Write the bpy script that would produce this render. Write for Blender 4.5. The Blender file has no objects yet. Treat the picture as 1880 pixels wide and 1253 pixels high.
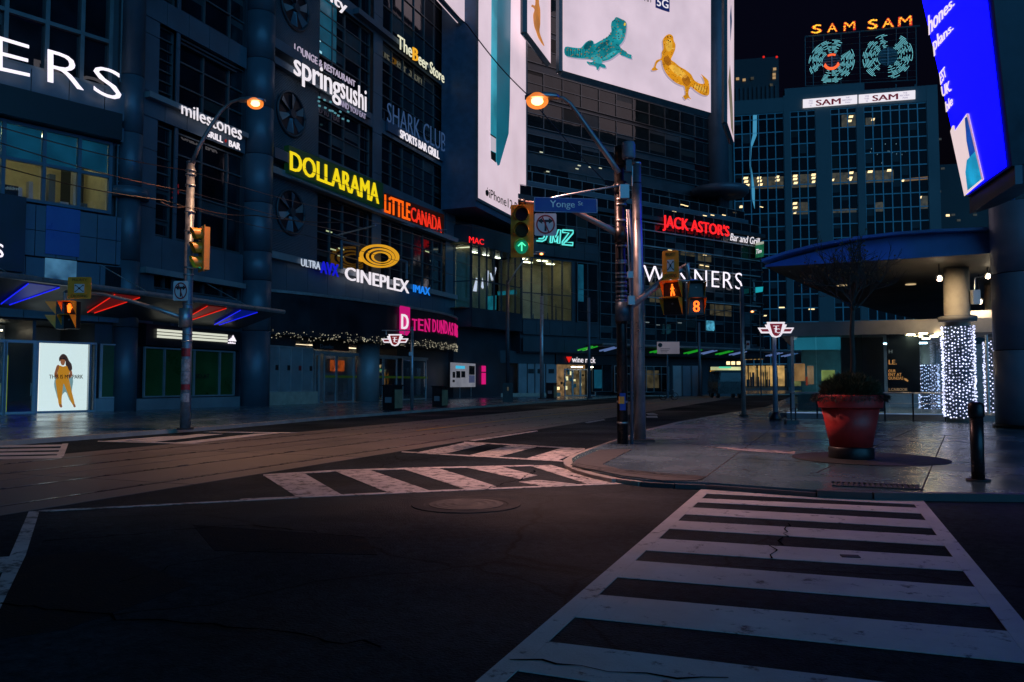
import bpy, bmesh, math, random
from mathutils import Vector, Matrix
R = math.radians
random.seed(7)
S = bpy.context.scene
COL = S.collection

# ------------------------------------------------------------------ camera
FL, CX, CY, HC = 1466.0, 940.0, 626.5, 1.6          # focal length in photo pixels, centre, eye height
PT = math.atan(77.5 / FL)
YW = math.atan(575 / FL * math.cos(PT))
FW = Vector((-math.sin(YW) * math.cos(PT), math.cos(YW) * math.cos(PT), math.sin(PT)))
RT = Vector((math.cos(YW), math.sin(YW), 0))
UP = RT.cross(FW)
CAM0 = Vector((0, 0, HC))
cd = bpy.data.cameras.new("camera")
cam = bpy.data.objects.new("camera", cd)
COL.objects.link(cam)
cd.sensor_width = 36.0
cd.lens = 36.0 * FL / 1880.0
cd.clip_start, cd.clip_end = 0.05, 3000
cam.matrix_world = Matrix.Translation(CAM0) @ Matrix((RT, UP, -FW)).transposed().to_4x4()
S.camera = cam

# ------------------------------------------------------------------ world, night sky and faint city glow
SUN_EL, SUN_AZ = R(24), R(150)
W = bpy.data.worlds.new("World"); S.world = W; W.use_nodes = True
nt = W.node_tree; nt.nodes.clear()
sky = nt.nodes.new("ShaderNodeTexSky"); sky.sky_type = 'NISHITA'; sky.sun_disc = False
sky.sun_elevation = R(-3.4); sky.sun_rotation = R(200); sky.air_density = 1.0; sky.ozone_density = 3.0
bg = nt.nodes.new("ShaderNodeBackground"); bg.inputs[1].default_value = 0.15
ow = nt.nodes.new("ShaderNodeOutputWorld")
nt.links.new(sky.outputs[0], bg.inputs[0]); nt.links.new(bg.outputs[0], ow.inputs[0])
sl = bpy.data.lights.new("city_glow_sun", 'SUN'); sl.energy = 1.15; sl.angle = R(70); sl.color = (0.10, 0.50, 1.0)
so = bpy.data.objects.new("city_glow_sun", sl); COL.objects.link(so)
so.rotation_euler = Vector((-0.76, 0.60, -0.13)).to_track_quat('-Z', 'Y').to_euler()

S.view_settings.view_transform = 'Standard'; S.view_settings.look = 'None'
S.view_settings.exposure = 0; S.view_settings.gamma = 1; S.view_settings.use_curve_mapping = False
S.cycles.use_denoising = True
S.cycles.max_bounces = 6; S.cycles.transparent_max_bounces = 8
S.cycles.diffuse_bounces = 2; S.cycles.glossy_bounces = 3; S.cycles.caustics_reflective = False
S.cycles.sample_clamp_indirect = 3.0

# ------------------------------------------------------------------ measuring helpers
def ray(u, v): return FW + RT * ((u - CX) / FL) + UP * ((CY - v) / FL)
def at(u, v, dep): return CAM0 + ray(u, v) * dep
def gnd(u, v, z=0.0):
    d = ray(u, v); t = (z - HC) / d.z
    p = CAM0 + d * t; p.z = z
    return p
def dvp(u):
    d = ray(u, 704); d.z = 0
    return d.normalized()
def dep_of(p): return (Vector(p) - CAM0).dot(FW)

class PL:
    """upright plane through o along d; n faces the viewer"""
    def __init__(s, o, d, flip=False):
        s.o = Vector((o[0], o[1], 0)); s.d = Vector((d[0], d[1], 0)).normalized()
        s.n = s.d.cross(Vector((0, 0, 1)))
        if flip: s.n = -s.n
    def P(s, a, z, out=0.0): return s.o + s.d * a + s.n * out + Vector((0, 0, z))
    def off(s, out):
        q = PL(s.o + s.n * out, s.d); q.n = s.n.copy(); return q
    def hit(s, u, v, out=0.0):
        r = ray(u, v); o = s.o + s.n * out
        det = s.d.x * (-r.y) + r.x * s.d.y
        a = (o.x * r.y - r.x * o.y) / det
        t = (-s.d.x * o.y + s.d.y * o.x) / det
        return a, HC + t * r.z
    def s(s_, u, v=704, out=0.0): return s_.hit(u, v, out)[0]
    def z(s_, u, v, out=0.0): return s_.hit(u, v, out)[1]

# ------------------------------------------------------------------ mesh builder
class MB:
    def __init__(s): s.v = []; s.f = []
    def add(s, vs, fs):
        b = len(s.v); s.v += [tuple(p) for p in vs]; s.f += [tuple(i + b for i in f) for f in fs]; return s
    def hexa(s, p):  # 8 points: bottom 4, top 4
        return s.add(p, [(3, 2, 1, 0), (4, 5, 6, 7), (0, 1, 5, 4), (1, 2, 6, 5), (2, 3, 7, 6), (3, 0, 4, 7)])
    def slab(s, pl, s0, s1, z0, z1, o0, o1):
        return s.hexa([pl.P(s0, z0, o1), pl.P(s1, z0, o1), pl.P(s1, z0, o0), pl.P(s0, z0, o0),
                       pl.P(s0, z1, o1), pl.P(s1, z1, o1), pl.P(s1, z1, o0), pl.P(s0, z1, o0)])
    def box(s, c, sx, sy, sz, ax=None):
        c = Vector(c); X = Vector(ax) if ax else Vector((1, 0, 0)); X.z = 0; X.normalize()
        Y = Vector((-X.y, X.x, 0)); Z = Vector((0, 0, 1))
        q = []
        for k in (-.5, .5):
            for i, j in ((-.5, -.5), (.5, -.5), (.5, .5), (-.5, .5)): q.append(c + X * sx * i + Y * sy * j + Z * sz * k)
        return s.hexa(q)
    def obox(s, c, X, Y, Z):  # half-axis vectors
        c = Vector(c); q = []
        for k in (-1, 1):
            for i, j in ((-1, -1), (1, -1), (1, 1), (-1, 1)): q.append(c + X * i + Y * j + Z * k)
        return s.hexa(q)
    def prism(s, pts, t):
        n = len(pts); t = Vector(t); a = [Vector(p) for p in pts]
        s.add(a + [p + t for p in a], [tuple(range(n))[::-1], tuple(range(n, 2 * n))] + [(i, (i + 1) % n, (i + 1) % n + n, i + n) for i in range(n)])
        return s
    def sheet(s, pts): return s.add(pts, [tuple(range(len(pts)))])
    def cyl(s, p0, p1, r0, r1=None, n=16, cap=True):
        r1 = r0 if r1 is None else r1
        p0 = Vector(p0); p1 = Vector(p1); d = (p1 - p0).normalized()
        h = Vector((0, 0, 1)) if abs(d.z) < .9 else Vector((1, 0, 0))
        x = d.cross(h).normalized(); y = d.cross(x)
        b = len(s.v)
        for p, r in ((p0, r0), (p1, r1)):
            for i in range(n):
                a = 2 * math.pi * i / n; s.v.append(tuple(p + (x * math.cos(a) + y * math.sin(a)) * r))
        for i in range(n):
            j = (i + 1) % n; s.f.append((b + i, b + j, b + n + j, b + n + i))
        if cap:
            s.f.append(tuple(b + i for i in range(n))[::-1]); s.f.append(tuple(b + n + i for i in range(n)))
        return s
    def tube(s, pts, r, n=8, cap=True):
        pts = [Vector(p) for p in pts]; m = len(pts)
        rr = r if isinstance(r, (list, tuple)) else [r] * m
        b = len(s.v); prev = None
        for i, p in enumerate(pts):
            d = (pts[min(i + 1, m - 1)] - pts[max(i - 1, 0)]).normalized()
            if prev is None:
                h = Vector((0, 0, 1)) if abs(d.z) < .9 else Vector((1, 0, 0))
                x = d.cross(h).normalized()
            else: x = (prev - d * prev.dot(d)).normalized()
            prev = x; y = d.cross(x)
            for k in range(n):
                a = 2 * math.pi * k / n; s.v.append(tuple(p + (x * math.cos(a) + y * math.sin(a)) * rr[i]))
        for i in range(m - 1):
            for k in range(n):
                k2 = (k + 1) % n; s.f.append((b + i * n + k, b + i * n + k2, b + (i + 1) * n + k2, b + (i + 1) * n + k))
        if cap:
            s.f.append(tuple(b + k for k in range(n))[::-1]); s.f.append(tuple(b + (m - 1) * n + k for k in range(n)))
        return s
    def lathe(s, c, prof, n=40, cap=True):
        c = Vector(c); b = len(s.v); m = len(prof)
        for r, z in prof:
            for k in range(n):
                a = 2 * math.pi * k / n; s.v.append((c.x + r * math.cos(a), c.y + r * math.sin(a), c.z + z))
        for i in range(m - 1):
            for k in range(n):
                k2 = (k + 1) % n; s.f.append((b + i * n + k, b + i * n + k2, b + (i + 1) * n + k2, b + (i + 1) * n + k))
        if cap:
            s.f.append(tuple(b + k for k in range(n))[::-1]); s.f.append(tuple(b + (m - 1) * n + k for k in range(n)))
        return s
    def ball(s, c, r, n=10, sc=(1, 1, 1)):
        pr = [(max(1e-4, math.sin(math.pi * i / n)) * r, -math.cos(math.pi * i / n) * r * sc[2]) for i in range(n + 1)]
        return s.lathe(c, pr, n=max(8, n + 2))
    def bead(s, c, r):
        c = Vector(c)
        q = [c + Vector(d) * r for d in ((1, 0, 0), (0, 1, 0), (-1, 0, 0), (0, -1, 0), (0, 0, 1), (0, 0, -1))]
        return s.add(q, [(0, 1, 4), (1, 2, 4), (2, 3, 4), (3, 0, 4), (1, 0, 5), (2, 1, 5), (3, 2, 5), (0, 3, 5)])
    def grid(s, pl, s0, s1, z0, z1, ns, nz, o, w=.06, dpt=.08, edge=True):
        """glazing bars: ns columns, nz rows (or lists of positions 0..1)"""
        cs = [i / ns for i in range(ns + 1)] if isinstance(ns, int) else ns
        rs = [i / nz for i in range(nz + 1)] if isinstance(nz, int) else nz
        for c in cs:
            x = s0 + (s1 - s0) * c; s.slab(pl, x - w / 2, x + w / 2, z0, z1, o, o + dpt)
        for r in rs:
            z = z0 + (z1 - z0) * r; s.slab(pl, s0 - w / 2 + .003, s1 + w / 2 - .003, z - w / 2, z + w / 2, o, o + dpt - .012)
        return s
    def panels(s, pl, s0, s1, z0, z1, ns, nz, o=0.0, t=.05, gap=.035):
        for i in range(ns):
            for j in range(nz):
                a0 = s0 + (s1 - s0) * i / ns + gap / 2; a1 = s0 + (s1 - s0) * (i + 1) / ns - gap / 2
                b0 = z0 + (z1 - z0) * j / nz + gap / 2; b1 = z0 + (z1 - z0) * (j + 1) / nz - gap / 2
                s.slab(pl, a0, a1, b0, b1, o - .02, o + t)
        return s
    def build(s, name, m, parent=None, smooth=False, **tags):
        me = bpy.data.meshes.new(name); me.from_pydata(s.v, [], s.f); me.update()
        bm = bmesh.new(); bm.from_mesh(me); bmesh.ops.recalc_face_normals(bm, faces=bm.faces); bm.to_mesh(me); bm.free()
        o = bpy.data.objects.new(name, me); COL.objects.link(o); me.materials.append(m)
        if smooth:
            for p in me.polygons: p.use_smooth = len(p.vertices) <= 4
            if smooth == 2:
                for p in me.polygons: p.use_smooth = True
        if parent is not None:
            o.parent = parent; o.matrix_parent_inverse = Matrix.Translation(-parent_loc(parent))
        for k, val in tags.items(): o[k] = val
        return o

LOCS = {}
def parent_loc(p):
    return LOCS.get(p.name, Vector((0, 0, 0)))
def thing(name, label, cat, loc=(0, 0, 0), group=None):
    o = bpy.data.objects.new(name, None); COL.objects.link(o); o.location = Vector(loc); o.empty_display_size = .2
    LOCS[o.name] = Vector(loc)
    o["label"] = label; o["category"] = cat
    if group: o["group"] = group
    return o
def solo(mb, name, m, label, cat, group=None, smooth=False):
    o = mb.build(name, m, None, smooth); o["label"] = label; o["category"] = cat
    if group: o["group"] = group
    return o
def struct(mb, name, m, smooth=False): return mb.build(name, m, None, smooth, kind="structure")

# ------------------------------------------------------------------ lettering
_tc = {}
def text2d(txt, bold=0.0, shear=0.0, space=1.0, res=3, split=False):
    key = (txt, bold, shear, space, res)
    if key in _tc: return _tc[key]
    c = bpy.data.curves.new("lettering", 'FONT'); c.body = txt; c.size = 1; c.resolution_u = res
    c.extrude = .5; c.offset = min(bold, 0.0); c.shear = shear; c.space_character = space
    o = bpy.data.objects.new("lettering", c); COL.objects.link(o)
    me = bpy.data.meshes.new_from_object(o)
    vs = [v.co.copy() for v in me.vertices]; fs = [tuple(p.vertices) for p in me.polygons]
    bpy.data.objects.remove(o); bpy.data.meshes.remove(me); bpy.data.curves.remove(c)
    if bold > .004:      # heavier strokes: shifted copies, each a touch prouder
        n0 = len(vs); base = list(vs); bf = list(fs)
        for q, dz in ((-1, 1.03), (1, 1.06), (-.5, 1.09), (.5, 1.12)):
            b0 = len(vs); vs += [Vector((v.x + q * bold * .8, v.y, v.z * dz)) for v in base]; fs += [tuple(i + b0 for i in f) for f in bf]
    x0 = min(v.x for v in vs); x1 = max(v.x for v in vs); y0 = min(v.y for v in vs); y1 = max(v.y for v in vs)
    vs = [((v.x - x0) / (x1 - x0), (v.y - y0) / (y1 - y0), v.z) for v in vs]
    _tc[key] = (vs, fs, (x1 - x0) / (y1 - y0)); return _tc[key]
def lay_text(mb, txt, fn, depth=.05, **k):
    """fn(x, y) -> (point, normal)"""
    vs, fs, _ = text2d(txt, **k); q = []
    for x, y, z in vs:
        p, n = fn(x, y); q.append(p + n * (depth * (z + .5)))
    mb.add(q, fs); return mb
def px_text(mb, txt, pl, tl, tr, br, bl, out=.1, depth=.06, **k):
    c = [pl.hit(*q, out=out) for q in (tl, tr, br, bl)]
    def fn(x, y):
        a = [(c[3][i] * (1 - x) + c[2][i] * x) * (1 - y) + (c[0][i] * (1 - x) + c[1][i] * x) * y for i in (0, 1)]
        return pl.P(a[0], a[1], out), pl.n
    if k.get('bold', 0) > 0: k['bold'] *= .7
    return lay_text(mb, txt, fn, min(depth, .03 + depth * .2), **k)
def sz_text(mb, txt, pl, s0, s1, z0, z1, out=.1, depth=.04, **k):
    return lay_text(mb, txt, lambda x, y: (pl.P(s0 + (s1 - s0) * x, z0 + (z1 - z0) * y, out), pl.n), depth, **k)
def px_poly(mb, pl, pts, out=.1, t=.05):
    a = []
    for u, v in pts:
        s_, z_ = pl.hit(u, v, out); a.append(pl.P(s_, z_, out))
    return mb.prism(a, pl.n * t)
def zoomed(pts, sc, ox, oy): return [(x / sc + ox, y / sc + oy) for x, y in pts]
def smooth_poly(pts, k=3):
    out = []; n = len(pts)
    for i in range(n):
        p0, p1, p2, p3 = (Vector((*pts[(i + j) % n], 0)) for j in (-1, 0, 1, 2))
        for t in range(k):
            t_ = t / k
            q = .5 * ((2 * p1) + (p2 - p0) * t_ + (2 * p0 - 5 * p1 + 4 * p2 - p3) * t_ ** 2 + (3 * p1 - p0 - 3 * p2 + p3) * t_ ** 3)
            out.append((q.x, q.y))
    return out

# ------------------------------------------------------------------ materials
def lin(r, g, b): return tuple(((c / 255) / 12.92 if c / 255 <= .04045 else ((c / 255 + .055) / 1.055) ** 2.4) for c in (r, g, b))
def mat(name, col, rough=.6, metal=0.0, noise=.25, scale=1.5, bump=0.0, bscale=30, spec=.5, rvar=.12):
    m = bpy.data.materials.new(name); m.use_nodes = True; t = m.node_tree; N = t.nodes; L = t.links
    b = N["Principled BSDF"]; b.inputs["Roughness"].default_value = rough; b.inputs["Metallic"].default_value = metal
    b.inputs["Specular IOR Level"].default_value = spec
    tc = N.new("ShaderNodeTexCoord")
    no = N.new("ShaderNodeTexNoise"); no.inputs["Scale"].default_value = scale; no.inputs["Detail"].default_value = 6; no.inputs["Roughness"].default_value = .65
    L.new(tc.outputs["Object"], no.inputs["Vector"])
    rp = N.new("ShaderNodeMix"); rp.data_type = 'RGBA'
    rp.inputs["A"].default_value = (*[c * (1 - noise) for c in col], 1); rp.inputs["B"].default_value = (*[min(1, c * (1 + noise)) for c in col], 1)
    cr = N.new("ShaderNodeMapRange"); cr.inputs[1].default_value = .3; cr.inputs[2].default_value = .7
    L.new(no.outputs[0], cr.inputs[0]); L.new(cr.outputs[0], rp.inputs["Factor"]); L.new(rp.outputs["Result"], b.inputs["Base Color"])
    r2 = N.new("ShaderNodeMapRange"); r2.inputs[1].default_value = .3; r2.inputs[2].default_value = .7
    r2.inputs[3].default_value = max(.02, rough - rvar); r2.inputs[4].default_value = min(1, rough + rvar)
    L.new(no.outputs[0], r2.inputs[0]); L.new(r2.outputs[0], b.inputs["Roughness"])
    if bump:
        n2 = N.new("ShaderNodeTexNoise"); n2.inputs["Scale"].default_value = bscale; n2.inputs["Detail"].default_value = 4
        L.new(tc.outputs["Object"], n2.inputs["Vector"])
        bp = N.new("ShaderNodeBump"); bp.inputs["Strength"].default_value = bump; bp.inputs["Distance"].default_value = .02
        L.new(n2.outputs[0], bp.inputs["Height"]); L.new(bp.outputs[0], b.inputs["Normal"])
    return m
def emit(name, col, k=1.0, var=0.0, scale=.4):
    m = bpy.data.materials.new(name); m.use_nodes = True; t = m.node_tree; N = t.nodes; L = t.links
    b = N["Principled BSDF"]; b.inputs["Base Color"].default_value = (*[min(.6, c * .5) for c in col], 1); b.inputs["Roughness"].default_value = .35
    b.inputs["Emission Color"].default_value = (*col, 1); b.inputs["Emission Strength"].default_value = k
    if var:
        tc = N.new("ShaderNodeTexCoord"); no = N.new("ShaderNodeTexNoise"); no.inputs["Scale"].default_value = scale; no.inputs["Detail"].default_value = 5
        L.new(tc.outputs["Object"], no.inputs["Vector"])
        mr = N.new("ShaderNodeMapRange"); mr.inputs[1].default_value = .3; mr.inputs[2].default_value = .7; mr.inputs[3].default_value = k * (1 - var); mr.inputs[4].default_value = k * (1 + var)
        L.new(no.outputs[0], mr.inputs[0]); L.new(mr.outputs[0], b.inputs["Emission Strength"])
    return m
def glass(name, tint=(.8, .9, .95), refl=.12, rough=.03):
    m = bpy.data.materials.new(name); m.use_nodes = True; t = m.node_tree; N = t.nodes; L = t.links; N.clear()
    o = N.new("ShaderNodeOutputMaterial"); mx = N.new("ShaderNodeMixShader"); tr = N.new("ShaderNodeBsdfTransparent"); gl = N.new("ShaderNodeBsdfGlossy")
    tr.inputs[0].default_value = (*tint, 1); gl.inputs["Roughness"].default_value = rough
    lw = N.new("ShaderNodeLayerWeight"); lw.inputs[0].default_value = .25
    mr = N.new("ShaderNodeMapRange"); mr.inputs[3].default_value = refl * .5; mr.inputs[4].default_value = min(1, refl * 4)
    L.new(lw.outputs["Facing"], mr.inputs[0]); L.new(mr.outputs[0], mx.inputs[0]); L.new(tr.outputs[0], mx.inputs[1]); L.new(gl.outputs[0], mx.inputs[2]); L.new(mx.outputs[0], o.inputs[0])
    return m
def pane_mat(name, col=(.006, .009, .014), rough=.06, wave=.08):
    """dark night-time glazing with slight ripples so that reflections break up"""
    m = mat(name, col, rough, 0, .6, .35, 0, spec=.6, rvar=.03)
    t = m.node_tree; N = t.nodes; L = t.links; b = N["Principled BSDF"]
    n2 = N.new("ShaderNodeTexNoise"); n2.inputs["Scale"].default_value = .6; tc = N["Texture Coordinate"]
    L.new(tc.outputs["Object"], n2.inputs["Vector"])
    bp = N.new("ShaderNodeBump"); bp.inputs["Strength"].default_value = wave; bp.inputs["Distance"].default_value = .15
    L.new(n2.outputs[0], bp.inputs["Height"]); L.new(bp.outputs[0], b.inputs["Normal"])
    return m
def asphalt_mat():
    m = mat("wet_asphalt", (.014, .021, .026), .6, 0, .55, .5, 1.0, 45, .06)
    t = m.node_tree; N = t.nodes; L = t.links; b = N["Principled BSDF"]; tc = N["Texture Coordinate"]
    # damp, glossier patches
    big = N.new("ShaderNodeTexNoise"); big.inputs["Scale"].default_value = .16; big.inputs["Detail"].default_value = 7
    L.new(tc.outputs["Object"], big.inputs["Vector"])
    mr = N.new("ShaderNodeMapRange"); mr.inputs[1].default_value = .38; mr.inputs[2].default_value = .62; mr.inputs[3].default_value = .42; mr.inputs[4].default_value = .9
    L.new(big.outputs[0], mr.inputs[0]); L.new(mr.outputs[0], b.inputs["Roughness"])
    # cracks and speckled aggregate
    nz = N.new("ShaderNodeTexNoise"); nz.inputs["Scale"].default_value = .9; nz.inputs["Detail"].default_value = 5
    mx = N.new("ShaderNodeVectorMath"); mx.operation = 'MULTIPLY_ADD'; mx.inputs[1].default_value = (.9, .9, 0)
    L.new(tc.outputs["Object"], nz.inputs["Vector"]); L.new(nz.outputs["Color"], mx.inputs[0]); L.new(tc.outputs["Object"], mx.inputs[2])
    vo = N.new("ShaderNodeTexVoronoi"); vo.feature = 'DISTANCE_TO_EDGE'; vo.inputs["Scale"].default_value = .22
    L.new(mx.outputs[0], vo.inputs["Vector"])
    cr = N.new("ShaderNodeMapRange"); cr.inputs[1].default_value = .0; cr.inputs[2].default_value = .007; cr.inputs[3].default_value = .15; cr.inputs[4].default_value = 1
    L.new(vo.outputs["Distance"], cr.inputs[0])
    sp = N.new("ShaderNodeTexNoise"); sp.inputs["Scale"].default_value = 9; sp.inputs["Detail"].default_value = 10; sp.inputs["Roughness"].default_value = .85
    L.new(tc.outputs["Object"], sp.inputs["Vector"])
    sr = N.new("ShaderNodeMapRange"); sr.inputs[1].default_value = .35; sr.inputs[2].default_value = .7; sr.inputs[3].default_value = .25; sr.inputs[4].default_value = 2.6
    L.new(sp.outputs[0], sr.inputs[0])
    mu = N.new("ShaderNodeMath"); mu.operation = 'MULTIPLY'; L.new(cr.outputs[0], mu.inputs[0]); L.new(sr.outputs[0], mu.inputs[1])
    old = b.inputs["Base Color"].links[0].from_socket
    vm = N.new("ShaderNodeVectorMath"); vm.operation = 'SCALE'; L.new(old, vm.inputs[0]); L.new(mu.outputs[0], vm.inputs["Scale"]); L.new(vm.outputs[0], b.inputs["Base Color"])
    return m
def paint_mat(name, col, wear=.45):
    """road paint, scuffed through to the asphalt"""
    m = mat(name, col, .55, 0, .22, 1.2, .3, 60)
    t = m.node_tree; N = t.nodes; L = t.links; b = N["Principled BSDF"]; tc = N["Texture Coordinate"]
    n1 = N.new("ShaderNodeTexNoise"); n1.inputs["Scale"].default_value = 4.5; n1.inputs["Detail"].default_value = 12; n1.inputs["Roughness"].default_value = .75
    L.new(tc.outputs["Object"], n1.inputs["Vector"])
    mr = N.new("ShaderNodeMapRange"); mr.inputs[1].default_value = wear + .16; mr.inputs[2].default_value = wear + .24
    L.new(n1.outputs[0], mr.inputs[0])
    old = b.inputs["Base Color"].links[0].from_socket
    mx = N.new("ShaderNodeMix"); mx.data_type = 'RGBA'; L.new(mr.outputs[0], mx.inputs["Factor"]); L.new(old, mx.inputs["A"]); mx.inputs["B"].default_value = (.05, .05, .052, 1)
    L.new(mx.outputs["Result"], b.inputs["Base Color"])
    return m
def siding_mat(name, col, freq=9.0):
    """panel wall with close horizontal ribs"""
    m = mat(name, col, .5, .2, .2, .8)
    t = m.node_tree; N = t.nodes; L = t.links; b = N["Principled BSDF"]; tc = N["Texture Coordinate"]
    w = N.new("ShaderNodeTexWave"); w.bands_direction = 'Z'; w.inputs["Scale"].default_value = freq * .31
    L.new(tc.outputs["Object"], w.inputs["Vector"])
    bp = N.new("ShaderNodeBump"); bp.inputs["Strength"].default_value = .9; bp.inputs["Distance"].default_value = .06
    L.new(w.outputs[0], bp.inputs["Height"]); L.new(bp.outputs[0], b.inputs["Normal"])
    return m

def lamp_bowl():
    m = bpy.data.materials.new("lamp_bowl"); m.use_nodes = True; t = m.node_tree; N = t.nodes; L = t.links; N.clear()
    o = N.new("ShaderNodeOutputMaterial"); a = N.new("ShaderNodeAddShader"); tr = N.new("ShaderNodeBsdfTransparent"); e = N.new("ShaderNodeEmission")
    tr.inputs[0].default_value = (.9, .8, .7, 1); e.inputs[0].default_value = (1, .25, .03, 1); e.inputs[1].default_value = .6
    L.new(tr.outputs[0], a.inputs[0]); L.new(e.outputs[0], a.inputs[1]); L.new(a.outputs[0], o.inputs[0]); return m
M = dict(
    bowl=lamp_bowl(),
    asphalt=asphalt_mat(),
    concrete_road=mat("track_concrete", (.15, .125, .11), .5, 0, .35, .45, .35, 50),
    steel_rail=mat("rail_steel", (.10, .08, .07), .3, .8, .3, 3),
    sidewalk=mat("damp_paving", (.085, .145, .18), .24, 0, .35, .35, .12, 40, spec=.6, rvar=.16),
    kerb=mat("kerb_concrete", (.34, .31, .27), .6, 0, .3, 1.2, .3, 40),
    paint=paint_mat("road_paint", (.56, .52, .51), .41),
    worn=paint_mat("worn_road_paint", (.56, .50, .47), .34),
    yellow_line=paint_mat("yellow_road_paint", (.55, .30, .03), .40),
    tactile=mat("tactile_plate", (.035, .04, .042), .75, 0, .3, 4),
    iron=mat("cast_iron", (.035, .035, .036), .7, .2, .4, 6, .2, 60),
    panel=mat("blue_grey_cladding", (.085, .125, .165), .45, .25, .22, .35),
    panel_dark=mat("dark_cladding", (.034, .048, .062), .45, .2, .3, .4),
    panel_light=mat("pale_cladding", (.24, .26, .28), .45, .2, .2, .5),
    panel_blue=mat("blue_cladding", (.04, .11, .32), .35, .1, .15, .6),
    fascia=mat("black_fascia", (.010, .012, .018), .4, .1, .3, .5),
    siding=siding_mat("ribbed_siding", (.085, .12, .155)),
    frame=mat("window_frame_metal", (.12, .14, .155), .4, .5, .2, 1),
    frame_pale=mat("pale_aluminium", (.42, .43, .45), .4, .5, .2, 1),
    pane=pane_mat("dark_glazing"),
    pane_b=pane_mat("dark_glazing_cool", (.008, .016, .020), .05),
    pane_t=mat("tower_glazing", (.004, .010, .016), .25, 0, .5, .2, spec=.08),
    kerb_dark=mat("dark_granite_kerb", (.05, .05, .055), .5, 0, .3, 2),
    clear=glass("clear_glass"),
    teal_glass=glass("teal_glass", (.62, .84, .86), .15),
    beige=mat("beige_stone", (.42, .36, .29), .6, 0, .2, 2),
    fan=mat("fan_metal", (.055, .065, .08), .5, .4, .3, 1),
    steel=mat("galvanised_steel", (.42, .43, .45), .38, .75, .25, 3),
    steel_dark=mat("blackened_steel", (.03, .03, .034), .35, .6, .4, 4),
    black=mat("black_plastic", (.012, .012, .014), .4, 0, .2, 4),
    yellow=mat("signal_yellow", (.85, .30, .02), .4, 0, .12, 4),
    sign_yellow=mat("sign_yellow", (.80, .28, .02), .45, 0, .15, 4),
    white=mat("sign_white", (.62, .61, .62), .45, 0, .1, 4),
    sign_red=mat("sign_red", (.30, .015, .02), .45, 0, .1, 4),
    sign_blue=mat("sign_blue", (.012, .03, .30), .4, 0, .1, 3),
    ink=mat("sign_ink", (.01, .01, .012), .5, 0, .1, 4),
    terracotta=mat("red_planter", (.60, .028, .026), .5, 0, .25, 1.6, .15, 30),
    leaf=mat("shrub_leaf", (.035, .06, .03), .55, 0, .5, 5),
    bark=mat("bark", (.05, .042, .038), .8, 0, .4, 8, .5, 40),
    canopy=mat("canopy_metal", (.16, .34, .66), .45, .25, .2, .4),
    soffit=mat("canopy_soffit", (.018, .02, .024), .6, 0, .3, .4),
    concrete=mat("column_concrete", (.36, .33, .28), .65, 0, .22, 1.5, .25, 30),
    concrete_grey=mat("grey_concrete", (.22, .22, .225), .6, 0, .22, .8, .2, 30),
    room=mat("lit_room_wall", (.52, .44, .24), .8, 0, .25, .8),
    room_grey=mat("room_wall_grey", (.34, .36, .38), .8, 0, .3, .8),
    tower=mat("teal_tower_cladding", (.075, .12, .14), .5, .1, .15, .2),
    tower_far=mat("far_tower_wall", (.03, .04, .05), .6, 0, .2, .1),
    wire=mat("cable_black", (.012, .012, .013), .5),
    green_film=mat("green_window_film", (.012, .075, .018), .35, 0, .3, .6),
    frame_teal=mat("teal_mullion", (.16, .36, .44), .5, .2, .2, 1),
    blind=mat("blind_fabric", (.030, .045, .055), .7, 0, .4, 1),
    curtain=mat("curtain_dark", (.016, .020, .020), .8, 0, .5, 2),
    paper=mat("paper", (.32, .29, .30), .7, 0, .6, 9),
    wood=mat("bin_timber", (.30, .23, .13), .6, 0, .3, 3),
    E_white=emit("backlit_white", lin(236, 226, 230), 1.0),
    E_sign=emit("white_sign_light", lin(235, 225, 235), 1.3),
    E_board=emit("backlit_board", lin(220, 196, 206), .92, .10, .25),
    E_strip=emit("ceiling_strip", (1.0, .86, .58), 10.0),
    E_office=emit("office_light", (1.0, .74, .36), 1.6),
    E_tealroom=emit("teal_lit_room", lin(14, 68, 88), .8, .5, .6),
    E_dimroom=emit("dim_lit_room", lin(62, 56, 40), .8, .6, 1.2),
    E_red=emit("red_letters", lin(235, 30, 34), 1.4),
    E_redneon=emit("red_led", lin(235, 36, 24), .9),
    E_yellow=emit("yellow_letters", lin(240, 210, 20), 1.0),
    E_orange=emit("orange_letters", lin(250, 96, 14), 1.1),
    E_amber=emit("amber_letters", lin(240, 170, 40), 1.0),
    E_gold=emit("gold_rings", lin(214, 150, 30), 1.0),
    E_blue=emit("blue_led", (.012, .018, 1.0), .95),
    E_azure=emit("azure_letters", lin(24, 120, 220), 1.1),
    E_green=emit("green_led", lin(30, 220, 40), 1.4),
    E_cyan=emit("cyan_neon", lin(90, 215, 205), 1.2),
    E_neon=emit("pale_teal_neon", lin(120, 205, 215), 1.0),
    E_pink=emit("magenta_letters", lin(206, 22, 110), 1.0),
    E_lamp=emit("sodium_lamp", (1.0, .55, .25), 5.0),
    E_spot=emit("warm_spot", (1.0, .82, .55), 25.0),
    E_bead=emit("fairy_light", lin(215, 220, 255), 1.6, .75, 3.0),
    E_beadw=emit("warm_fairy_light", lin(200, 190, 160), .8, .6, 2.0),
    E_signal=emit("signal_amber", (1.0, .15, .010), 2.3),
    E_siggreen=emit("signal_green", lin(90, 255, 190), 1.2),
    E_lens=emit("green_lens", lin(10, 110, 80), .9),
)

# ================================================================== GROUND
def zg(pts, sc, ox, oy, z): return [gnd(x / sc + ox, y / sc + oy, z) for x, y in pts]
g = MB(); g.sheet([(-600, -300, 0), (600, -300, 0), (600, 900, 0), (-600, 900, 0)]); struct(g, "road", M['asphalt'])
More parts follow.
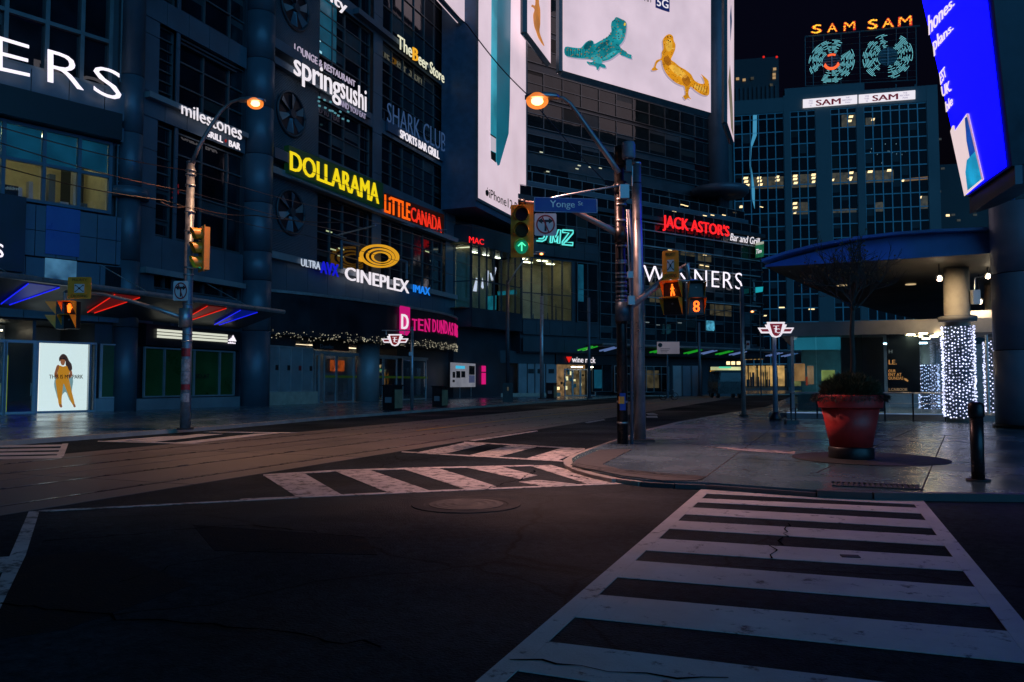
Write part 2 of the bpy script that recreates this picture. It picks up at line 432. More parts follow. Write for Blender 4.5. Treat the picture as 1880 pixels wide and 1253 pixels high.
# streetcar track bed: slabs of concrete with open joints, four grooved rails
g = MB(); y = -40.0; k = 0
while y < 240:
    for x0, x1 in ((-16.05, -12.62), (-12.58, -9.32)):
        g.hexa([(x0, y + .012, -.05), (x1, y + .012, -.05), (x1, y + 4.98, -.05), (x0, y + 4.98, -.05), (x0, y + .012, .006), (x1, y + .012, .006), (x1, y + 4.98, .006), (x0, y + 4.98, .006)])
    y += 5
struct(g, "track_bed", M['concrete_road'])
for x in (-15.1, -13.55, -11.6, -10.0):
    g = MB(); g.hexa([(x - .05, -40, 0), (x + .05, -40, 0), (x + .05, 240, 0), (x - .05, 240, 0), (x - .05, -40, .011), (x + .05, -40, .011), (x + .05, 240, .011), (x - .05, 240, .011)])
    struct(g, "tram_rail", M['steel_rail'])
# far pavement on the cinema side
g = MB(); far = [(-19.7, -60), (-19.7, 22), (-20.6, 30), (-21.5, 60), (-22, 95), (-14, 104), (-2, 121), (6, 140), (6, 200), (-80, 200), (-80, -60)]
g.prism([(x, y, -.1) for x, y in far], (0, 0, .22)); struct(g, "far_pavement", M['sidewalk'])
g = MB(); kp = far[:8]
for i in range(len(kp) - 1):
    a = Vector((*kp[i], 0)); b = Vector((*kp[i + 1], 0)); n = Vector((b.y - a.y, a.x - b.x, 0)).normalized()
    g.hexa([a - n * .02, b - n * .02, b + n * .16, a + n * .16] + [p + Vector((0, 0, .125)) for p in (a - n * .02, b - n * .02, b + n * .16, a + n * .16)])
struct(g, "far_kerb", M['kerb'])
# near plaza pavement with the rounded kerb corner
ZS = .10
outl = [gnd(u, v, ZS) for u, v in ((1404, 748), (1352, 757), (1318, 763), (1252, 775), (1196, 789), (1140, 806), (1090, 823), (1062, 834), (1050, 842), (1052, 850), (1068, 858), (1100, 867), (1140, 875), (1180, 880.5), (1240, 884), (1300, 886), (1400, 893), (1500, 900), (1600, 904), (1700, 905), (1800, 906), (1900, 907))]
plaza = outl + [Vector((30, outl[-1].y + 1.5, ZS)), Vector((90, 20, ZS)), Vector((90, 95, ZS)), Vector((outl[0].x, 95, ZS))]
g = MB(); g.prism([(p.x, p.y, -.1) for p in plaza], (0, 0, .2)); struct(g, "plaza_pavement", M['sidewalk'])
g = MB(); g2 = MB(); kk = outl
for i in range(len(kk) - 1):
    a, b = kk[i], kk[i + 1]; d = (b - a); n = Vector((d.y, -d.x, 0)).normalized()
    low = 4 <= i <= 16
    h = .104 if not low else .07
    o1 = .17 if i < 12 else .10
    q = [a - n * .04, b - n * .04, b + n * o1, a + n * o1]
    (g if i < 13 else g2).hexa([Vector((p.x, p.y, -.05)) for p in q] + [Vector((p.x, p.y, h)) for p in q])
struct(g, "kerb", M['kerb']); struct(g2, "kerb", M['kerb_dark'])
# tactile dotted strip around the corner + pale ramp
tp = zg([(395, 495), (560, 490), (630, 492), (415, 600), (600, 650), (900, 680), (1150, 690), (1090, 716), (850, 716), (560, 680), (300, 628), (190, 600), (240, 560)], 3.917, 1000, 700, ZS + .004)
g = MB(); g.prism(tp, (0, 0, .006)); struct(g, "tactile_paving", M['tactile'])
g = MB()
for i in range(60):
    t = i / 59; a = Vector(zg([(200 + 920 * t, 600 + 100 * t ** .7)], 3.917, 1000, 700, ZS + .01)[0])
    for j in range(3):
        p = a + Vector((.02, .18 * (j - .6), 0)); g.cyl(p, p + Vector((0, 0, .008)), .035, .025, 8)
struct(g, "tactile_paving_domes", M['iron'])
g = MB()   # expansion joints of the plaza slabs
for pts in ([(1800, 515), (1430, 482), (1100, 468), (760, 462)], ):
    pass
for a, b in (((1458, 757), (1290, 880)), ((1400, 800), (1880, 842)), ((1500, 868), (1700, 778)), ((1690, 905), (1735, 800)), ((1300, 838), (1880, 872))):
    p, q = gnd(*a, ZS), gnd(*b, ZS); d = (q - p).normalized(); n = Vector((-d.y, d.x, 0)) * .012
    g.sheet([p - n + Vector((0, 0, .003)), q - n + Vector((0, 0, .003)), q + n + Vector((0, 0, .003)), p + n + Vector((0, 0, .003))])
struct(g, "pavement_joint", M['iron'])
g = MB(); g.prism(zg([(1150, 470), (1440, 484), (1805, 507), (1795, 525), (1425, 502)], 3.917, 1000, 700, ZS + .004), (0, 0, .004))
struct(g, "pavement_stripe", M['worn'])
g = MB(); g.prism(zg([(1145, 672), (1180, 680), (1880, 735), (1880, 745), (1140, 690)], 3.917, 1000, 700, .012), (0, 0, .004))
# crossings ------------------------------------------------------
g = MB()
def zpoly(g, pts, sc, ox, oy, z=.009): g.prism(zg(pts, sc, ox, oy, z - .005), (0, 0, .005)); return g
Z3 = (1880 / 1020, 860, 860)
L = [(815, 55), (815, 64.5), (790, 73), (772, 88), (778, 104), (735, 117), (712, 135), (675, 158), (657, 180), (617, 207), (583, 242), (528, 281), (505, 316), (452, 372), (396, 432), (306, 507), (228, 592), (150, 655)]
def onx(X, yz): # road point on the line x = X at zoom row yz
    v = yz / Z3[1 - 1] + 860
    lo, hi = -2000., 4000.
    for _ in range(60):
        m = (lo + hi) / 2
        if gnd(m, v).x < X: lo = m
        else: hi = m
    return gnd((lo + hi) / 2, v)
XL, XR = -1.77, 1.21
rows_L = [64, 71, 88, 104, 117, 135, 158, 180, 207, 241, 281, 316, 372, 432, 507, 592, 690, 800]
rows_R = [88, 97, 124, 136, 155, 178, 205, 230, 265, 303, 350, 405, 472, 555, 665, 800, 980, 1200]
YL = [onx(XL + .16, r).y for r in rows_L]; YR = [onx(XR - .16, r).y for r in rows_R]
for i in range(1, len(YL) - 1, 2):  # white between dark bands
    a0, a1, b0, b1 = YL[i], YL[i + 1], YR[i], YR[i + 1]
    g.prism([(XL + .15, a1, .004), (XR - .15, b1, .004), (XR - .15, b0, .004), (XL + .15, a0, .004)], (0, 0, .005))
g.prism([(XL, 1.2, .004), (XL + .148, 1.2, .004), (XL + .148, YL[0] + .25, .004), (XL, YL[0] + .25, .004)], (0, 0, .005))
g.prism([(XR - .148, 1.2, .004), (XR, 1.2, .004), (XR, YR[0] + .1, .004), (XR - .148, YR[0] + .1, .004)], (0, 0, .005))
g.prism([(XL + .152, YL[0], .004), (XR - .152, YR[0], .004), (XR - .152, YR[0] + .12, .004), (XL + .152, YL[0] + .25, .004)], (0, 0, .005))
struct(g, "zebra_crossing", M['paint'])
z2 = (1880 / 860, 440, 740)
g = MB()
for q in ([(0, 386), (225, 376), (770, 352), (1600, 318), (1602, 323), (770, 358), (225, 382), (0, 392)], [(95, 288), (380, 270), (700, 260), (1180, 250), (1180, 254), (700, 266), (380, 277), (95, 294)]):
    zpoly(g, q, *z2, z=.0088)
for q in ([(95, 291), (255, 281), (412, 371), (230, 379)], [(382, 275), (525, 271), (765, 354), (595, 361)], [(660, 267), (795, 262), (1030, 335), (1003, 344), (905, 347)], [(915, 261), (1050, 257), (1195, 292), (1125, 307)], [(1120, 318), (1200, 310), (1350, 326), (1215, 335)], [(1165, 253), (1250, 250), (1500, 322), (1395, 326)]):
    zpoly(g, q, *z2)
struct(g, "zebra_crossing", M['worn'])
g = MB()
for q in ([(650, 195), (1320, 233), (1320, 238), (650, 199)], [(900, 156), (1385, 183), (1385, 187), (900, 160)]): zpoly(g, q, *z2, z=.0088)
for q in ([(710, 200), (905, 159), (990, 166), (830, 203)], [(920, 211), (1085, 171), (1190, 178), (1030, 219)], [(1140, 227), (1290, 182), (1385, 187), (1270, 234)]): zpoly(g, q, *z2)
struct(g, "zebra_crossing", M['worn'])
z1 = (1779 / 700, 0, 760)
g = MB()
for y0, y1 in ((144, 152), (161, 170), (178, 188), (196, 207)):
    zpoly(g, [(-200, y0 + 8), (300, y0), (285, y1), (-200, y1 + 10)], *z1)
zpoly(g, [(291, 141), (319, 139), (297, 199), (262, 201)], *z1, z=.0098)
struct(g, "zebra_crossing", M['paint'])
g = MB()
for q in ([(600, 128), (930, 95), (1040, 95), (720, 132)], [(820, 135), (1190, 94), (1335, 87), (910, 136)], [(470, 129), (760, 106), (850, 103), (560, 129)]): zpoly(g, q, *z1)
for q in ([(455, 130), (460, 127), (940, 138), (900, 141)], [(950, 86), (1000, 84), (1390, 88), (1330, 91)]): zpoly(g, q, *z1, z=.0088)
struct(g, "zebra_crossing", M['paint'])
g = MB(); zpoly(g, [(134, 458), (184, 455), (120, 660), (0, 910), (-120, 1060), (-160, 1010), (0, 770)], *z1); zpoly(g, [(-300, 690), (50, 668), (38, 738), (-300, 760)], *z1, z=.0098)
struct(g, "zebra_crossing", M['worn'])
g = MB(); zpoly(g, [(180, 452), (1390, 390), (1395, 394), (190, 458)], *z1, z=.0086); struct(g, "lane_line", M['worn'])
for q, m, nm in (([(920, 151), (1192, 111), (1198, 114), (940, 154)], 'worn', 'lane_line'), ([(1385, 78), (1460, 66), (1468, 69), (1395, 81)], 'worn', 'lane_line'), ([(1630, 42), (1660, 41), (1680, 48), (1640, 48)], 'paint', 'lane_line'), ([(1632, 53), (1675, 52), (1678, 60), (1632, 59)], 'paint', 'lane_line')):
    struct(zpoly(MB(), q, *z2, z=.0092), nm, M[m])
struct(MB().prism([(-12.9, 24, .007), (-12.78, 24, .007), (-12.78, 120, .007), (-12.9, 120, .007)], (0, 0, .004)), "yellow_line", M['yellow_line'])
# cracks and patched asphalt
def crack(pts, w, z, seed=1):
    random.seed(seed); q = [pts[0]]
    for a, b in zip(pts, pts[1:]):
        n_ = max(2, int((b - a).length / .12))
        for i in range(1, n_ + 1): q.append(a.lerp(b, i / n_) + Vector((random.gauss(0, .03), random.gauss(0, .03), 0)))
    q[-1] = pts[-1]; v = []; f = []
    for i, p_ in enumerate(q):
        d = (q[min(i + 1, len(q) - 1)] - q[max(0, i - 1)]).normalized(); n_ = Vector((-d.y, d.x, 0)) * w * random.uniform(.3, 1.2)
        v += [p_ + n_ + Vector((0, 0, z)), p_ - n_ + Vector((0, 0, z))]
        if i: f.append((2 * i - 2, 2 * i, 2 * i + 1, 2 * i - 1))
    return v, f
g = MB()
for k, (pts, sc_, w) in enumerate((([(1082, 190), (1078, 225), (1068, 240), (1040, 258), (1022, 268), (1042, 288), (1028, 310)], (Z3[0], 860, 860), .009), ([(140, 655), (300, 665), (500, 690), (700, 712), (880, 716)], (Z3[0], 860, 860), .012), ([(0, 890), (300, 920), (600, 955), (1000, 1000), (1400, 1030), (1779, 1100)], z1, .014), ([(200, 600), (700, 560), (1100, 520), (1779, 585)], z1, .012), ([(990, 350), (1020, 335), (1130, 310), (1190, 270)], z2, .014), ([(1330, 292), (1400, 310)], z2, .03), ([(560, 790), (800, 720), (1240, 640), (1320, 632)], z1, .007), ([(1240, 75), (1440, 110), (1600, 118)], (Z3[0], 860, 860), .008))):
    v_, f_ = crack([p_ for p_ in zg(pts, *sc_, 0)], w, .0125, k); g.add(v_, f_)
struct(g, "road_crack", mat("crack_tar", (.004, .004, .005), .9, 0, .2, 4, spec=0))
pm1 = mat("asphalt_patch", (.009, .013, .017), .7, 0, .7, 6, 1.0, 45, .06)
for q in ([(-300, 700), (500, 640), (900, 800), (300, 1010), (-300, 1100)], [(900, 520), (1700, 575), (1760, 660), (1000, 640)]):
    struct(MB().prism(zg(q, *z1, -.001), (0, 0, .0045)), "road_patch", pm1)
g = MB(); random.seed(40)   # trodden gum and stains on the paving
for i in range(260):
    u, v = random.uniform(1100, 1870), random.uniform(800, 884); q = gnd(u, v, ZS + .0035); r_ = random.uniform(.012, .04)
    g.sheet([q + Vector((r_ * random.uniform(.7, 1.3) * math.cos(a), r_ * random.uniform(.7, 1.3) * math.sin(a), 0)) for a in [k * math.pi / 4 for k in range(8)]])
struct(g, "pavement_stain", M['iron'])
# ironwork
mc = gnd(856, 927)
t = thing("manhole_cover", "round iron manhole cover in the asphalt between the crossings", "manhole cover", mc)
MB().lathe(mc, [(.72, 0), (.72, .012), (.56, .012), (.54, .006), (.50, .006)], 40).build("rim", mat("manhole_collar", (.035, .036, .038), .7, 0, .3, 3, .3, 40, .1), t)
g = MB(); g.cyl(mc + Vector((0, 0, .004)), mc + Vector((0, 0, .012)), .49, .49, 40)
for rr in (.12, .24, .36): g.lathe(mc, [(rr, .012), (rr + .04, .018), (rr + .08, .012)], 32, cap=False)
g.build("lid", M['iron'], t)
gc = gnd(1608, 893, ZS)
t = thing("drain_grate", "long slotted iron drain grate in the plaza paving", "grate", gc)
g = MB()
for i in range(16):
    g.box(gc + Vector((-.54 + i * .072, -.036 * i * .0, .012)), .035, .42, .012)
g.build("slat", M['iron'], t)
MB().box(gc + Vector((0, .23, .01)), 1.2, .03, .016).box(gc + Vector((0, -.23, .01)), 1.2, .03, .016).build("frame", M['iron'], t)
uc = gnd(1561, 1024)
solo(MB().box(uc + Vector((0, 0, .012)), .16, .10, .010, (1, .2, 0)), "valve_cover", M['iron'], "small square metal valve cover set in a white crossing stripe", "valve cover")

# ================================================================== BUILDINGS
J1 = (-35.0, 32.23)
PB = PL((-35, 0), (0, 1))
PA = PL(J1, dvp(2200))
def core(mb, pl, s0, s1, z0, z1, o=-.45, dp=9): return mb.slab(pl, s0, s1, z0, z1, o - dp, o)
def bay(parent, pl, s0, s1, z0, z1, ns, nz, out=-.3, pm='pane', w=.07, nm="window", fm='frame', depth=.12):
    win = MB().slab(pl, s0, s1, z0, z1, out - .04, out).build(nm, M[pm], parent)
    MB().grid(pl, s0, s1, z0, z1, ns, nz, out + .002, w, depth).build("frame", M[fm], win)
    cs = [i / ns for i in range(ns + 1)] if isinstance(ns, int) else ns
    rs = [i / nz for i in range(nz + 1)] if isinstance(nz, int) else nz
    if (len(cs) - 1) * (len(rs) - 1) >= 6:     # drawn blinds and pale backs behind some panes
        rnd = random.Random(int(abs(s0 * 31 + z0 * 17)) + len(rs))
        for a, b in zip(cs, cs[1:]):
            for c, d in zip(rs, rs[1:]):
                k = rnd.random(); lo = rnd.choice((0, .3, .5, .7))
                if k < .2: MB().slab(pl, s0 + (s1 - s0) * a, s0 + (s1 - s0) * b, z0 + (z1 - z0) * (c + (d - c) * lo), z0 + (z1 - z0) * d, out + .0005, out + .0015).build("blind", M['blind' if k < .12 else 'curtain'], win)
    return win
def room(parent, pl, s0, s1, z0, z1, out, dp, wall='room', strips=(), gl='clear'):
    """a lit room seen through its window: walls, ceiling strips, one pane"""
    g = MB()
    g.sheet([pl.P(s0, z0, out - dp), pl.P(s1, z0, out - dp), pl.P(s1, z1, out - dp), pl.P(s0, z1, out - dp)])
    g.sheet([pl.P(s0, z0, out), pl.P(s0, z0, out - dp), pl.P(s0, z1, out - dp), pl.P(s0, z1, out)])
    g.sheet([pl.P(s1, z0, out), pl.P(s1, z0, out - dp), pl.P(s1, z1, out - dp), pl.P(s1, z1, out)])
    g.sheet([pl.P(s0, z1, out), pl.P(s1, z1, out), pl.P(s1, z1, out - dp), pl.P(s0, z1, out - dp)])
    g.sheet([pl.P(s0, z0, out), pl.P(s1, z0, out), pl.P(s1, z0, out - dp), pl.P(s0, z0, out - dp)])
    g.build("interior", M[wall], parent)
    for a, b, c, d in strips:   # fractions across and in depth
        x0 = s0 + (s1 - s0) * a; x1 = s0 + (s1 - s0) * b
        MB().slab(pl, x0, x1, z1 - .12, z1 - .06, out - dp * d, out - dp * c).build("ceiling_light", M['E_strip'], parent)
    if gl: return MB().slab(pl, s0, s1, z0, z1, out - .02, out - .005).build("window", M[gl], parent)

# ---------------------------------------------------------------- A: chamfered corner store block
bA = thing("store_building", "dark clad corner building with lit upper windows, left of the round steel post", "building", PA.P(-4, 0))
sa = lambda u, v=704, o=0: PA.s(u, v, o)
za = lambda u, v, o=0: PA.z(u, v, o)
SA0, SA1 = sa(-120), -.25
zl0, zl1 = za(100, 374), za(100, 240)           # lit office row
sl0, sl1 = sa(-60), sa(205, 300)
g = MB()
core(g, PA, SA0, SA1, 4.75, zl0 - .05); core(g, PA, SA0, SA1, zl1 + .05, 46); core(g, PA, sl1 + .1, SA1, zl0 - .04, zl1 + .04); core(g, PA, sa(63), sa(69), 0, 4.74); core(g, PA, sa(178), SA1, 0, 4.74)
g.slab(PA, SA0, sl1 + .05, zl0 - .04, zl1 + .04, -9.4, -6)
g.slab(PA, SA0, sa(178), 0, 4.7, -9.4, -5)
g.build("wall", M['panel_dark'], bA)
room(bA, PA, sl0, sl1, zl0, zl1, -.3, 5, 'room', [(.30, .36, .1, .5), (.44, .54, .15, .2), (.47, .56, .6, .64), (.62, .72, .2, .25), (.72, .80, .55, .6), (.86, .95, .3, .34), (.1, .2, .3, .34)])
zmid = za(100, 305)
for i, (u0, u1) in enumerate(((-60, 8), (8, 83), (83, 148), (148, 205))):   # roller blinds behind the upper panes
    MB().slab(PA, sa(u0, 300) + .06, sa(u1, 300) - .06, zmid + (.25 if i == 3 else 0), zl1 - .05, -.42, -.40).build("blind", M['E_tealroom'], bA)
for u0, u1, h in ((12, 30, .9), (33, 60, .5), (64, 80, 1.2), (92, 100, 1.6), (104, 126, .6), (130, 142, 2.2), (152, 168, .8), (176, 184, 3.0), (190, 203, .9)):
    MB().slab(PA, sa(u0, 350), sa(u1, 350), zl0, zl0 + h, -3.4, -3.0).build("office_furniture", M['panel'] if u0 % 4 else M['frame_pale'], bA)
MB().slab(PA, sa(8, 350), sa(45, 350), zl0 + .25, zl0 + .75, -.9, -.86).build("hanging_notice", M['ink'], bA)
px_text(MB(), "children", PA, (10, 342), (36, 344), (36, 350), (10, 348), out=-.8, depth=.01).build("notice_lettering", emit("notice_letters", lin(120, 130, 130), .8), bA)
MB().grid(PA, sl0, sl1, zl0, zl1, [0] + [(sa(u, 300) - sl0) / (sl1 - sl0) for u in (8, 83, 148)] + [1], [0, (zmid - zl0) / (zl1 - zl0), 1], -.28, .16, .2).build("window_frame", M['panel'], bA)
bay(bA, PA, sa(208), sa(236), zl0 - .2, za(222, 266), 1, 4)
# upper glazing above the big letters
z0u, z1u = za(150, 148), za(150, -60)
bay(bA, PA, SA0, sa(204, 100), z0u, z1u, [0] + [(sa(u, 60) - SA0) / (sa(204, 100) - SA0) for u in (-60, 12, 88, 153)] + [1], [0, (za(100, 44) - z0u) / (z1u - z0u), .98], w=.2, depth=.25)
bay(bA, PA, sa(209), sa(237), za(222, 148), za(222, -60), 1, 7, w=.08)
g = MB(); g.panels(PA, SA0, sa(240), za(150, 205), za(150, 150), 5, 1); g.panels(PA, sa(240), -.1, 0.1, 40, 1, 9)
g.panels(PA, SA0, sa(240), za(150, 480), za(150, 389), 9, 2); g.panels(PA, SA0, sa(240), 4.8, za(150, 482), 5, 2)
g.panels(PA, sa(208), sa(240), za(222, 262), za(222, 235), 1, 1)
g.build("cladding", M['panel'], bA)
MB().panels(PA, sa(82, 420), sa(146, 420), za(110, 470), za(110, 381), 1, 2, .06).build("blue_panel", M['panel_blue'], bA)
MB().slab(PA, sa(-120), sa(217, 215), za(150, 247), za(150, 197), -.4, .55).build("fascia", M['fascia'], bA)
MB().slab(PA, sa(-120), sa(40, 430), za(20, 500), za(20, 362), -.4, .5).build("fascia", M['fascia'], bA)
w = MB().slab(PA, sa(75), sa(133), za(100, 530), za(100, 476), .04, .10).build("window", emit("poster_window", lin(70, 120, 150), .55, .9, .8), bA)
w = MB().slab(PA, sa(187), sa(226), za(205, 528), za(205, 490), .04, .10).build("window", M['pane_b'], bA)
# round corner pilaster between the two facades
g = MB(); pc = Vector((J1[0] - .2, J1[1] + .3, 0))
for a_, b_ in ((0, 4.6), (4.64, 8.2), (8.24, 11.6), (12.2, 15.2), (15.24, 18.4), (18.44, 46)): g.cyl(pc + Vector((0, 0, a_)), pc + Vector((0, 0, b_)), .62, .62, 24)
g.cyl(pc + Vector((0, 0, 11.62)), pc + Vector((0, 0, 12.18)), 1.0, 1.0, 24)
g.build("column", M['panel'], bA, True)
# street level: glass doors, backlit poster window, green window
def leaf(parent, pl, s0, s1, z0, z1, out=-.1, gl='clear'):
    d = MB().grid(pl, s0, s1, z0, z1, 1, [0, 1], out, .14, .09).build("door", M['frame_pale'], parent)
    MB().slab(pl, s0 + .07, s1 - .07, z0 + .07, z1 - .07, out + .03, out + .04).build("pane", M[gl], d)
    MB().tube([pl.P(s1 - .16, 1.0, out + .09), pl.P(s1 - .16, 1.0, out + .16), pl.P(s1 - .16, 1.6, out + .16), pl.P(s1 - .16, 1.6, out + .09)], .018).build("handle", M['steel'], d)
    return d
zt = za(120, 630); zb = .3
leaf(bA, PA, sa(-50), sa(8), .14, zt); leaf(bA, PA, sa(9.5), sa(63), .14, zt)
g = MB().slab(PA, SA0, sa(64), .1, 4.7, -4.6, -4.5); g.build("interior", M['room_grey'], bA)
MB().slab(PA, sa(12), sa(40), 4.3, 4.36, -3.2, -3.0).build("ceiling_light", M['E_strip'], bA)
for u, h in ((20, 1.6), (33, 3.0)):
    MB().tube([PA.P(sa(u), .12, -1.6), PA.P(sa(u), h, -1.6)], .035).build("barrier_post", emit("lime_rail", lin(190, 200, 20), .5), bA)
po0, po1 = sa(72), sa(166)
zpb, zpt = za(120, 757), za(120, 631)
post = thing("window_poster", "backlit white window poster of a person in a mustard jumpsuit", "poster", PA.P(po0, zpb, -.3))
MB().slab(PA, po0, po1, zpb, zpt, -.42, -.32).build("backlit_sheet", emit("poster_light", lin(240, 238, 226), 1.25), post)
zz = lambda pts: zoomed(pts, 1002 / 240, 0, 480)
def pf(nm, pts, m, lay, k=3): return px_poly(MB(), PA, smooth_poly(zz(pts), k) if k > 1 else zz(pts), -.315 + .008 * lay, .005).build(nm, m, post)
pf("shadow_print", [(440, 870), (415, 940), (430, 1010), (450, 1060), (500, 1000), (530, 1060), (565, 1100), (550, 1000), (560, 920), (540, 880)], emit("print_shadow", lin(140, 165, 160), .95), 0)
pf("jumpsuit", [(452, 800), (485, 808), (522, 800), (536, 840), (526, 885), (536, 940), (552, 1010), (573, 1098), (558, 1102), (533, 1050), (508, 985), (487, 938), (480, 985), (472, 1060), (472, 1100), (452, 1102), (442, 1040), (431, 960), (426, 915), (443, 880), (440, 835)], emit("print_mustard", lin(226, 140, 30), .95), 2)
for nm, pts in (("arm", [(452, 796), (436, 800), (424, 835), (416, 870), (430, 895), (446, 885), (440, 850), (452, 820)]), ("arm", [(515, 796), (535, 800), (552, 850), (552, 880), (534, 896), (526, 880), (536, 850), (522, 820)]), ("foot", [(452, 1098), (472, 1098), (476, 1118), (462, 1120)]), ("foot", [(560, 1096), (572, 1094), (580, 1116), (566, 1118)])):
    pf(nm, pts, emit("print_skin", lin(165, 92, 50), .95), 3)
pf("hair", [(452, 745), (470, 716), (492, 712), (512, 728), (530, 765), (548, 790), (552, 830), (530, 838), (516, 806), (504, 796), (500, 760), (470, 740), (458, 770)], emit("print_hair", lin(70, 45, 35), .9), 5)
pf("face", [(461, 745), (470, 733), (488, 731), (500, 745), (499, 772), (490, 795), (474, 796), (464, 775)], emit("print_face", lin(175, 100, 60), .95), 4)
pf("sunglasses", [(462, 742), (482, 744), (500, 740), (499, 753), (484, 752), (464, 754)], emit("print_dark", lin(30, 24, 22), .8), 6, 1)
px_text(MB(), "THIS IS MY PARK", PA, *zz([(376, 870), (637, 870), (637, 900), (376, 900)]), out=-.25, depth=.005, bold=.03).build("lettering", M['ink'], post)
MB().grid(PA, sa(69.5), sa(176), .16, zpt + .05, [0, .905, 1], [0, 1], -.30, .10, .2).build("window_frame", M['frame_pale'], bA)
MB().slab(PA, sa(167.5), sa(175), .3, zpt, -.9, -.85).build("interior", M['E_tealroom'], bA)
MB().slab(PA, po0, sa(176), .2, zpt, -.06, -.05).build("window", M['clear'], bA)
bay(bA, PA, sa(185), sa(227), .85, zt, [0, .06, .94, 1], [0, 1], -.2, 'green_film', .06, fm='frame_pale')
MB().slab(PA, sa(178), sa(240), .1, .8, -.4, -.1).build("plinth", M['panel_light'], bA)

# ---------------------------------------------------------------- B: restaurant block
sb = lambda u, v=704, o=0: PB.s(u, v, o)
zB = lambda u, v, o=0: PB.z(u, v, o)
B0, B1 = 32.6, 41.4
bB = thing("restaurant_building", "dark block with tall glazing between round pilasters and three bar shopfront", "building", PB.P(37, 0))
g = MB(); core(g, PB, B0, B1, 0, 46, -.5); g.build("wall", M['panel_dark'], bB)
zr = lambda v: zB(320, v)
rows = [(zr(195), zr(60)), (zr(437), zr(240)), (zr(-190), zr(-20))]
for z0, z1 in rows[:2] + [(zr(10), zr(-140))]:
    bay(bB, PB, sb(279), sb(308), z0, z1, 1, 7)
    w = bay(bB, PB, sb(317), sb(445), z0, z1, [0, .36, .74, 1], [0, .45, .8, 1] if z0 < 15 else 3, w=.09)
g = MB()
for z0, z1 in ((zr(234), zr(200)), (zr(58), zr(14)), (zr(505), zr(441))): g.panels(PB, B0 + .3, B1, z0, z1, 5, 1, .08)
g.panels(PB, B0 + .3, B1, zr(560), zr(535), 6, 1); g.panels(PB, sb(309), sb(316), 4.9, 44, 1, 12, .02); g.panels(PB, B0 + .2, sb(277), 4.9, 44, 1, 12, .02)
g.build("cladding", M['panel'], bB)
g = MB()
for i in range(9): g.slab(PB, sb(318), sb(424), zr(74) + .24 * i, zr(74) + .24 * i + .12, -.25, .0)
g.build("louvre", M['panel_dark'], bB)
for z0 in (zr(204), zr(512)):
    MB().slab(PB, B0 + .5, B1 - .2, z0, z0 + .32, .1, .55).build("ledge", M['panel_light'], bB)
bay(bB, PB, sb(262), sb(440), zr(532), zr(508), 5, 1)
MB().slab(PB, sb(263), sb(437), zB(300, 636), zB(300, 598), -.45, .12).build("fascia", M['fascia'], bB)
bay(bB, PB, sb(265), sb(430), .85, zB(300, 640), [0, .20, .52, .82, 1], [0, 1], -.1, 'green_film', .09, fm='panel_light')
MB().slab(PB, B0 + .4, B1, .1, .75, -.4, .05).build("plinth", M['panel_light'], bB)
t = thing("shop_sign", "three glowing horizontal bars and a small mountain mark above the green shopfront", "sign", PB.P(sb(340), zB(340, 620)))
for i, (va, vb) in enumerate(((606.5, 610.5), (612, 616), (617.5, 621.5))):
    MB().slab(PB, sb(281), sb(411), zB(346, vb + 3), zB(346, va + 3), .2, .24).build("light_bar", emit("bar_light", lin(226, 226, 205), .9), t)
zz2 = lambda pts: zoomed(pts, 1504 / 480, 0, 400)
g = MB()
for q in ([(1312, 705), (1322, 698), (1330, 708), (1318, 711)], [(1324, 695), (1332, 690), (1345, 711), (1333, 711)], [(1333, 686), (1340, 676), (1358, 712), (1348, 712)]): px_poly(g, PB, zz2(q), .2, .03)
px_text(g, "adidas", PB, *zz2([(1310, 712), (1354, 716), (1354, 726), (1310, 724)]), out=.2, depth=.03); g.build("emblem", M['E_sign'], t)
t_ = px_text(MB(), "SO AT", PB, *zz2([(1125, 898), (1205, 900), (1205, 925), (1125, 925)]), out=.06, depth=.01).build("window_lettering", M['ink'], bB)
# awnings with coloured light troughs
def awning(s0, s1, zt_, out, lights, lab):
    t = thing("awning", lab, "awning", PB.P((s0 + s1) / 2, zt_))
    g = MB(); g.hexa([PB.P(s0, zt_ - 1.0, .1), PB.P(s1, zt_ - 1.0, .1), PB.P(s1, zt_ - .05, out), PB.P(s0, zt_ - .05, out), PB.P(s0, zt_ - .9, .1), PB.P(s1, zt_ - .9, .1), PB.P(s1, zt_ + .02, out), PB.P(s0, zt_ + .02, out)])
    g.build("roof_panel", M['panel_dark'], t)
    MB().tube([PB.P(s0, zt_, out + .1), PB.P(s1, zt_, out + .1)], .13, 12).build("edge_tube", M['steel'], t)
    for a in (.15, .5, .85):
        x = s0 + (s1 - s0) * a; MB().tube([PB.P(x, zt_ + .1, out - .1), PB.P(x, zt_ + 1.7, .05)], .025, 6).build("stay_rod", M['steel'], t)
    for x, m in lights:
        w_ = 1.5; MB().hexa([PB.P(x + .55, zt_ - .90, .8), PB.P(x + .95, zt_ - .90, .8), PB.P(x + w_, zt_ - .16, out - .3), PB.P(x, zt_ - .16, out - .3), PB.P(x + .55, zt_ - .84, .8), PB.P(x + .95, zt_ - .84, .8), PB.P(x + w_, zt_ - .10, out - .3), PB.P(x, zt_ - .10, out - .3)]).build("light_trough", emit("trough_glow", (.0, .004, .11) if 'blue' in m else (.07, .003, .002), 1.0), t)
        for e, e2 in ((x + .55, x), (x + .95, x + w_)): MB().tube([PB.P(e, zt_ - .92, .8), PB.P(e2, zt_ - .18, out - .3)], .026, 6).build("light_edge", M[m], t)
awning(20, 41.1, 6.05, 3.5, [(24.2, 'E_blue'), (28.7, 'E_redneon'), (34.9, 'E_redneon'), (37.6, 'E_blue')], "long grey tube edged awning with red and blue underside lights")

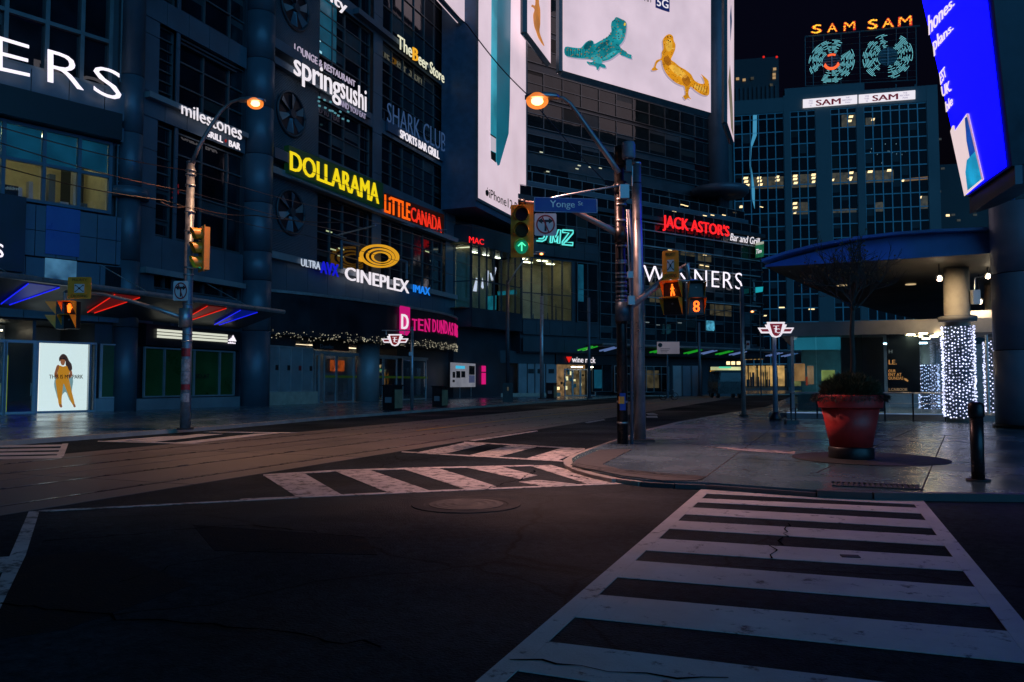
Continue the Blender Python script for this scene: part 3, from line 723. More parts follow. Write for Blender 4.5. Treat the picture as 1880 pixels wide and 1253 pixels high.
# ---------------------------------------------------------------- C: cinema block
C0, C1 = 43.2, 73.4
bC = thing("cinema_building", "tall dark cinema block with round fan panels and many signs", "building", PB.P(58, 0))
g = MB(); core(g, PB, 41.45, 47.2, 0, 52, -.05); core(g, PB, 47.2, C1, 4.8, 52, -.5); core(g, PB, 62.5, C1, 0, 4.75, -.5); g.build("wall", M['panel_dark'], bC)
g = MB(); pc = Vector((-34.7, 42.5, 0)); zs = [0.1, 5.0, 8.3, 10.2, 13.4, 16.6, 19.8, 23, 26.2, 29.4, 33, 50]
for a_, b_ in zip(zs, zs[1:]): g.cyl(pc + Vector((0, 0, a_ + .02)), pc + Vector((0, 0, b_ - .02)), .95, .95, 28)
g.build("column", M['panel'], bC, True)
zC = lambda v: zB(690, v)
bands = [zC(514) - 1.2, zC(514), zC(396), zC(330), zC(240), zC(212), zC(66), zC(40)]
sF0, sF1 = C0 + .2, sb(578)
g = MB().slab(PB, sF0, sF1, bands[0], 52, -.3, .02); g.build("siding", M['siding'], bC)
for (u, v, r) in ((533, 390, 1), (534, 210, 1), (541, 15, 1), (541, -190, 1)):
    s_, z_ = PB.hit(u, v, .05); f = MB(); R0 = 1.55
    ring = [PB.P(s_ + R0 * math.cos(a), z_ + R0 * math.sin(a), .12) for a in [2 * math.pi * i / 36 for i in range(37)]]
    fan = MB().tube(ring, .10, 8).build("fan", M['fan'], bC, True)
    for i in range(6):
        a = i * math.pi / 3 + .3
        q = [PB.P(s_ + rr * math.cos(a + da), z_ + rr * math.sin(a + da), o) for rr, da, o in ((.35, -.25, .06), (1.42, -.13, .06), (1.42, .30, .22), (.35, .25, .18))]
        MB().prism(q, PB.n * .03).build("blade", M['panel'] if i % 3 else M['panel_light'], fan)
    MB().cyl(PB.P(s_, z_, .05), PB.P(s_, z_, .3), .32, .3, 20).build("hub", M['fan'], fan)
    MB().cyl(PB.P(s_, z_, .026), PB.P(s_, z_, .05), R0, R0, 36).build("back_plate", M['fascia'], fan)
ws = [(sb(583), sb(678), [0, .24, .48, .80, 1]), (sb(697), sb(815), 6)]
for s0, s1, cols in ws:
    for z0, z1, n in ((bands[1], bands[2], 4), (bands[3], bands[4], 4), (bands[5], bands[6], 6), (bands[7], bands[7] + 9, 4)):
        bay(bC, PB, s0, s1, z0, z1, cols, n, -.35)
# dim lit office behind the upper bay and strips behind the lower windows
MB().slab(PB, sb(583) + .1, sb(624, 80), zC(160), zC(40) + 1.6, -.345, -.325).build("lit_window", M['E_tealroom'], bC)
for u, v in ((590, 92), (588, 70)): s_, z_ = PB.hit(u, v); MB().slab(PB, s_ - .25, s_ + .5, z_ - .08, z_ + .1, -.32, -.30).build("ceiling_light", emit("cool_strip", lin(150, 205, 220), 1.0), bC)
for u, v in ((611, 425), (618, 458), (633, 457), (632, 470), (581, 469), (790, 462)):
    s_, z_ = PB.hit(u, v); MB().slab(PB, s_ - .4, s_ + .4, z_ - .05, z_ + .05, -.34, -.32).build("ceiling_light", emit("office_strip", lin(190, 200, 150), .8), bC)
g = MB(); g.panels(PB, sb(679), sb(696), bands[0], 50, 1, 12, .03); g.panels(PB, sb(816), C1 - .1, bands[0], 50, 1, 12, .03)
for a, b in ((bands[2], bands[3]), (bands[4], bands[5]), (bands[6], bands[7])): g.panels(PB, sF1 + .1, sb(815), a + .05, b - .05, 8, 1, .0)
g.panels(PB, C0 + .2, C1 - .2, bands[0] - 1.2, bands[1] - .1, 12, 1, .06)
g.build("cladding", M['panel'], bC)
for a, s0, s1 in ((bands[2] + .1, sF0 - .5, C1), (bands[4] + .4, sF0 - .5, sb(560)), (bands[6] + .3, sb(640), sb(800)), (bands[1] - .25, sF0, C1 - .6)):
    MB().slab(PB, s0, s1, a, a + .45, .08, .6).build("ledge", M['panel_light'] if a < 20 else M['panel'], bC)
for u, v in ((520, 80), (480, 300), (482, 80)): pass
# ribbed outrigger brackets
for v in (85, 285):
    s_, z_ = PB.hit(492, v); MB().slab(PB, s_ - .4, s_ + 2.6, z_ - .35, z_ + .35, .05, .9).build("bracket", M['panel'], bC)
# bow fronted marquee
prof = [(43.4, .05), (47, 1.3), (51, 2.2), (55, 2.8), (59, 3.15), (63, 3.2), (66, 2.9), (68.5, 2.35), (70.5, 1.6), (72, .6), (72.4, .05)]
def bow(z0, z1, k=1.0, add=0.0):
    front = [PB.P(s_, z0, o * k + add) for s_, o in prof]; bk = [PB.P(prof[-1][0], z0, -.4), PB.P(prof[0][0], z0, -.4)]
    return MB().prism(front + bk, (0, 0, z1 - z0))
mq = thing("cinema_marquee", "dark bow fronted marquee hanging over the cinema entrance", "marquee", PB.P(58, 5))
bow(4.9, 7.75).build("drum", M['fascia'], mq)
bow(7.76, 7.95, 1.0, .14).build("rim", M['steel'], mq)
g = MB(); random.seed(3)
def bowpt(s_):
    for (a, b), (c, d) in zip(prof, prof[1:]):
        if a <= s_ <= c: t_ = (s_ - a) / (c - a); return b + (d - b) * t_, Vector((0, 0, 0)) + (PB.n * (c - a) - PB.d * (d - b)).normalized()
    return .05, PB.n
for i in range(360):
    s_ = random.uniform(43.8, 72); o, n = bowpt(s_); z_ = 4.9 + random.uniform(-.35, .45) * (.4 + .6 * abs(math.sin(s_ * .9)))
    g.bead(PB.P(s_, z_, o) + n * .1, random.uniform(.018, .05))
o_ = g.build("fairy_lights", M['E_beadw'], mq, kind="stuff")
# entrance
def slabpx(pl, u0, u1, v0, v1, o0, o1, ur=None):
    ur = ur or (u0 + u1) / 2
    return MB().slab(pl, pl.s(u0, 700, o1), pl.s(u1, 700, o1), pl.z(ur, v1, o1), pl.z(ur, v0, o1), o0, o1)
bC["_"] = 0; del bC["_"]
s0, s1 = sb(482), sb(572)
MB().slab(PB, s0, s1 + .3, .1, 1.0, -.2, .35).build("plinth", M['beige'], bC)
for i in range(4):
    a = s0 + .3 + (s1 - s0 - .3) * i / 4; b = s0 + .3 + (s1 - s0 - .3) * (i + 1) / 4
    p_ = MB().slab(PB, a + .06, b - .06, 1.05, 4.1, .0, .06).build("metal_panel", M['panel_light'], bC)
    MB().slab(PB, (a + b) / 2 + .3, (a + b) / 2 + .62, 2.5, 2.85, .06, .08).build("notice", M['ink'] if i != 2 else M['sign_red'], p_)
MB().grid(PB, s0 + .3, s1, 1.02, 4.14, 4, [0, 1], .03, .1, .08).build("panel_frame", M['frame_pale'], bC)
g = MB()
for i in range(8): g.slab(PB, s0 + .2, s0 + 5, 4.22 + i * .09, 4.26 + i * .09, -.1, .1)
g.build("louvre", M['panel_dark'], bC)
MB().slab(PB, sb(576), sb(790), .1, 4.75, -4.2, -4.0).build("interior", M['room_grey'], bC)
MB().slab(PB, 47.2, 62.5, .09, .125, -4.2, .5).build("lobby_floor", M['beige'], bC)
MB().slab(PB, 47.2, 62.5, 4.7, 4.8, -4.2, -.2).build("lobby_ceiling", M['panel_dark'], bC)
MB().slab(PB, 51.8, 56.6, 4.62, 4.68, -3.4, -3.25).build("ceiling_light", emit("lobby_strip", (1, .8, .5), 2.0), bC)
MB().slab(PB, 57.6, 61.6, 4.62, 4.68, -3.4, -3.25).build("ceiling_light", emit("lobby_strip", (1, .8, .5), 2.0), bC)
for (a, b) in ((sb(579), sb(587)), (sb(596), sb(618)), (sb(619), sb(650)), (sb(684), sb(704)), (sb(705), sb(729)), (sb(740), sb(758)), (sb(759), sb(783))):
    leaf(bC, PB, a, b, .14, 3.75)
MB().slab(PB, sb(576), sb(785), 3.8, 4.0, -.15, .05).build("door_header", M['frame_pale'], bC)
pc = PB.P(sb(669), .1, .3); MB().cyl(pc, pc + Vector((0, 0, 4.7)), .95, .95, 28).build("column", M['panel_light'], bC, True)
t = thing("shop_poster", "glowing orange picture panel behind the cinema door glass", "poster", PB.P(sb(612), 3, -3.9))
slabpx(PB, 607, 632, 662, 682, -3.95, -3.9).build("picture", emit("orange_poster", lin(200, 80, 30), .8, .8, 3), t)
slabpx(PB, 596, 655, 690, 694, -.07, -.06).build("door_band", mat("yellow_band", (.5, .35, .02)), bC)
slabpx(PB, 684, 785, 691, 695, -.07, -.06).build("door_band", mat("yellow_band", (.5, .35, .02)), bC)
slabpx(PB, 579, 640, 629, 643, -.3, .0).build("station_sign_box", M['fascia'], bC)
px_text(MB(), "Dundas", PB, (588, 632), (612, 633), (612, 641), (588, 640), out=.02, depth=.02).build("station_lettering", M['panel_light'], bC)

# ---------------------------------------------------------------- D: projecting glass box beside the cinema
PD = PL((-33, 72.95), dvp(1900))
PDL = PL((-35, 72.95), (1, 0))                       # its short left return
D1 = 9.48
bD = thing("glass_shop_building", "two storey glass box shop lit yellow inside, between cinema and lit lounge", "building", PD.P(4, 0))
zD = lambda v: PD.z(867, v)
g = MB(); g.slab(PD, .02, D1, zD(448), zD(412), -6, .1); g.slab(PD, .02, D1, zD(600), zD(566), -6, .1); g.slab(PD, -.5, D1 + 6, 0, zD(600), -9, -1.8)
g.slab(PD, -4, D1, zD(412), 52, -12, -3)
g.slab(PDL, -.2, 1.98, zD(448), zD(412), -.3, .02); g.slab(PDL, -.2, 1.98, zD(600), zD(566), -.3, .02)
g.build("wall", M['panel_dark'], bD)
g = MB()
g.sheet([PD.P(-1.2, zD(566), -4), PD.P(D1, zD(566), -4), PD.P(D1, zD(448), -4), PD.P(-1.2, zD(448), -4)])
g.sheet([PD.P(-1.4, zD(566), -.1), PD.P(D1, zD(566), -.1), PD.P(D1, zD(566), -4), PD.P(-1.4, zD(566), -4)])
g.sheet([PD.P(-1.4, zD(447.8), -.1), PD.P(D1, zD(447.8), -.1), PD.P(D1, zD(447.8), -4), PD.P(-1.4, zD(447.8), -4)])
g.build("interior", M['room'], bD)
MB().slab(PDL, .1, 1.85, zD(565), zD(449), -.6, -.5).build("interior", M['room'], bD)
for a, o in ((.6, -.3), ):
    MB().slab(PDL, .2, 1.7, zD(449) - .3, zD(449) - .2, -.3, -.2).build("ceiling_light", emit("wall_washer", (1, .82, .5), 1.5), bD)
for a in (1.2, 3.4, 5.6, 7.8): MB().slab(PD, a, a + .9, zD(449) - .12, zD(449) - .05, -2.6, -2.3).build("ceiling_light", M['E_strip'], bD)
w = MB().slab(PD, .02, D1, zD(566), zD(448), -.1, -.08).build("window", M['clear'], bD)
MB().grid(PD, .02, D1, zD(566), zD(448), 7, [0, .45, 1], -.06, .12, .16).build("frame", M['panel_dark'], w)
w = MB().slab(PDL, .05, 1.95, zD(566), zD(448), .0, .01).build("window", M['clear'], bD)
MB().grid(PDL, .05, 1.95, zD(566), zD(448), 1, [0, .42, 1], .02, .1, .1).build("frame", M['panel_dark'], w)
z6 = lambda pts: zoomed(pts, 1504 / 480, 860, 400)
g = MB()
for q in ([(25, 422), (44, 345), (50, 350), (46, 425)], [(72, 400), (80, 345), (86, 400), (82, 410)], [(102, 390), (108, 305), (115, 305), (110, 392)], [(132, 362), (122, 318), (130, 318), (138, 350)], [(138, 362), (152, 285), (160, 288), (144, 364)]):
    px_poly(g, PD, z6(q), -.3, .05)
t = solo(g, "shop_sign", M['E_sign'], "white upright sign strokes hanging inside the yellow glass box", "sign")
t = solo(px_poly(px_poly(MB(), PD, z6([(98, 455), (160, 447), (158, 530), (102, 532)]), -.9, .05), PD, z6([(165, 425), (275, 415), (277, 440), (170, 448)]), -.9, .05), "shop_display_or_reflection", emit("poster_reflection_teal", lin(30, 130, 140), .7, .6, 1), "teal glowing panels for poster and window reflections inside the yellow glass box", "display")  # teal window reflections and a small poster, put in as glowing panels
g = MB(); px_text(g, "MAC", PD, (861, 434), (888, 440), (888, 450), (861, 446), out=.15, depth=.05)
solo(g, "shop_sign", M['E_red'], "small red letters on the roof band of the yellow glass box", "sign")

# ---------------------------------------------------------------- E: restaurant and department store block
E0 = (PD.o + PD.d * D1)
PE = PL((E0.x, E0.y), dvp(3050))
se = lambda u, v=704, o=0: PE.s(u, v, o)
ze = lambda u, v, o=0: PE.z(u, v, o)
EL = se(1398)
bE = thing("lounge_building", "dark glass block with terraces, lit lounge window and big upper wall", "building", PE.P(20, 0))
zr0, zr1 = ze(1010, 588), ze(1010, 476)
sr1 = se(1052)
ztop = ze(1200, 378)
g = MB()
g.slab(PE, 0, EL, 5.0, zr0 - .03, -12, -.3); g.slab(PE, sr1 + .1, EL, zr0, ztop - 2, -12, -.4); g.slab(PE, 0, sr1 + .1, zr1 + .03, ztop - 2, -12, -.4); g.slab(PE, 0, EL, 0, 4.95, -12, -3.4)
g.slab(PE, -1, EL + 1, ztop - 1.9, ztop - 1.4, -14, .3)
g.slab(PE, -8, se(1345, 200), ztop + 2, 75, -20, -7)
g.build("wall", M['panel_dark'], bE)
room(bE, PE, .1, sr1, zr0, zr1, -.25, 4.5, 'room', [(.02, .22, .2, .25), (.42, .62, .2, .25), (.3, .5, .6, .65), (.75, .9, .5, .55)])
MB().grid(PE, 0, sr1, zr0, zr1, 5, [0, .42, 1], -.22, .12, .16).build("window_frame", M['panel_dark'], bE)
for u, v, h in ((1045, 520, 2.2), (1003, 575, .9), (1030, 572, 1.1)):
    s_, z_ = PE.hit(u, v); MB().cyl(PE.P(s_, zr0, -2.5), PE.P(s_, zr0 + h, -2.5), .12, .04, 8).build("display_figure", M['panel'], bE)
bay(bE, PE, se(1062), se(1100), zr0, zr1, 2, [0, .55, 1], -.2, 'pane_b')
MB().slab(PE, se(1064), se(1074), zr0 + 2.4, zr1 - .2, -.19, -.17).build("lit_window", M['E_tealroom'], bE)
bay(bE, PE, .2, se(1100), ze(1030, 440), ze(1030, 385), 7, 2, -.3, 'pane_b')
bay(bE, PE, se(1104), EL, 6.9, ztop - 2.2, 16, [0, .10, .20, .30, .38, .46, .54, .62, .70, .78, .86, .93, 1], -.25, 'pane_b', .09, fm='frame')
g = MB(); g.panels(PE, .1, se(1100), ze(1030, 474), ze(1030, 443), 5, 1, .05); g.build("cladding", M['panel_dark'], bE)
g = MB(); g.panels(PE, .1, EL, 5.1, 6.7, 14, 1, .05)
g.panels(PE, .1, se(1100), 7.0, zr0 - .1, 6, 1, .05)
g.build("cladding", M['panel_dark'], bE)
for v in (427, 441, 468, 498, 556):
    z_ = ze(1306, v); MB().slab(PE, se(1180), EL, z_ - .07, z_ + .07, -.1, .12).build("ledge", M['frame_pale'], bE)
for u0, u1, v0, v1 in ((1226, 1240, 461, 470), (1252, 1280, 462, 470), (1284, 1308, 467, 480), (1285, 1305, 484, 497), (1195, 1235, 520, 556), (1306, 1345, 560, 580)):
    sa_, sb_ = se(u0, v0), se(u1, v0); MB().slab(PE, sa_, sb_, ze((u0 + u1) / 2, v1), ze((u0 + u1) / 2, v0), -.24, -.22).build("lit_window", M['E_dimroom'], bE)
for u, v in ((1232, 459), (1262, 462), (1296, 469), (1290, 487), (1300, 489), (1310, 395), (1262, 378), (1255, 376), (1331, 395), (1296, 396), (1213, 396), (1190, 592), (1210, 597), (1250, 593), (1400, 380), (1240, 388)):
    s_, z_ = PE.hit(u, v); MB().slab(PE, s_ - .35, s_ + .35, z_ - .05, z_ + .05, -.2, -.16).build("ceiling_light", M['E_office'] if v < 500 else emit("cool_bar", lin(110, 120, 120), .9), bE)
# terraces with glass rails
for zt_, o in ((ztop - .9, 0), (ztop + 1.6, -2.5)):
    MB().grid(PE, -.5, EL, zt_ - .5, zt_ + .65, 22, [0, 1], o, .05, .05).build("terrace_rail", M['steel'], bE)
    MB().slab(PE, -.5, EL, zt_ - .45, zt_ + .6, o - .06, o - .04).build("terrace_glass", M['pane_b'], bE)
MB().slab(PE, -6, EL + .5, ztop + .5, ztop + 1.0, -7, -2.2).build("terrace_slab", M['panel'], bE)
bay(bE, PE, -3, EL - 2, ztop + 1.2, ztop + 4.4, 14, 1, -6.6, 'pane_b')
for u, v in ((1006, 275), (1076, 300), (1096, 303), (1072, 306), (1018, 311), (1115, 305), (1158, 334), (1210, 362), (1238, 362)):
    s_, z_ = PE.hit(u, v, -5); MB().slab(PE, s_ - .22, s_ + .22, z_ - .06, z_ + .06, -6.4, -6.3).build("ceiling_light", emit("pale_bulb", lin(200, 200, 170), .9), bE)
# upper wall: bands of glazing behind the gecko board
su0, su1 = se(960, 200, -7), se(1300, 200, -7)
for v0, v1 in ((262, 215), (208, 165), (150, 100), (90, 30), (20, -60), (305, 275)):
    bay(bE, PE, su0, su1, ze(1100, v0, -7) , ze(1100, v1, -7), 11, 2, -6.9, 'pane_b', .08)
pc = PE.P(se(1322, 200, -6), 0, -6.6)
MB().cyl(pc + Vector((0, 0, ztop)), pc + Vector((0, 0, 75)), 1.6, 1.6, 24).build("column", M['panel'], bE, True)
dk = PE.P(se(1322, 355, -4), ze(1322, 362, -4), -4)
MB().lathe(dk, [(.3, 0), (3.6, .1), (4.0, .5), (4.0, 1.1), (.3, 1.3)], 48).build("terrace_canopy", M['panel'], bE, True)
MB().cyl(dk + Vector((0, 0, -5)), dk, .5, .5, 16).build("canopy_post", M['panel_dark'], bE, True)
# rounded end of the block
pe = PE.P(EL - .2, 0, -3); MB().cyl(pe + Vector((0, 0, 5)), pe + Vector((0, 0, ztop - 1.5)), 2.9, 2.9, 32).build("corner_glazing", M['pane_b'], bE, True)
for z_ in [6.5 + 1.55 * i for i in range(10)]: MB().cyl(pe + Vector((0, 0, z_)), pe + Vector((0, 0, z_ + .12)), 3.0, 3.0, 32).build("corner_rail", M['frame'], bE, True)
# street level shopfronts
zs_ = ze(1000, 668, -.5)
g = MB()
for u0, u1 in ((952, 967), (969, 981), (983, 1001), (1003, 1022)): g.slab(PE, se(u0, 704, -1.2), se(u1, 704, -1.2), .2, zs_, -1.4, -1.2)
g.build("metal_panel", M['panel_light'], bE)
for u in (975, 992, 1012):
    s_, z_ = PE.hit(u, 682, -1.2); MB().slab(PE, s_ - .4, s_ + .4, z_ - .25, z_ + .25, -1.2, -1.17).build("notice", M['ink'], bE)
MB().slab(PE, -2, se(1040), .1, .5, -1.6, -1.1).build("plinth", M['beige'], bE)
MB().slab(PE, -9, se(1036, 704, -1.2), zs_, 5.2, -1.8, -1.1).build("fascia", M['panel_dark'], bE)
a, b = se(1037, 704, -1.2), se(1094, 704, -1.2)
MB().slab(PE, a, b, .1, zs_, -3.3, -3.2).build("shop_wall", emit("wine_shop_glow", lin(120, 92, 60), .8, .8, 1.6), bE)
for i in range(16):
    s_ = random.uniform(a + .3, b - .3); z_ = random.uniform(.8, 3.2)
    MB().slab(PE, s_ - .15, s_ + .15, z_, z_ + random.uniform(.2, .5), -3.18, -3.1).build("shelf_goods", M['E_office'] if i % 3 == 0 else (M['ink'] if i % 3 == 1 else M['E_tealroom']), bE)
for k in range(4): leaf(bE, PE, a + (b - a) * k / 4 + .05, a + (b - a) * (k + 1) / 4 - .05, .15, zs_ - .6, -1.3)
for k in (.2, .4, .75): MB().slab(PE, a + (b - a) * k, a + (b - a) * k + .6, zs_ - .35, zs_ - .25, -1.2, -1.0).build("shop_light", M['E_strip'], bE)
MB().slab(PE, se(1030), se(1140), zs_ + .0, zs_ + 1.3, -1.3, -.9).build("fascia", M['fascia'], bE)
bay(bE, PE, se(1099), se(1135), .6, zs_, 2, 1, -1.2, 'pane_b')
bay(bE, PE, se(1140), se(1240), .5, zs_ - .1, 7, [0, .7, 1], -1.2, 'pane_b', fm='frame_pale')
for u0, u1, m in ((1183, 1196, 'E_dimroom'), (1198, 1212, 'E_dimroom'), (1103, 1118, 'E_tealroom'), (1213, 1222, 'E_dimroom')):
    MB().slab(PE, se(u0), se(u1), 1.0, zs_ - .6, -1.19, -1.16).build("lit_window", M[m], bE)
# magenta strip and vertical sign on the recessed wall under box D
t = thing("light_panel", "magenta upright light panel split by a dark bar on the wall", "light", PD.P(7, 3, -1.7))
for v0, v1 in ((672, 683), (685, 706)): MB().slab(PD, PD.s(884, 690, -1.7), PD.s(890.5, 690, -1.7), PD.z(887, v1, -1.7), PD.z(887, v0, -1.7), -1.7, -1.6).build("light_bar", M['E_pink'], t)
awE = thing("awning", "long flat awning with green and white lights under the far block", "awning", PE.P(25, 6))
za_ = ze(1250, 641, 2.5)
MB().slab(PE, se(1075), EL + 6, za_, za_ + .25, -.2, 3.0).build("roof_panel", M['panel_dark'], awE)
MB().tube([PE.P(se(1075), za_ + .2, 3.05), PE.P(EL + 6, za_ + .2, 3.05)], .14, 8).build("edge_tube", M['steel'], awE)
for i, (u, m) in enumerate(((1068, 'E_green'), (1108, 'E_white'), (1200, 'E_green'), (1262, 'E_green'), (1290, 'E_white'), (1320, 'E_green'), (1345, 'E_white'), (1412, 'E_white'), (1440, 'E_white'))):
    s_ = PE.s(u, 645, 1.5)
    for e in (0, .7): MB().hexa([PE.P(s_ + e - .4, za_ - .3 - .25, 1.2), PE.P(s_ + e - .2, za_ - .55, 1.2), PE.P(s_ + e + .6, za_ - .12, 2.8), PE.P(s_ + e + .4, za_ - .12, 2.8), PE.P(s_ + e - .4, za_ - .4, 1.2), PE.P(s_ + e - .2, za_ - .4, 1.2), PE.P(s_ + e + .6, za_ - .02, 2.8), PE.P(s_ + e + .4, za_ - .02, 2.8)]).build("light_trough", emit("dim_" + m, lin(40, 200, 50) if m == 'E_green' else lin(120, 150, 215), .42), awE)

# ---------------------------------------------------------------- tower with the record neon
p0 = at(1580, 704, 165); dS = -dvp(-5800)
PS = PL((p0.x, p0.y), dS)
ss = lambda u, v, o=0: PS.s(u, v, o)
zs = lambda u, v, o=0: PS.z(u, v, o)
bS = thing("office_tower", "teal grid office tower carrying the twin record neon signs on its roof", "building", PS.P(0, 0))
z4 = lambda pts: zoomed(pts, 1790 / 400, 1340, 160)
sw, sm, se2 = ss(1310, 300), ss(1441, 200), ss(1722, 200)
zw, zm = zs(1400, 182), zs(1580, 166)
g = MB(); g.slab(PS, sw, sm, 0, zw, -30, -.6); g.slab(PS, sm, se2, 0, zm, -30, -.6); g.slab(PS, ss(1441, 160), ss(1588, 160), zm, zs(1520, 166) + .0 + 1.2, -8, -.5)
g.build("wall", M['tower'], bS)
H0 = 26 * 165 / 1466
def srows(zt, zb):
    r = [zt]; z = zt - .40 * H0
    while z > zb: r.append(z); z -= H0
    r.append(zb); r = r[::-1]; return [(q - zb) / (zt - zb) for q in r]
top = zs(1580, 196); bz = 4.6
edges = [(ss(1348, 300), ss(1440, 300), zs(1395, 210), 6), (ss(1452, 300), ss(1498.5, 300), zs(1475, 204), 3), (ss(1526.5, 300), ss(1574, 300), zs(1550, 199), 3), (ss(1588, 300), ss(1704, 300), zs(1646, 192), 7)]
g = MB()
for i, (a, b, zt, n) in enumerate(edges):
    w = bay(bS, PS, a, b, bz, zt, n, srows(zt, bz), -.2, 'pane_t', .22, fm='frame_teal')
cuts = [sw, edges[0][0], edges[0][1], edges[1][0], edges[1][1], edges[2][0], edges[2][1], edges[3][0], edges[3][1], se2]
for k in range(2, 10, 2): g.slab(PS, cuts[k], cuts[k + 1] if k < 9 else se2, 0, (zm if k > 2 else zm) - .02, -.6, .1)
for i in range(4): g.slab(PS, edges[i][0] - .0, edges[i][1], edges[i][2] + .1, (zw if i == 0 else zm) - .03, -.6, .07)
g.build("pier", M['tower'], bS)
for q in ([(98, 745), (440, 735), (440, 832), (98, 842)], [(507, 722), (706, 714), (706, 820), (507, 830)], [(842, 708), (1045, 700), (1045, 795), (842, 805)], [(1115, 690), (1345, 682), (1345, 780), (1115, 790)], [(918, 230), (1045, 224), (1045, 333), (918, 338)], [(1115, 255), (1190, 250), (1190, 322), (1115, 326)], [(1195, 950), (1265, 945), (1265, 1022), (1195, 1026)], [(1560, 898), (1625, 895), (1625, 1000), (1560, 1004)], [(845, 1005), (1040, 998), (1040, 1030), (845, 1036)], [(510, 950), (640, 945), (640, 1045), (510, 1050)]):
    q = z4(q); px_poly(MB(), PS, q, -.19, .03).build("lit_window", M['E_dimroom'], bS)
for x0, x1, y in ((112, 148, 750), (118, 150, 778), (130, 160, 808), (224, 256, 748), (228, 262, 773), (235, 268, 803), (374, 404, 740), (374, 408, 767), (520, 554, 732), (520, 554, 757), (525, 556, 790), (670, 705, 722), (672, 703, 748), (675, 700, 780), (840, 856, 765), (978, 1014, 706), (972, 1006, 748), (980, 1000, 762), (1133, 1172, 697), (1292, 1332, 686), (1412, 1432, 770), (978, 1012, 245), (966, 1000, 280), (1164, 1188, 268), (518, 552, 958), (520, 554, 993), (525, 547, 1033), (1560, 1575, 908), (80, 110, 985)):
    px_poly(MB(), PS, z4([(x0 + 3, y - 9), (x1 + 3, y - 11), (x1 - 3, y + 8), (x0 - 3, y + 10)]), -.15, .03).build("ceiling_light", M['E_office'], bS)
px_poly(MB(), PS, z4([(1425, 755), (1625, 735), (1625, 760), (1425, 778)]), -.17, .03).build("lit_window", emit("lit_blind", lin(120, 88, 44), .8), bS)
px_poly(MB(), PS, z4([(190, 232), (222, 230), (220, 398), (178, 505), (174, 640), (188, 730), (205, 850), (204, 1005), (184, 930), (170, 735), (163, 640), (164, 500), (188, 395)]), -.12, .03).build("painted_reflection", emit("cyan_reflection", lin(70, 150, 185), .8), bS)  # cyan reflection in the glazing, painted on as a glowing zigzag shape
random.seed(5)
for i in range(26):
    x = random.gauss(1290, 110); y = 545 + random.gauss(0, 35)
    px_poly(MB(), PS, z4([(x, y), (x + 6, y - 2), (x + 5, y + 7), (x, y + 8)]), -.14, .02).build("desk_lamp", emit("desk_lamp", lin(110, 140, 150), .7), bS) if i < 12 else None
for u, v, m in ((1560, 480, 'E_office'), (1572, 486, 'E_office'), (1490, 568, 'E_office'), (1435, 565, 'E_office'), (1402, 580, 'E_office'), (1555, 478, 'E_office')):
    s_, z_ = PS.hit(u, v, -.15); MB().slab(PS, s_ - .6, s_ + .6, z_ - .12, z_ + .12, -.15, -.12).build("ceiling_light", M[m], bS)
for u0, u1, m in ((1375, 1388, 'E_office'), (1392, 1404, 'E_dimroom'), (1406, 1420, 'E_office'), (1424, 1440, 'E_dimroom'), (1456, 1470, 'E_dimroom'), (1360, 1372, 'E_dimroom')):
    MB().slab(PS, ss(u0, 690), ss(u1, 690), 1.0, zs(1400, 672), .2, .3).build("lit_window", emit("street_shop", lin(205, 160, 90), .65, .8, .5), bS)
random.seed(8)
for i in range(34):
    u = random.uniform(1360, 1450); MB().slab(PS, ss(u, 690), ss(u + random.uniform(.8, 2.5), 690), .8, zs(1400, random.choice((674, 684, 692, 697))), .35, .45).build("shop_mullion" if i % 3 else "shop_display_or_reflection", M['ink'] if i % 2 else M['panel_dark'], bS)
# banners reading the shop name
def banner(u0, u1, t0, t1, b0, b1, x, lab):
    t = thing("roof_banner", lab, "banner", PS.P(ss(u0, b0), zs(u0, b0)))
    px_poly(MB(), PS, [(u0, t0), (u1, t1), (u1, b1), (u0, b0)], .3, .2).build("panel", M['E_white'], t)
    h = lambda f: t0 + (t1 - t0) * f; k = lambda f: b0 + (b1 - b0) * f; U = lambda f: u0 + (u1 - u0) * f
    def tx(s_, f0, f1, a, b, m, nm, **kw):
        px_text(MB(), s_, PS, (U(f0), h(f0) + (k(f0) - h(f0)) * a), (U(f1), h(f1) + (k(f1) - h(f1)) * a), (U(f1), h(f1) + (k(f1) - h(f1)) * b), (U(f0), h(f0) + (k(f0) - h(f0)) * b), out=.52, depth=.05, **kw).build(nm, m, t)
    tx("SAM", .24, .70, .18, .86, emit("banner_maroon", lin(100, 10, 24), .9), "lettering", bold=.05)
    gm = emit("banner_grey", lin(125, 120, 150), .9)
    tx("YES", .11, .18, .12, .32, gm, "small_lettering"); tx("THIS", .10, .18, .42, .60, gm, "small_lettering"); tx("IS", .13, .16, .70, .88, gm, "small_lettering")
    tx("THE", .79, .86, .10, .28, gm, "small_lettering"); tx("RECORD", .73, .90, .38, .56, gm, "small_lettering"); tx("MAN", .78, .87, .66, .84, gm, "small_lettering")
banner(1474, 1573.5, 183.5, 175, 199, 191, 0, "white lettered roof banner, the lower left of the two")
banner(1576.5, 1680, 175, 166.5, 190.5, 182.5, 0, "white lettered roof banner, the upper right of the two")
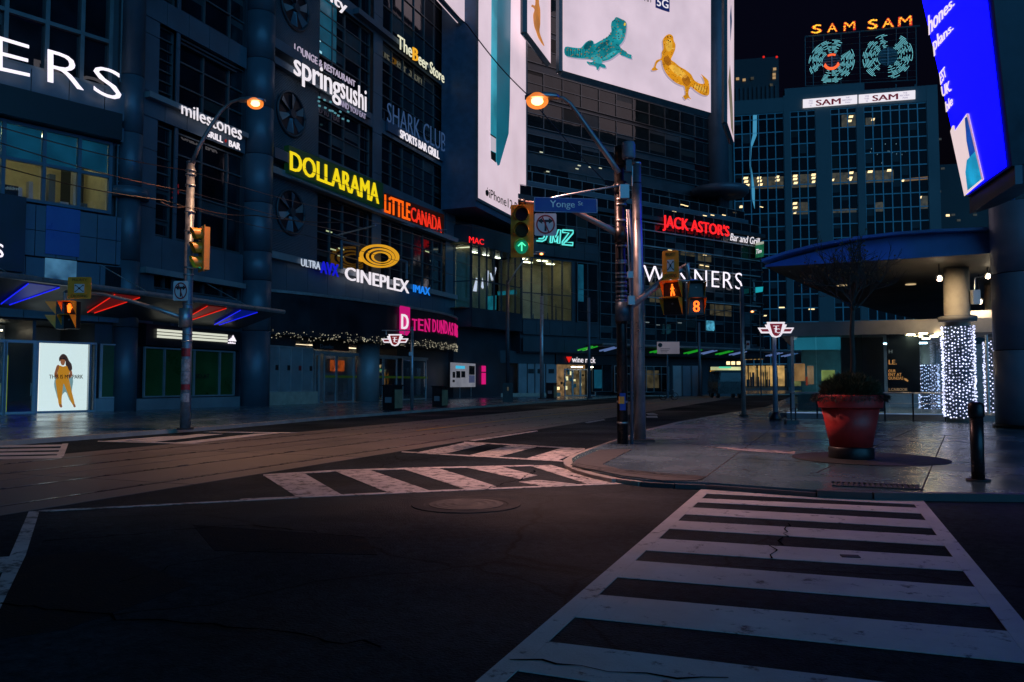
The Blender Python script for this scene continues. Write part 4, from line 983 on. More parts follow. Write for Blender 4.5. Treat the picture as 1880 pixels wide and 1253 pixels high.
# neon records in an open frame
z7 = lambda pts: zoomed(pts, 1531 / 220, 1480, 20)
PN = PS.off(-2.0)
fr = thing("sign_frame", "open steel lattice holding two record discs on the tower roof", "frame", PN.P(0, zm))
def bar(a, b, r=.10): return MB().tube([PN.P(*PN.hit(*z7([a])[0])), PN.P(*PN.hit(*z7([b])[0]))], r, 6)
for a, b in (((-20, 335), (1455, 195)), ((-10, 965), (1410, 885)), ((680, 270), (690, 960)), ((-15, 340), (-10, 960)), ((1400, 200), (1410, 980)), ((85, 330), (90, 960))): bar(a, b, .2 if b[0] == 1455 else .11).build("frame_bar", M['tower'], fr)
for i in range(8): bar((-10, 400 + i * 75), (1405, 270 + i * 82), .04).build("lattice_rod", M['frame'], fr)
for x in (225, 445, 1150, 1290): bar((x, 325 - x * .09), (x, 960 - x * .05), .05).build("lattice_post", M['frame'], fr)
for x in (700, 1145, 1390): bar((x, 940), (x, 1120), .16).build("prop", M['tower'], fr)
def disc(cx, cy, rx, ry, gaps, lab, red):
    t = thing("neon_record", lab, "neon sign", PN.P(*PN.hit(*z7([(cx, cy)])[0])))
    def pt(r, a, o=.3):
        q = z7([(cx + rx * r * math.cos(a), cy - ry * r * math.sin(a) - .10 * rx * r * math.cos(a))])[0]; s_, z_ = PN.hit(*q, out=o); return PN.P(s_, z_, o)
    random.seed(int(cx))
    for sec in range(12):
        a0 = sec * math.pi / 6 + .02; a1 = a0 + math.pi / 6 - .04
        if any(g0 <= math.degrees((a0 + a1) / 2) % 360 <= g1 for g0, g1 in gaps): continue
        g = MB(); path = []
        for k in range(11):
            r = .43 + .057 * k
            c0 = a0 + random.choice((0, 0, .12, .2)); c1 = a1 - random.choice((0, 0, .1, .22))
            arc = [pt(r, c0 + (c1 - c0) * i / 7) for i in range(8)]
            g.tube(arc, .05, 5)
        g.build("neon_tube", M['E_neon'], t)
    MB().prism([pt(.40, i * math.pi / 16, .1) for i in range(32)], PN.n * .05).build("hub", mat("hub_" + str(int(cx)), (.05, .02, .04) if red else (.04, .10, .12), .5), t)
    for a, b in (((.4, math.pi / 2), (.4, -math.pi / 2)), ((.4, 0), (.4, math.pi))): MB().tube([pt(*a), pt(*b)], .09, 6).build("hub_cross", M['frame_pale'], t)
    for i in range(5):
        y = -.26 + i * .13; x = math.sqrt(.14 - y * y)
        MB().tube([pt(math.hypot(x, y), math.atan2(y, x), .25), pt(math.hypot(x, y), math.atan2(y, -x), .25)], .05, 5).build("hub_rod", M['frame_pale'], t)
    if red:
        m = emit("red_neon_script", lin(255, 96, 50), 1.3)
        for a0, a1, r in ((205, 335, .36), (195, 345, .30)): MB().tube([pt(r, R(a0 + (a1 - a0) * i / 14), .4) for i in range(15)], .16, 6).build("neon_script", m, t)
        MB().tube([pt(.33, R(60 + 60 * i / 6), .4) for i in range(7)], .2, 6).build("neon_script", m, t)
disc(327, 650, 290, 272, [(35, 55), (215, 235)], "teal neon record disc with red glowing centre, left one", True)
disc(1043, 585, 318, 288, [(70, 80), (250, 260)], "teal neon record disc with dark teal centre, right one", False)
for nm, chars, lab in (("left", (("S", (62, 175, 205, 295)), ("A", (265, 155, 402, 280)), ("M", (475, 135, 632, 262))), "bulb lit red letters over the red centred record disc"), ("right", (("S", (778, 108, 922, 240)), ("A", (965, 88, 1125, 222)), ("M", (1170, 65, 1355, 205))), "bulb lit red letters over the dark centred record disc")):
    t = thing("bulb_letters", lab, "neon sign", PN.P(ss(1500, 60), zs(1500, 60)))
    for ch, (x0, y0, x1, y1) in chars:
        k = (x1 - x0) * .10
        q = z7([(x0 + 8, y0 + k), (x1 - 4, y0 - 2), (x1, y1 - k), (x0, y1)])
        l_ = px_text(MB(), ch, PN, *q, out=.2, depth=.25, bold=.03).build("letter", emit("letter_red", lin(215, 48, 18), .95), t)
        # rows of bulbs along the face of each letter
        g = MB(); vs, fs, _ = text2d(ch, bold=.03); c = [PN.hit(*p, out=.5) for p in q]
        tri = [f for f in fs if all(vs[i][2] > .4 for i in f)]
        for f in tri:
            for _ in range(1):
                w = [random.random() for _ in f]; tt = sum(w); x = sum(vs[i][0] * a for i, a in zip(f, w)) / tt; y = sum(vs[i][1] * a for i, a in zip(f, w)) / tt
                a_ = [(c[3][j] * (1 - x) + c[2][j] * x) * (1 - y) + (c[0][j] * (1 - x) + c[1][j] * x) * y for j in (0, 1)]
                g.bead(PN.P(a_[0], a_[1], .55), .10)
        g.build("bulbs", emit("bulb_gold", lin(255, 200, 60), 1.2), l_, kind="stuff")
# far tower and dark block behind the screen
p1 = at(1390, 704, 240); PF = PL((p1.x, p1.y), dS)
t = thing("far_tower", "dim ribbed tower far behind the teal office tower", "building", PF.P(0, 0))
MB().slab(PF, PF.s(1346, 150), PF.s(1430, 150), 0, PF.z(1390, 107), -20, 0).build("wall", M['tower_far'], t)
for u in range(1350, 1430, 8): MB().slab(PF, PF.s(u, 150), PF.s(u + 4, 150), 40, PF.z(1390, 160), .0, .4).build("rib", M['panel_dark'], t)
for u, v in ((1421, 133), (1421, 138), (1421, 144), (1416, 157), (1366, 148), (1381, 145), (1354, 146), (1422, 128)):
    s_, z_ = PF.hit(u, v, .05); MB().slab(PF, s_ - .45, s_ + .45, z_ - .4, z_ + .4, .41, .5).build("lit_window", M['E_dimroom'] if v % 2 else emit("far_win", lin(190, 150, 100), .8), t)
for u in (1402, 1426): p = PF.P(*PF.hit(u, 105)); MB().ball(p, .35).build("beacon", M['E_redneon'], t)
p2 = at(1780, 704, 190); PG = PL((p2.x, p2.y), dS)
t = thing("dark_block", "unlit block with a few tiny windows right of the teal tower", "building", PG.P(0, 0))
MB().slab(PG, PG.s(1722, 300), PG.s(1960, 300), 0, PG.z(1780, 300), -20, 0).build("wall", M['tower_far'], t)
for u, v in ((1740, 396), (1750, 395), (1725, 256), (1724, 352), (1731, 310), (1760, 405), (1790, 395)): s_, z_ = PG.hit(u, v); MB().slab(PG, s_ - .4, s_ + .4, z_ - .25, z_ + .25, .02, .1).build("lit_window", M['E_dimroom'] if u != 1740 else M['E_office'], t)

# ================================================================== SIGNS AND BOARDS
def letters(name, txt, pl, q, m, lab, out=.2, depth=.15, cat="sign", **k):
    return solo(px_text(MB(), txt, pl, *q, out=out, depth=depth, **k), name, M[m] if isinstance(m, str) else m, lab, cat)
zA4 = lambda pts: zoomed(pts, 1566 / 300, 0, 0)
t = thing("store_sign", "huge thin white capitals on the dark band of the corner building", "sign", PA.P(sa(60, 120), za(60, 120)))
for ch, q in (("E", [(-45, 340), (283, 440), (283, 738), (-45, 668)]), ("R", [(455, 475), (800, 575), (800, 868), (455, 785)]), ("S", [(895, 615), (1160, 700), (1160, 985), (895, 885)])):
    px_text(MB(), ch, PA, *zA4(q), out=.6, depth=.12, bold=-.012).build("letter", M['E_sign'], t)
letters("store_sign", "S", PA, [(-8, 446), (6, 450), (6, 474), (-8, 472)], 'E_sign', "white letter on the black band at the blue cladding", .55)
zM = lambda pts: zoomed(pts, 1253 / 240, 240, 180)
t = thing("restaurant_sign", "white lowercase letters with small capitals beneath, behind the left lamp arm", "sign", PB.P(sb(390), zB(390, 220)))
px_text(MB(), "milestones", PB, *zM([(485, 32), (1060, 275), (1060, 408), (485, 152)]), out=.6, depth=.1, bold=-.005).build("lettering", M['E_white'], t)
px_text(MB(), "GRILL", PB, *zM([(712, 305), (880, 370), (880, 432), (712, 362)]), out=.6, depth=.1, bold=.01).build("lettering", M['E_white'], t)
px_text(MB(), "BAR", PB, *zM([(940, 405), (1046, 440), (1046, 502), (940, 462)]), out=.6, depth=.1, bold=.01).build("lettering", M['E_white'], t)
px_poly(MB(), PB, zM([(898, 412), (908, 396), (918, 412), (908, 430)]), .6, .05).build("red_mark", emit("red_mark", lin(150, 20, 20), .8), t)
t = thing("window_sign", "small red lit characters stacked in a dark window behind the left post", "sign", PB.P(sb(323), zB(323, 350)))
for (x0, y0, x1, y1), ch in (((415, 762, 440, 800), "6"), ((418, 820, 458, 865), "H"), ((415, 878, 458, 925), "H"), ((390, 895, 415, 920), "+"), ((388, 945, 412, 972), "A")):
    px_text(MB(), ch, PB, *zM([(x0, y0), (x1, y0 + 8), (x1, y1), (x0, y1 - 8)]), out=-.1, depth=.02).build("letter", emit("dim_red", lin(90, 14, 20), .9), t)
zS = lambda pts: zoomed(pts, 1671 / 400, 460, 0)
letters("venue_sign", "ity", PB, zS([(610, -60), (738, 30), (738, 135), (610, 35)]), 'E_white', "cut off white word ending in y above the sushi sign", .3, bold=.02)
t = thing("sushi_sign", "tall thin white script letters between two small lettering rows", "sign", PB.P(sb(605), zB(605, 140)))
px_text(MB(), "LOUNGE & RESTAURANT", PB, *zS([(335, 335), (800, 625), (800, 672), (335, 395)]), out=.85, depth=.1).build("lettering", emit("soft_white", lin(180, 165, 185), .9), t)
px_text(MB(), "spring", PB, *zS([(330, 405), (690, 600), (690, 822), (330, 625)]), out=.85, depth=.12, bold=.015, space=.95).build("lettering", M['E_white'], t)
px_text(MB(), "sushi", PB, *zS([(690, 580), (886, 690), (886, 862), (690, 750)]), out=.85, depth=.12, bold=.01, space=1.0).build("lettering", M['E_white'], t)
px_text(MB(), "AND YOU EAT", PB, *zS([(685, 765), (882, 878), (882, 918), (685, 812)]), out=.85, depth=.1).build("lettering", emit("soft_white2", lin(150, 140, 165), .9), t)
g = MB()
for i, (x, y) in enumerate(((518, 740), (515, 770), (520, 805), (560, 760), (565, 820), (600, 840), (620, 845), (640, 860), (665, 880), (700, 905), (740, 920), (740, 850), (680, 850), (605, 775))):
    px_poly(g, PB, zS([(x, y), (x + 14, y + 6), (x + 12, y + 18), (x - 2, y + 12)]), .85, .06)
g.build("small_mark", emit("dim_teal_mark", lin(90, 150, 160), .7), t)
MB().slab(PB, sb(538, 140), sb(673, 140), zB(560, 150) - .25, zB(560, 150), .2, .5).build("rail", M['panel'], t)
zX = lambda pts: zoomed(pts, 1504 / 480, 440, 0)
t = thing("bottle_shop_sign", "cream serif letters with one amber capital, high beside the tall board", "sign", PB.P(sb(770), zB(770, 110)))
cream = emit("cream_letters", lin(226, 222, 190), 1.0)
px_text(MB(), "The", PB, *zX([(908, 200), (990, 258), (990, 335), (908, 275)]), out=.75, depth=.1).build("lettering", cream, t)
px_text(MB(), "B", PB, *zX([(994, 272), (1026, 288), (1026, 356), (994, 345)]), out=.75, depth=.12, bold=.05).build("lettering", M['E_amber'], t)
px_text(MB(), "eer Store", PB, *zX([(1028, 298), (1175, 420), (1175, 482), (1028, 368)]), out=.75, depth=.1).build("lettering", cream, t)
t = thing("sports_bar_sign", "dull blue outline capitals over a lit white line on a panel", "sign", PB.P(sb(762), zB(762, 240)))
px_poly(MB(), PB, zX([(840, 690), (1185, 870), (1185, 945), (840, 752)]), .1, .2).build("panel", mat("dull_blue_panel", (.04, .09, .15), .5), t)
px_text(MB(), "SHARK CLUB", PB, *zX([(848, 588), (1182, 772), (1182, 880), (848, 700)]), out=.35, depth=.1, bold=-.015).build("lettering", emit("dull_blue", lin(48, 74, 112), .8), t)
px_text(MB(), "SPORTS BAR GRILL", PB, *zX([(922, 745), (1147, 872), (1147, 918), (922, 792)]), out=.35, depth=.06, bold=.03).build("lettering", M['E_white'], t)
t = thing("discount_shop_sign", "bold yellow capitals on a long dark green sign box", "sign", PB.P(sb(610), zB(610, 330)))
px_poly(MB(), PB, zX([(256, 840), (802, 1060), (802, 1205), (256, 995)]), .5, .4).build("panel", emit("green_box", lin(8, 40, 22), .55), t)
px_text(MB(), "DOLLARAMA", PB, *zX([(288, 868), (800, 1062), (800, 1176), (288, 978)]), out=.92, depth=.08, bold=.045, space=1.0).build("lettering", M['E_yellow'], t)
MB().tube([PB.P(*PB.hit(*zX([(300, 1020)])[0], out=.8), .8), PB.P(*PB.hit(*zX([(790, 1220)])[0], out=.8), .8)], .06, 6).build("rail", M['panel_light'], t)
t = thing("miniature_museum_sign", "orange and red lit capitals on the dark band right of the green box", "sign", PB.P(sb(758), zB(758, 390)))
zU = lambda pts: zoomed(pts, 1645 / 420, 440, 300)
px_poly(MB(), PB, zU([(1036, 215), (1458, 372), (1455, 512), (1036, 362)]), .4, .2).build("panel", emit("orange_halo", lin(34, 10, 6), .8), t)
px_text(MB(), "LiTTLE", PB, *zU([(1040, 225), (1225, 292), (1225, 415), (1040, 350)]), out=.62, depth=.08, bold=.05, space=1.0).build("lettering", M['E_orange'], t)
px_text(MB(), "CANADA", PB, *zU([(1230, 312), (1450, 395), (1450, 502), (1230, 412)]), out=.62, depth=.08, bold=.03, space=1.0).build("lettering", emit("red_orange", lin(228, 44, 26), 1.1), t)
t = thing("cinema_sign", "white cinema capitals under three golden rings, flanked by small blue words", "sign", PB.P(sb(690), zB(690, 500)))
px_text(MB(), "CINEPLEX", PB, *zU([(755, 742), (1215, 845), (1215, 938), (755, 835)]), out=.8, depth=.15, bold=.03).build("lettering", M['E_white'], t)
px_text(MB(), "ULTRA", PB, *zU([(440, 686), (577, 712), (577, 768), (440, 738)]), out=.7, depth=.1).build("lettering", emit("pale_letters", lin(190, 200, 215), .9), t)
px_text(MB(), "AVX", PB, *zU([(578, 702), (710, 730), (710, 820), (578, 788)]), out=.7, depth=.1, bold=.06).build("lettering", emit("deep_blue_letters", lin(20, 24, 190), 1.0), t)
px_text(MB(), "IMAX", PB, *zU([(1246, 872), (1368, 896), (1366, 952), (1246, 925)]), out=.7, depth=.1, bold=.03).build("lettering", M['E_azure'], t)
def ringpts(cx, cy, rx, ry, k, out, n=48):
    o = []
    for i in range(n):
        a = 2 * math.pi * i / n; x = rx * math.cos(a); y = ry * math.sin(a)
        q = zU([(cx + x, cy + y + k * x)])[0]; s_, z_ = PB.hit(*q, out=out); o.append(PB.P(s_, z_, out))
    return o
for a, b, dx in ((140, 120, 0), (100, 88, 8), (68, 58, 14)):
    g = MB(); A = ringpts(1000 + dx, 668 + dx * .6, a, a * .60, .06, .95); Bq = ringpts(1000 + dx, 670 + dx * .6, b, b * .57, .06, .95)
    n = len(A); off = PB.n * .12
    g.add(A + Bq + [p + off for p in A] + [p + off for p in Bq], [f for i in range(n) for j in [(i + 1) % n] for f in ((i, j, j + n, i + n), (i + 2 * n, i + 3 * n, j + 3 * n, j + 2 * n), (i, i + 2 * n, j + 2 * n, j), (i + n, j + n, j + 3 * n, i + 3 * n))])
    g.build("ring", M['E_gold'], t)
px_poly(MB(), PB, zU([(855, 675), (885, 700), (880, 710), (855, 705)]), .9, .1).build("ring_tail", M['E_gold'], t)
def framebars(pts, r): return MB().tube([PB.P(*PB.hit(*q, out=.7), .7) for q in zU(pts)], r, 6)
framebars([(732, 760), (732, 565), (860, 590)], .12).build("sign_frame", M['panel'], t); framebars([(1130, 690), (1200, 708), (1200, 830)], .12).build("sign_frame", M['panel'], t)
# marquee letters, wrapped round the bow front
t = thing("marquee_sign", "magenta slab capitals and pink banner with white D on the marquee", "sign", PB.P(64, 6, 3.3))
def bow_at(u, v):
    lo, hi = 43.5, 72.3
    r = ray(u, v)
    best = None
    for i in range(600):
        s_ = lo + (hi - lo) * i / 599; o, n = bowpt(s_); p = PB.P(s_, 0, o); w = CAM0 + r * ((p - CAM0).dot(RT) / r.dot(RT)) if 0 else None
        dd = p - CAM0; d2 = dd.x * FW.x + dd.y * FW.y
        uu = CX + FL * (dd.x * RT.x + dd.y * RT.y) / (d2 / math.cos(PT) * math.cos(PT) * 1.0 + (0 - 0))
        if best is None or abs(uu - u) < best[0]: best = (abs(uu - u), s_, o, n, d2)
    _, s_, o, n, d2 = best
    hz = math.hypot(r.x, r.y); L_ = math.hypot((PB.P(s_, 0, o) - CAM0).x, (PB.P(s_, 0, o) - CAM0).y)
    return s_, HC + r.z / hz * L_
def bow_text(mb, txt, tl, tr, br, bl, add=.06, depth=.05, **k):
    c = [bow_at(*q) for q in (tl, tr, br, bl)]
    def fn(x, y):
        a = [(c[3][i] * (1 - x) + c[2][i] * x) * (1 - y) + (c[0][i] * (1 - x) + c[1][i] * x) * y for i in (0, 1)]
        o, n = bowpt(a[0]); return PB.P(a[0], a[1], o) + n * add, n
    return lay_text(mb, txt, fn, depth, **k)
zT = lambda pts: zoomed(pts, 1645 / 420, 440, 300)
g = MB()
chars = [("T", 1230, 1118, 1272, 1198), ("E", 1275, 1118, 1318, 1202), ("N", 1322, 1120, 1364, 1208), ("D", 1380, 1122, 1408, 1212), ("U", 1411, 1126, 1436, 1216), ("N", 1438, 1130, 1464, 1220), ("D", 1466, 1134, 1490, 1224), ("A", 1491, 1140, 1514, 1230), ("S", 1515, 1145, 1530, 1236), ("E", 1537, 1152, 1546, 1240), ("A", 1547, 1158, 1554, 1246), ("S", 1555, 1162, 1560, 1250)]
for ch, x0, y0, x1, y1 in chars:
    dy = 6; x1 -= (x1 - x0) * .14
    bow_text(g, ch, *zT([(x0, y0), (x1, y0 + dy), (x1, y1 + dy), (x0, y1)]), bold=.012)
    if ch in "TN":     # slab serifs
        w = (x1 - x0) * .2
        for xx, yy in ((x0 + (x1 - x0) * (.5 if ch == "T" else .18), y1 + 2),) + (((x1 - w * .5, y0 + 4),) if ch == "N" else ()):
            c = [bow_at(*q) for q in zT([(xx - w, yy - 6), (xx + w, yy - 5), (xx + w, yy + 4), (xx - w, yy + 3)])]
            o, n = bowpt(c[0][0]); g.prism([PB.P(a[0], a[1], bowpt(a[0])[0]) + n * .07 for a in c], n * .05)
g.build("lettering", M['E_pink'], t)
c = [bow_at(*q) for q in zT([(1138, 1024), (1209, 1038), (1209, 1215), (1190, 1240), (1138, 1225)])]
g = MB(); g.prism([PB.P(a[0], a[1], bowpt(a[0])[0]) + PB.n * .10 for a in c], PB.n * .06); g.build("banner", emit("pink_banner", lin(196, 20, 110), .9), t)
bow_text(MB(), "D", *zT([(1141, 1085), (1192, 1092), (1192, 1198), (1141, 1190)]), add=.22, bold=.03).build("lettering", M['E_white'], t)

# illuminated boards -------------------------------------------------
def board(name, pl, pts, out, lab, thick=.5, cat="billboard", fw=.35, face=None):
    c = [pl.hit(*q, out=out) for q in pts]
    t = thing(name, lab, cat, pl.P(c[-1][0], c[-1][1], out))
    MB().prism([pl.P(a, b, out - thick) for a, b in c], pl.n * thick).build("face", face or M['E_board'], t)
    g = MB(); n = len(c)
    for i in range(n):
        (a, b), (a2, b2) = c[i], c[(i + 1) % n]
        g.tube([pl.P(a, b, out - thick / 2), pl.P(a2, b2, out - thick / 2)], fw, 4)
    g.build("frame", mat("board_frame", (.06, .10, .12), .5), t)
    return t
PI = PL((-31.2, 0), (0, 1))
z5 = lambda pts: zoomed(pts, 1504 / 480, 860, 0)
zb = lambda u, v: (u, v)
sI0, sI1 = PI.s(875), PI.s(966); zI0 = PI.z(920, 387)
t = thing("phone_billboard", "tall white billboard with a giant teal phone seen edge on", "billboard", PI.P(sI0, zI0))
MB().slab(PI, sI0, sI1, zI0, 62, -.05, 0).build("face", M['E_board'], t)
MB().slab(PI, sI0 - .2, sI1 + .15, zI0 - .9, 63, -3.8, -.06).build("cabinet", mat("board_side_panel", (.05, .10, .17), .5), t)
MB().slab(PI, sI0 - .25, sI0 - .02, zI0 - .3, 63, -.06, .12).slab(PI, sI1 + .02, sI1 + .25, zI0 - .3, 63, -.06, .12).slab(PI, sI0 - .02, sI1 + .02, zI0 - .3, zI0 - .02, -.06, .12).build("frame", mat("board_frame_i", (.06, .10, .12), .5), t)
px_poly(MB(), PI, z5([(167, -60), (243, -60), (237, 600), (230, 770), (178, 950), (168, 955), (160, 930)]), .01, .03).build("phone_body", emit("phone_teal", lin(14, 92, 112), .9, .35, .12), t)
px_poly(MB(), PI, z5([(133, -60), (166, -60), (159, 935), (130, 912), (127, 770)]), .01, .035).build("phone_edge", emit("phone_edge", lin(40, 150, 170), .9, .55, .18), t)
px_poly(MB(), PI, z5([(127, 778), (158, 798), (158, 880), (128, 866)]), .05, .01).build("phone_edge_pale", emit("phone_pale", lin(190, 180, 190), .9), t)
px_poly(MB(), PI, z5([(128, 868), (158, 884), (158, 937), (130, 914)]), .06, .01).build("phone_tip", emit("phone_tip", lin(10, 16, 22), .5), t)
px_poly(MB(), PI, z5([(126, 770), (159, 792), (159, 800), (126, 778)]), .06, .01).build("phone_band", M['ink'], t)
px_text(MB(), "iPhone12 Pro", PI, *z5([(118, 1086), (310, 1185), (310, 1238), (118, 1138)]), out=.02, depth=.02).build("lettering", M['ink'], t)
px_poly(MB(), PI, smooth_poly(z5([(106, 1094), (112, 1096), (116, 1110), (114, 1124), (108, 1130), (101, 1124), (98, 1108), (100, 1096)])), .02, .02).build("emblem", M['ink'], t)
px_poly(MB(), PI, z5([(106, 1090), (111, 1078), (109, 1090)]), .02, .02).build("emblem_leaf", M['ink'], t)
# gecko board
PK = PE
t = board("gecko_billboard", PK, [(1035, -60), (1035, 130), (1305, 207), (1305, -60)][::-1], .9, "huge white billboard with a teal and a yellow gecko", 1.2, fw=.55)
gk1 = [(850, 100), (880, 112), (903, 125), (908, 150), (905, 185), (895, 225), (880, 250), (868, 264), (882, 284), (905, 297), (915, 310), (938, 318), (935, 326), (938, 340), (915, 334), (898, 326), (872, 316), (868, 305), (845, 322), (810, 345), (770, 356), (764, 366), (785, 375), (788, 392), (770, 390), (755, 385), (745, 402), (737, 402), (735, 387), (715, 377), (690, 372), (680, 355), (705, 359), (720, 350), (690, 341), (650, 338), (600, 332), (556, 318), (556, 272), (600, 275), (640, 278), (655, 268), (675, 245), (700, 233), (718, 240), (722, 255), (760, 235), (800, 212), (822, 185), (820, 150), (825, 125), (838, 114)]
gk2 = [(1155, 198), (1175, 210), (1180, 235), (1190, 258), (1187, 290), (1172, 325), (1165, 345), (1185, 360), (1215, 385), (1250, 405), (1280, 430), (1298, 462), (1330, 482), (1358, 480), (1345, 440), (1337, 428), (1372, 457), (1383, 480), (1383, 545), (1350, 548), (1310, 525), (1278, 500), (1265, 530), (1268, 555), (1280, 572), (1262, 565), (1250, 575), (1240, 565), (1235, 552), (1248, 545), (1243, 500), (1225, 492), (1190, 475), (1150, 440), (1125, 400), (1115, 368), (1110, 347), (1087, 362), (1077, 390), (1090, 402), (1060, 408), (1055, 396), (1068, 385), (1080, 350), (1110, 336), (1113, 300), (1122, 280), (1118, 235), (1132, 210)]
def spots(m, pts, cols, r, z):
    g = MB()
    for x, y in pts:
        q = [(x + r * math.cos(a), y + r * .9 * math.sin(a)) for a in [k * math.pi / 4 for k in range(8)]]
        px_poly(g, PK, z5(q), z, .02)
    return g.build("spot_pattern", m, t)
def inside(p, poly):
    x, y = p; c = False
    for i in range(len(poly)):
        (x1, y1), (x2, y2) = poly[i - 1], poly[i]
        if (y1 > y) != (y2 > y) and x < (x2 - x1) * (y - y1) / (y2 - y1) + x1: c = not c
    return c
def shade(name, poly, dx, dy, col, z):
    px_poly(MB(), PK, smooth_poly(z5([(x + dx, y + dy) for x, y in poly])), z, .02).build(name, emit(name, col, .9), t)
shade("shadow_print", gk1, 6, 8, lin(176, 160, 178), .905); shade("shadow_print", gk2, -7, 8, lin(176, 158, 170), .905)
px_poly(MB(), PK, smooth_poly(z5(gk1)), .93, .03).build("teal_gecko", emit("gecko_teal", lin(24, 132, 138), .85, .45, .55), t)
px_poly(MB(), PK, smooth_poly(z5(gk2)), .93, .03).build("yellow_gecko", emit("gecko_yellow", lin(214, 138, 16), .9, .25, .55), t)
random.seed(11)
pts = [p for p in ((random.uniform(560, 935), random.uniform(105, 395)) for _ in range(1500)) if inside(p, gk1)][:150]
spots(emit("gecko_spots_orange", lin(150, 110, 60), .8), pts[:90], 0, 3.2, .965); spots(emit("gecko_spots_dark", lin(10, 74, 86), .8), pts[90:], 0, 3.6, .965)
pts = [p for p in ((random.uniform(1115, 1384), random.uniform(200, 560)) for _ in range(1500)) if inside(p, gk2)][:130]
spots(emit("gecko_spots_brown", lin(120, 62, 10), .8), pts[:90], 0, 2.4, .965); spots(emit("gecko_spots_pale", lin(235, 190, 90), .9), pts[90:], 0, 2.6, .965)
spots(emit("gecko_eye", lin(240, 200, 40), .9), [(900, 138), (899, 145)], 0, 5, .97); spots(M['ink'], [(1147, 215), (1162, 213), (1150, 235), (1160, 242)], 0, 4, .97)
def oval(nm, cx, cy, rx, ry, ang, m, z=.962):
    px_poly(MB(), PK, z5([(cx + rx * math.cos(a) * math.cos(ang) - ry * math.sin(a) * math.sin(ang), cy + rx * math.cos(a) * math.sin(ang) + ry * math.sin(a) * math.cos(ang)) for a in [k * math.pi / 9 for k in range(18)]]), z, .002).build(nm, m, t)
m1, m2, m3, m4 = emit("gecko_teal_light", lin(58, 160, 164), .9, .4, .8), emit("gecko_teal_dark", lin(12, 96, 104), .8, .4, .8), emit("gecko_yellow_light", lin(236, 176, 60), .9, .3, .8), emit("gecko_yellow_dark", lin(176, 104, 14), .85, .3, .8)
oval("limb_print", 690, 262, 32, 17, -.7, m2); oval("limb_print", 738, 342, 38, 20, .5, m1); oval("belly_print", 812, 318, 48, 9, -.55, m1); oval("cheek_print", 868, 200, 17, 34, .2, m1); oval("back_print", 772, 262, 50, 12, -.6, m2)
oval("limb_print", 1146, 352, 20, 30, -.5, m4); oval("limb_print", 1252, 462, 22, 34, -.4, m4); oval("back_print", 1205, 412, 62, 20, .62, m3); oval("head_print", 1154, 262, 20, 36, .05, m3); oval("tail_print", 1330, 508, 40, 13, .45, m3)
for i in range(9):   # dark rings on the teal tail and the yellow tail tip
    x = 566 + i * 13; px_poly(MB(), PK, z5([(x, 280 + i * .5), (x + 4, 280), (x + 3, 322 + i), (x - 1, 322 + i)]), .965, .01).build("tail_ring", emit("ring_dark", lin(14, 84, 92), .8), t)
for i in range(6):
    x = 1290 + i * 15; px_poly(MB(), PK, z5([(x + 10, 478 + i * 4), (x + 13, 479 + i * 4), (x + 3, 512 + i * 5), (x, 510 + i * 5)]), .965, .01).build("tail_ring", emit("ring_brown", lin(140, 76, 12), .8), t)
px_poly(MB(), PK, smooth_poly(z5([(1080, -30), (1150, -10), (1156, 0), (1156, 62), (1148, 70), (1085, 48), (1076, 38), (1076, -20)]), 2), .93, .03).build("badge", emit("badge_navy", lin(24, 34, 92), .8), t)
px_text(MB(), "5G", PK, *z5([(1084, -14), (1150, 4), (1150, 52), (1084, 34)]), out=.965, depth=.02, bold=.02).build("badge_lettering", M['E_white'], t)
px_text(MB(), "AH", PK, *z5([(1012, -30), (1050, -20), (1050, 16), (1012, 6)]), out=.93, depth=.02).build("lettering", M['ink'], t)
# small boards
PQ = PL((PE.P(se(1012, 100), 0, 0).x - 1.0, 0), (0, 1))
t = board("narrow_billboard", PQ, [(1011, -80), (1011, 117), (968, 60), (968, -80)], .3, "narrow white billboard with part of a tan gecko, left of the huge one", .8, fw=.4)
px_poly(MB(), PQ, smooth_poly(z5([(385, -40), (403, -40), (405, 20), (412, 60), (412, 140), (408, 185), (425, 235), (436, 266), (420, 250), (400, 215), (390, 185), (378, 150), (372, 90), (380, 60), (372, 45), (362, 40), (366, 28), (384, 30)])), .32, .03).build("tan_gecko", emit("gecko_tan", lin(196, 120, 50), .9, .3, .5), t)
PT_ = PL((PE.P(se(1347, 200), 0, 0).x + 3.2, 0), (0, 1))
t = board("slim_billboard", PT_, [(1347.5, -80), (1347.5, 262), (1335.5, 226), (1335.5, -80)], .3, "slim white billboard seen almost edge on beside the tower", .5, fw=.25)
px_poly(MB(), PT_, [(1340, 30), (1342, 10), (1343.5, 40), (1341, 75)], .32, .02).build("print_mark", emit("mark_teal", lin(60, 80, 110), .8), t)
px_poly(MB(), PT_, [(1337, 150), (1340, 120), (1345, 200), (1346, 250), (1342, 235)], .32, .02).build("print_mark", emit("mark_olive", lin(120, 110, 90), .8), t)
PR = PL((-32.5, 0), (0, 1))
board("upper_billboard", PR, [(858, -120), (858, 46), (812, -6), (812, -120)], 0, "white billboard corner above the amber lettered sign", .8, fw=.3)
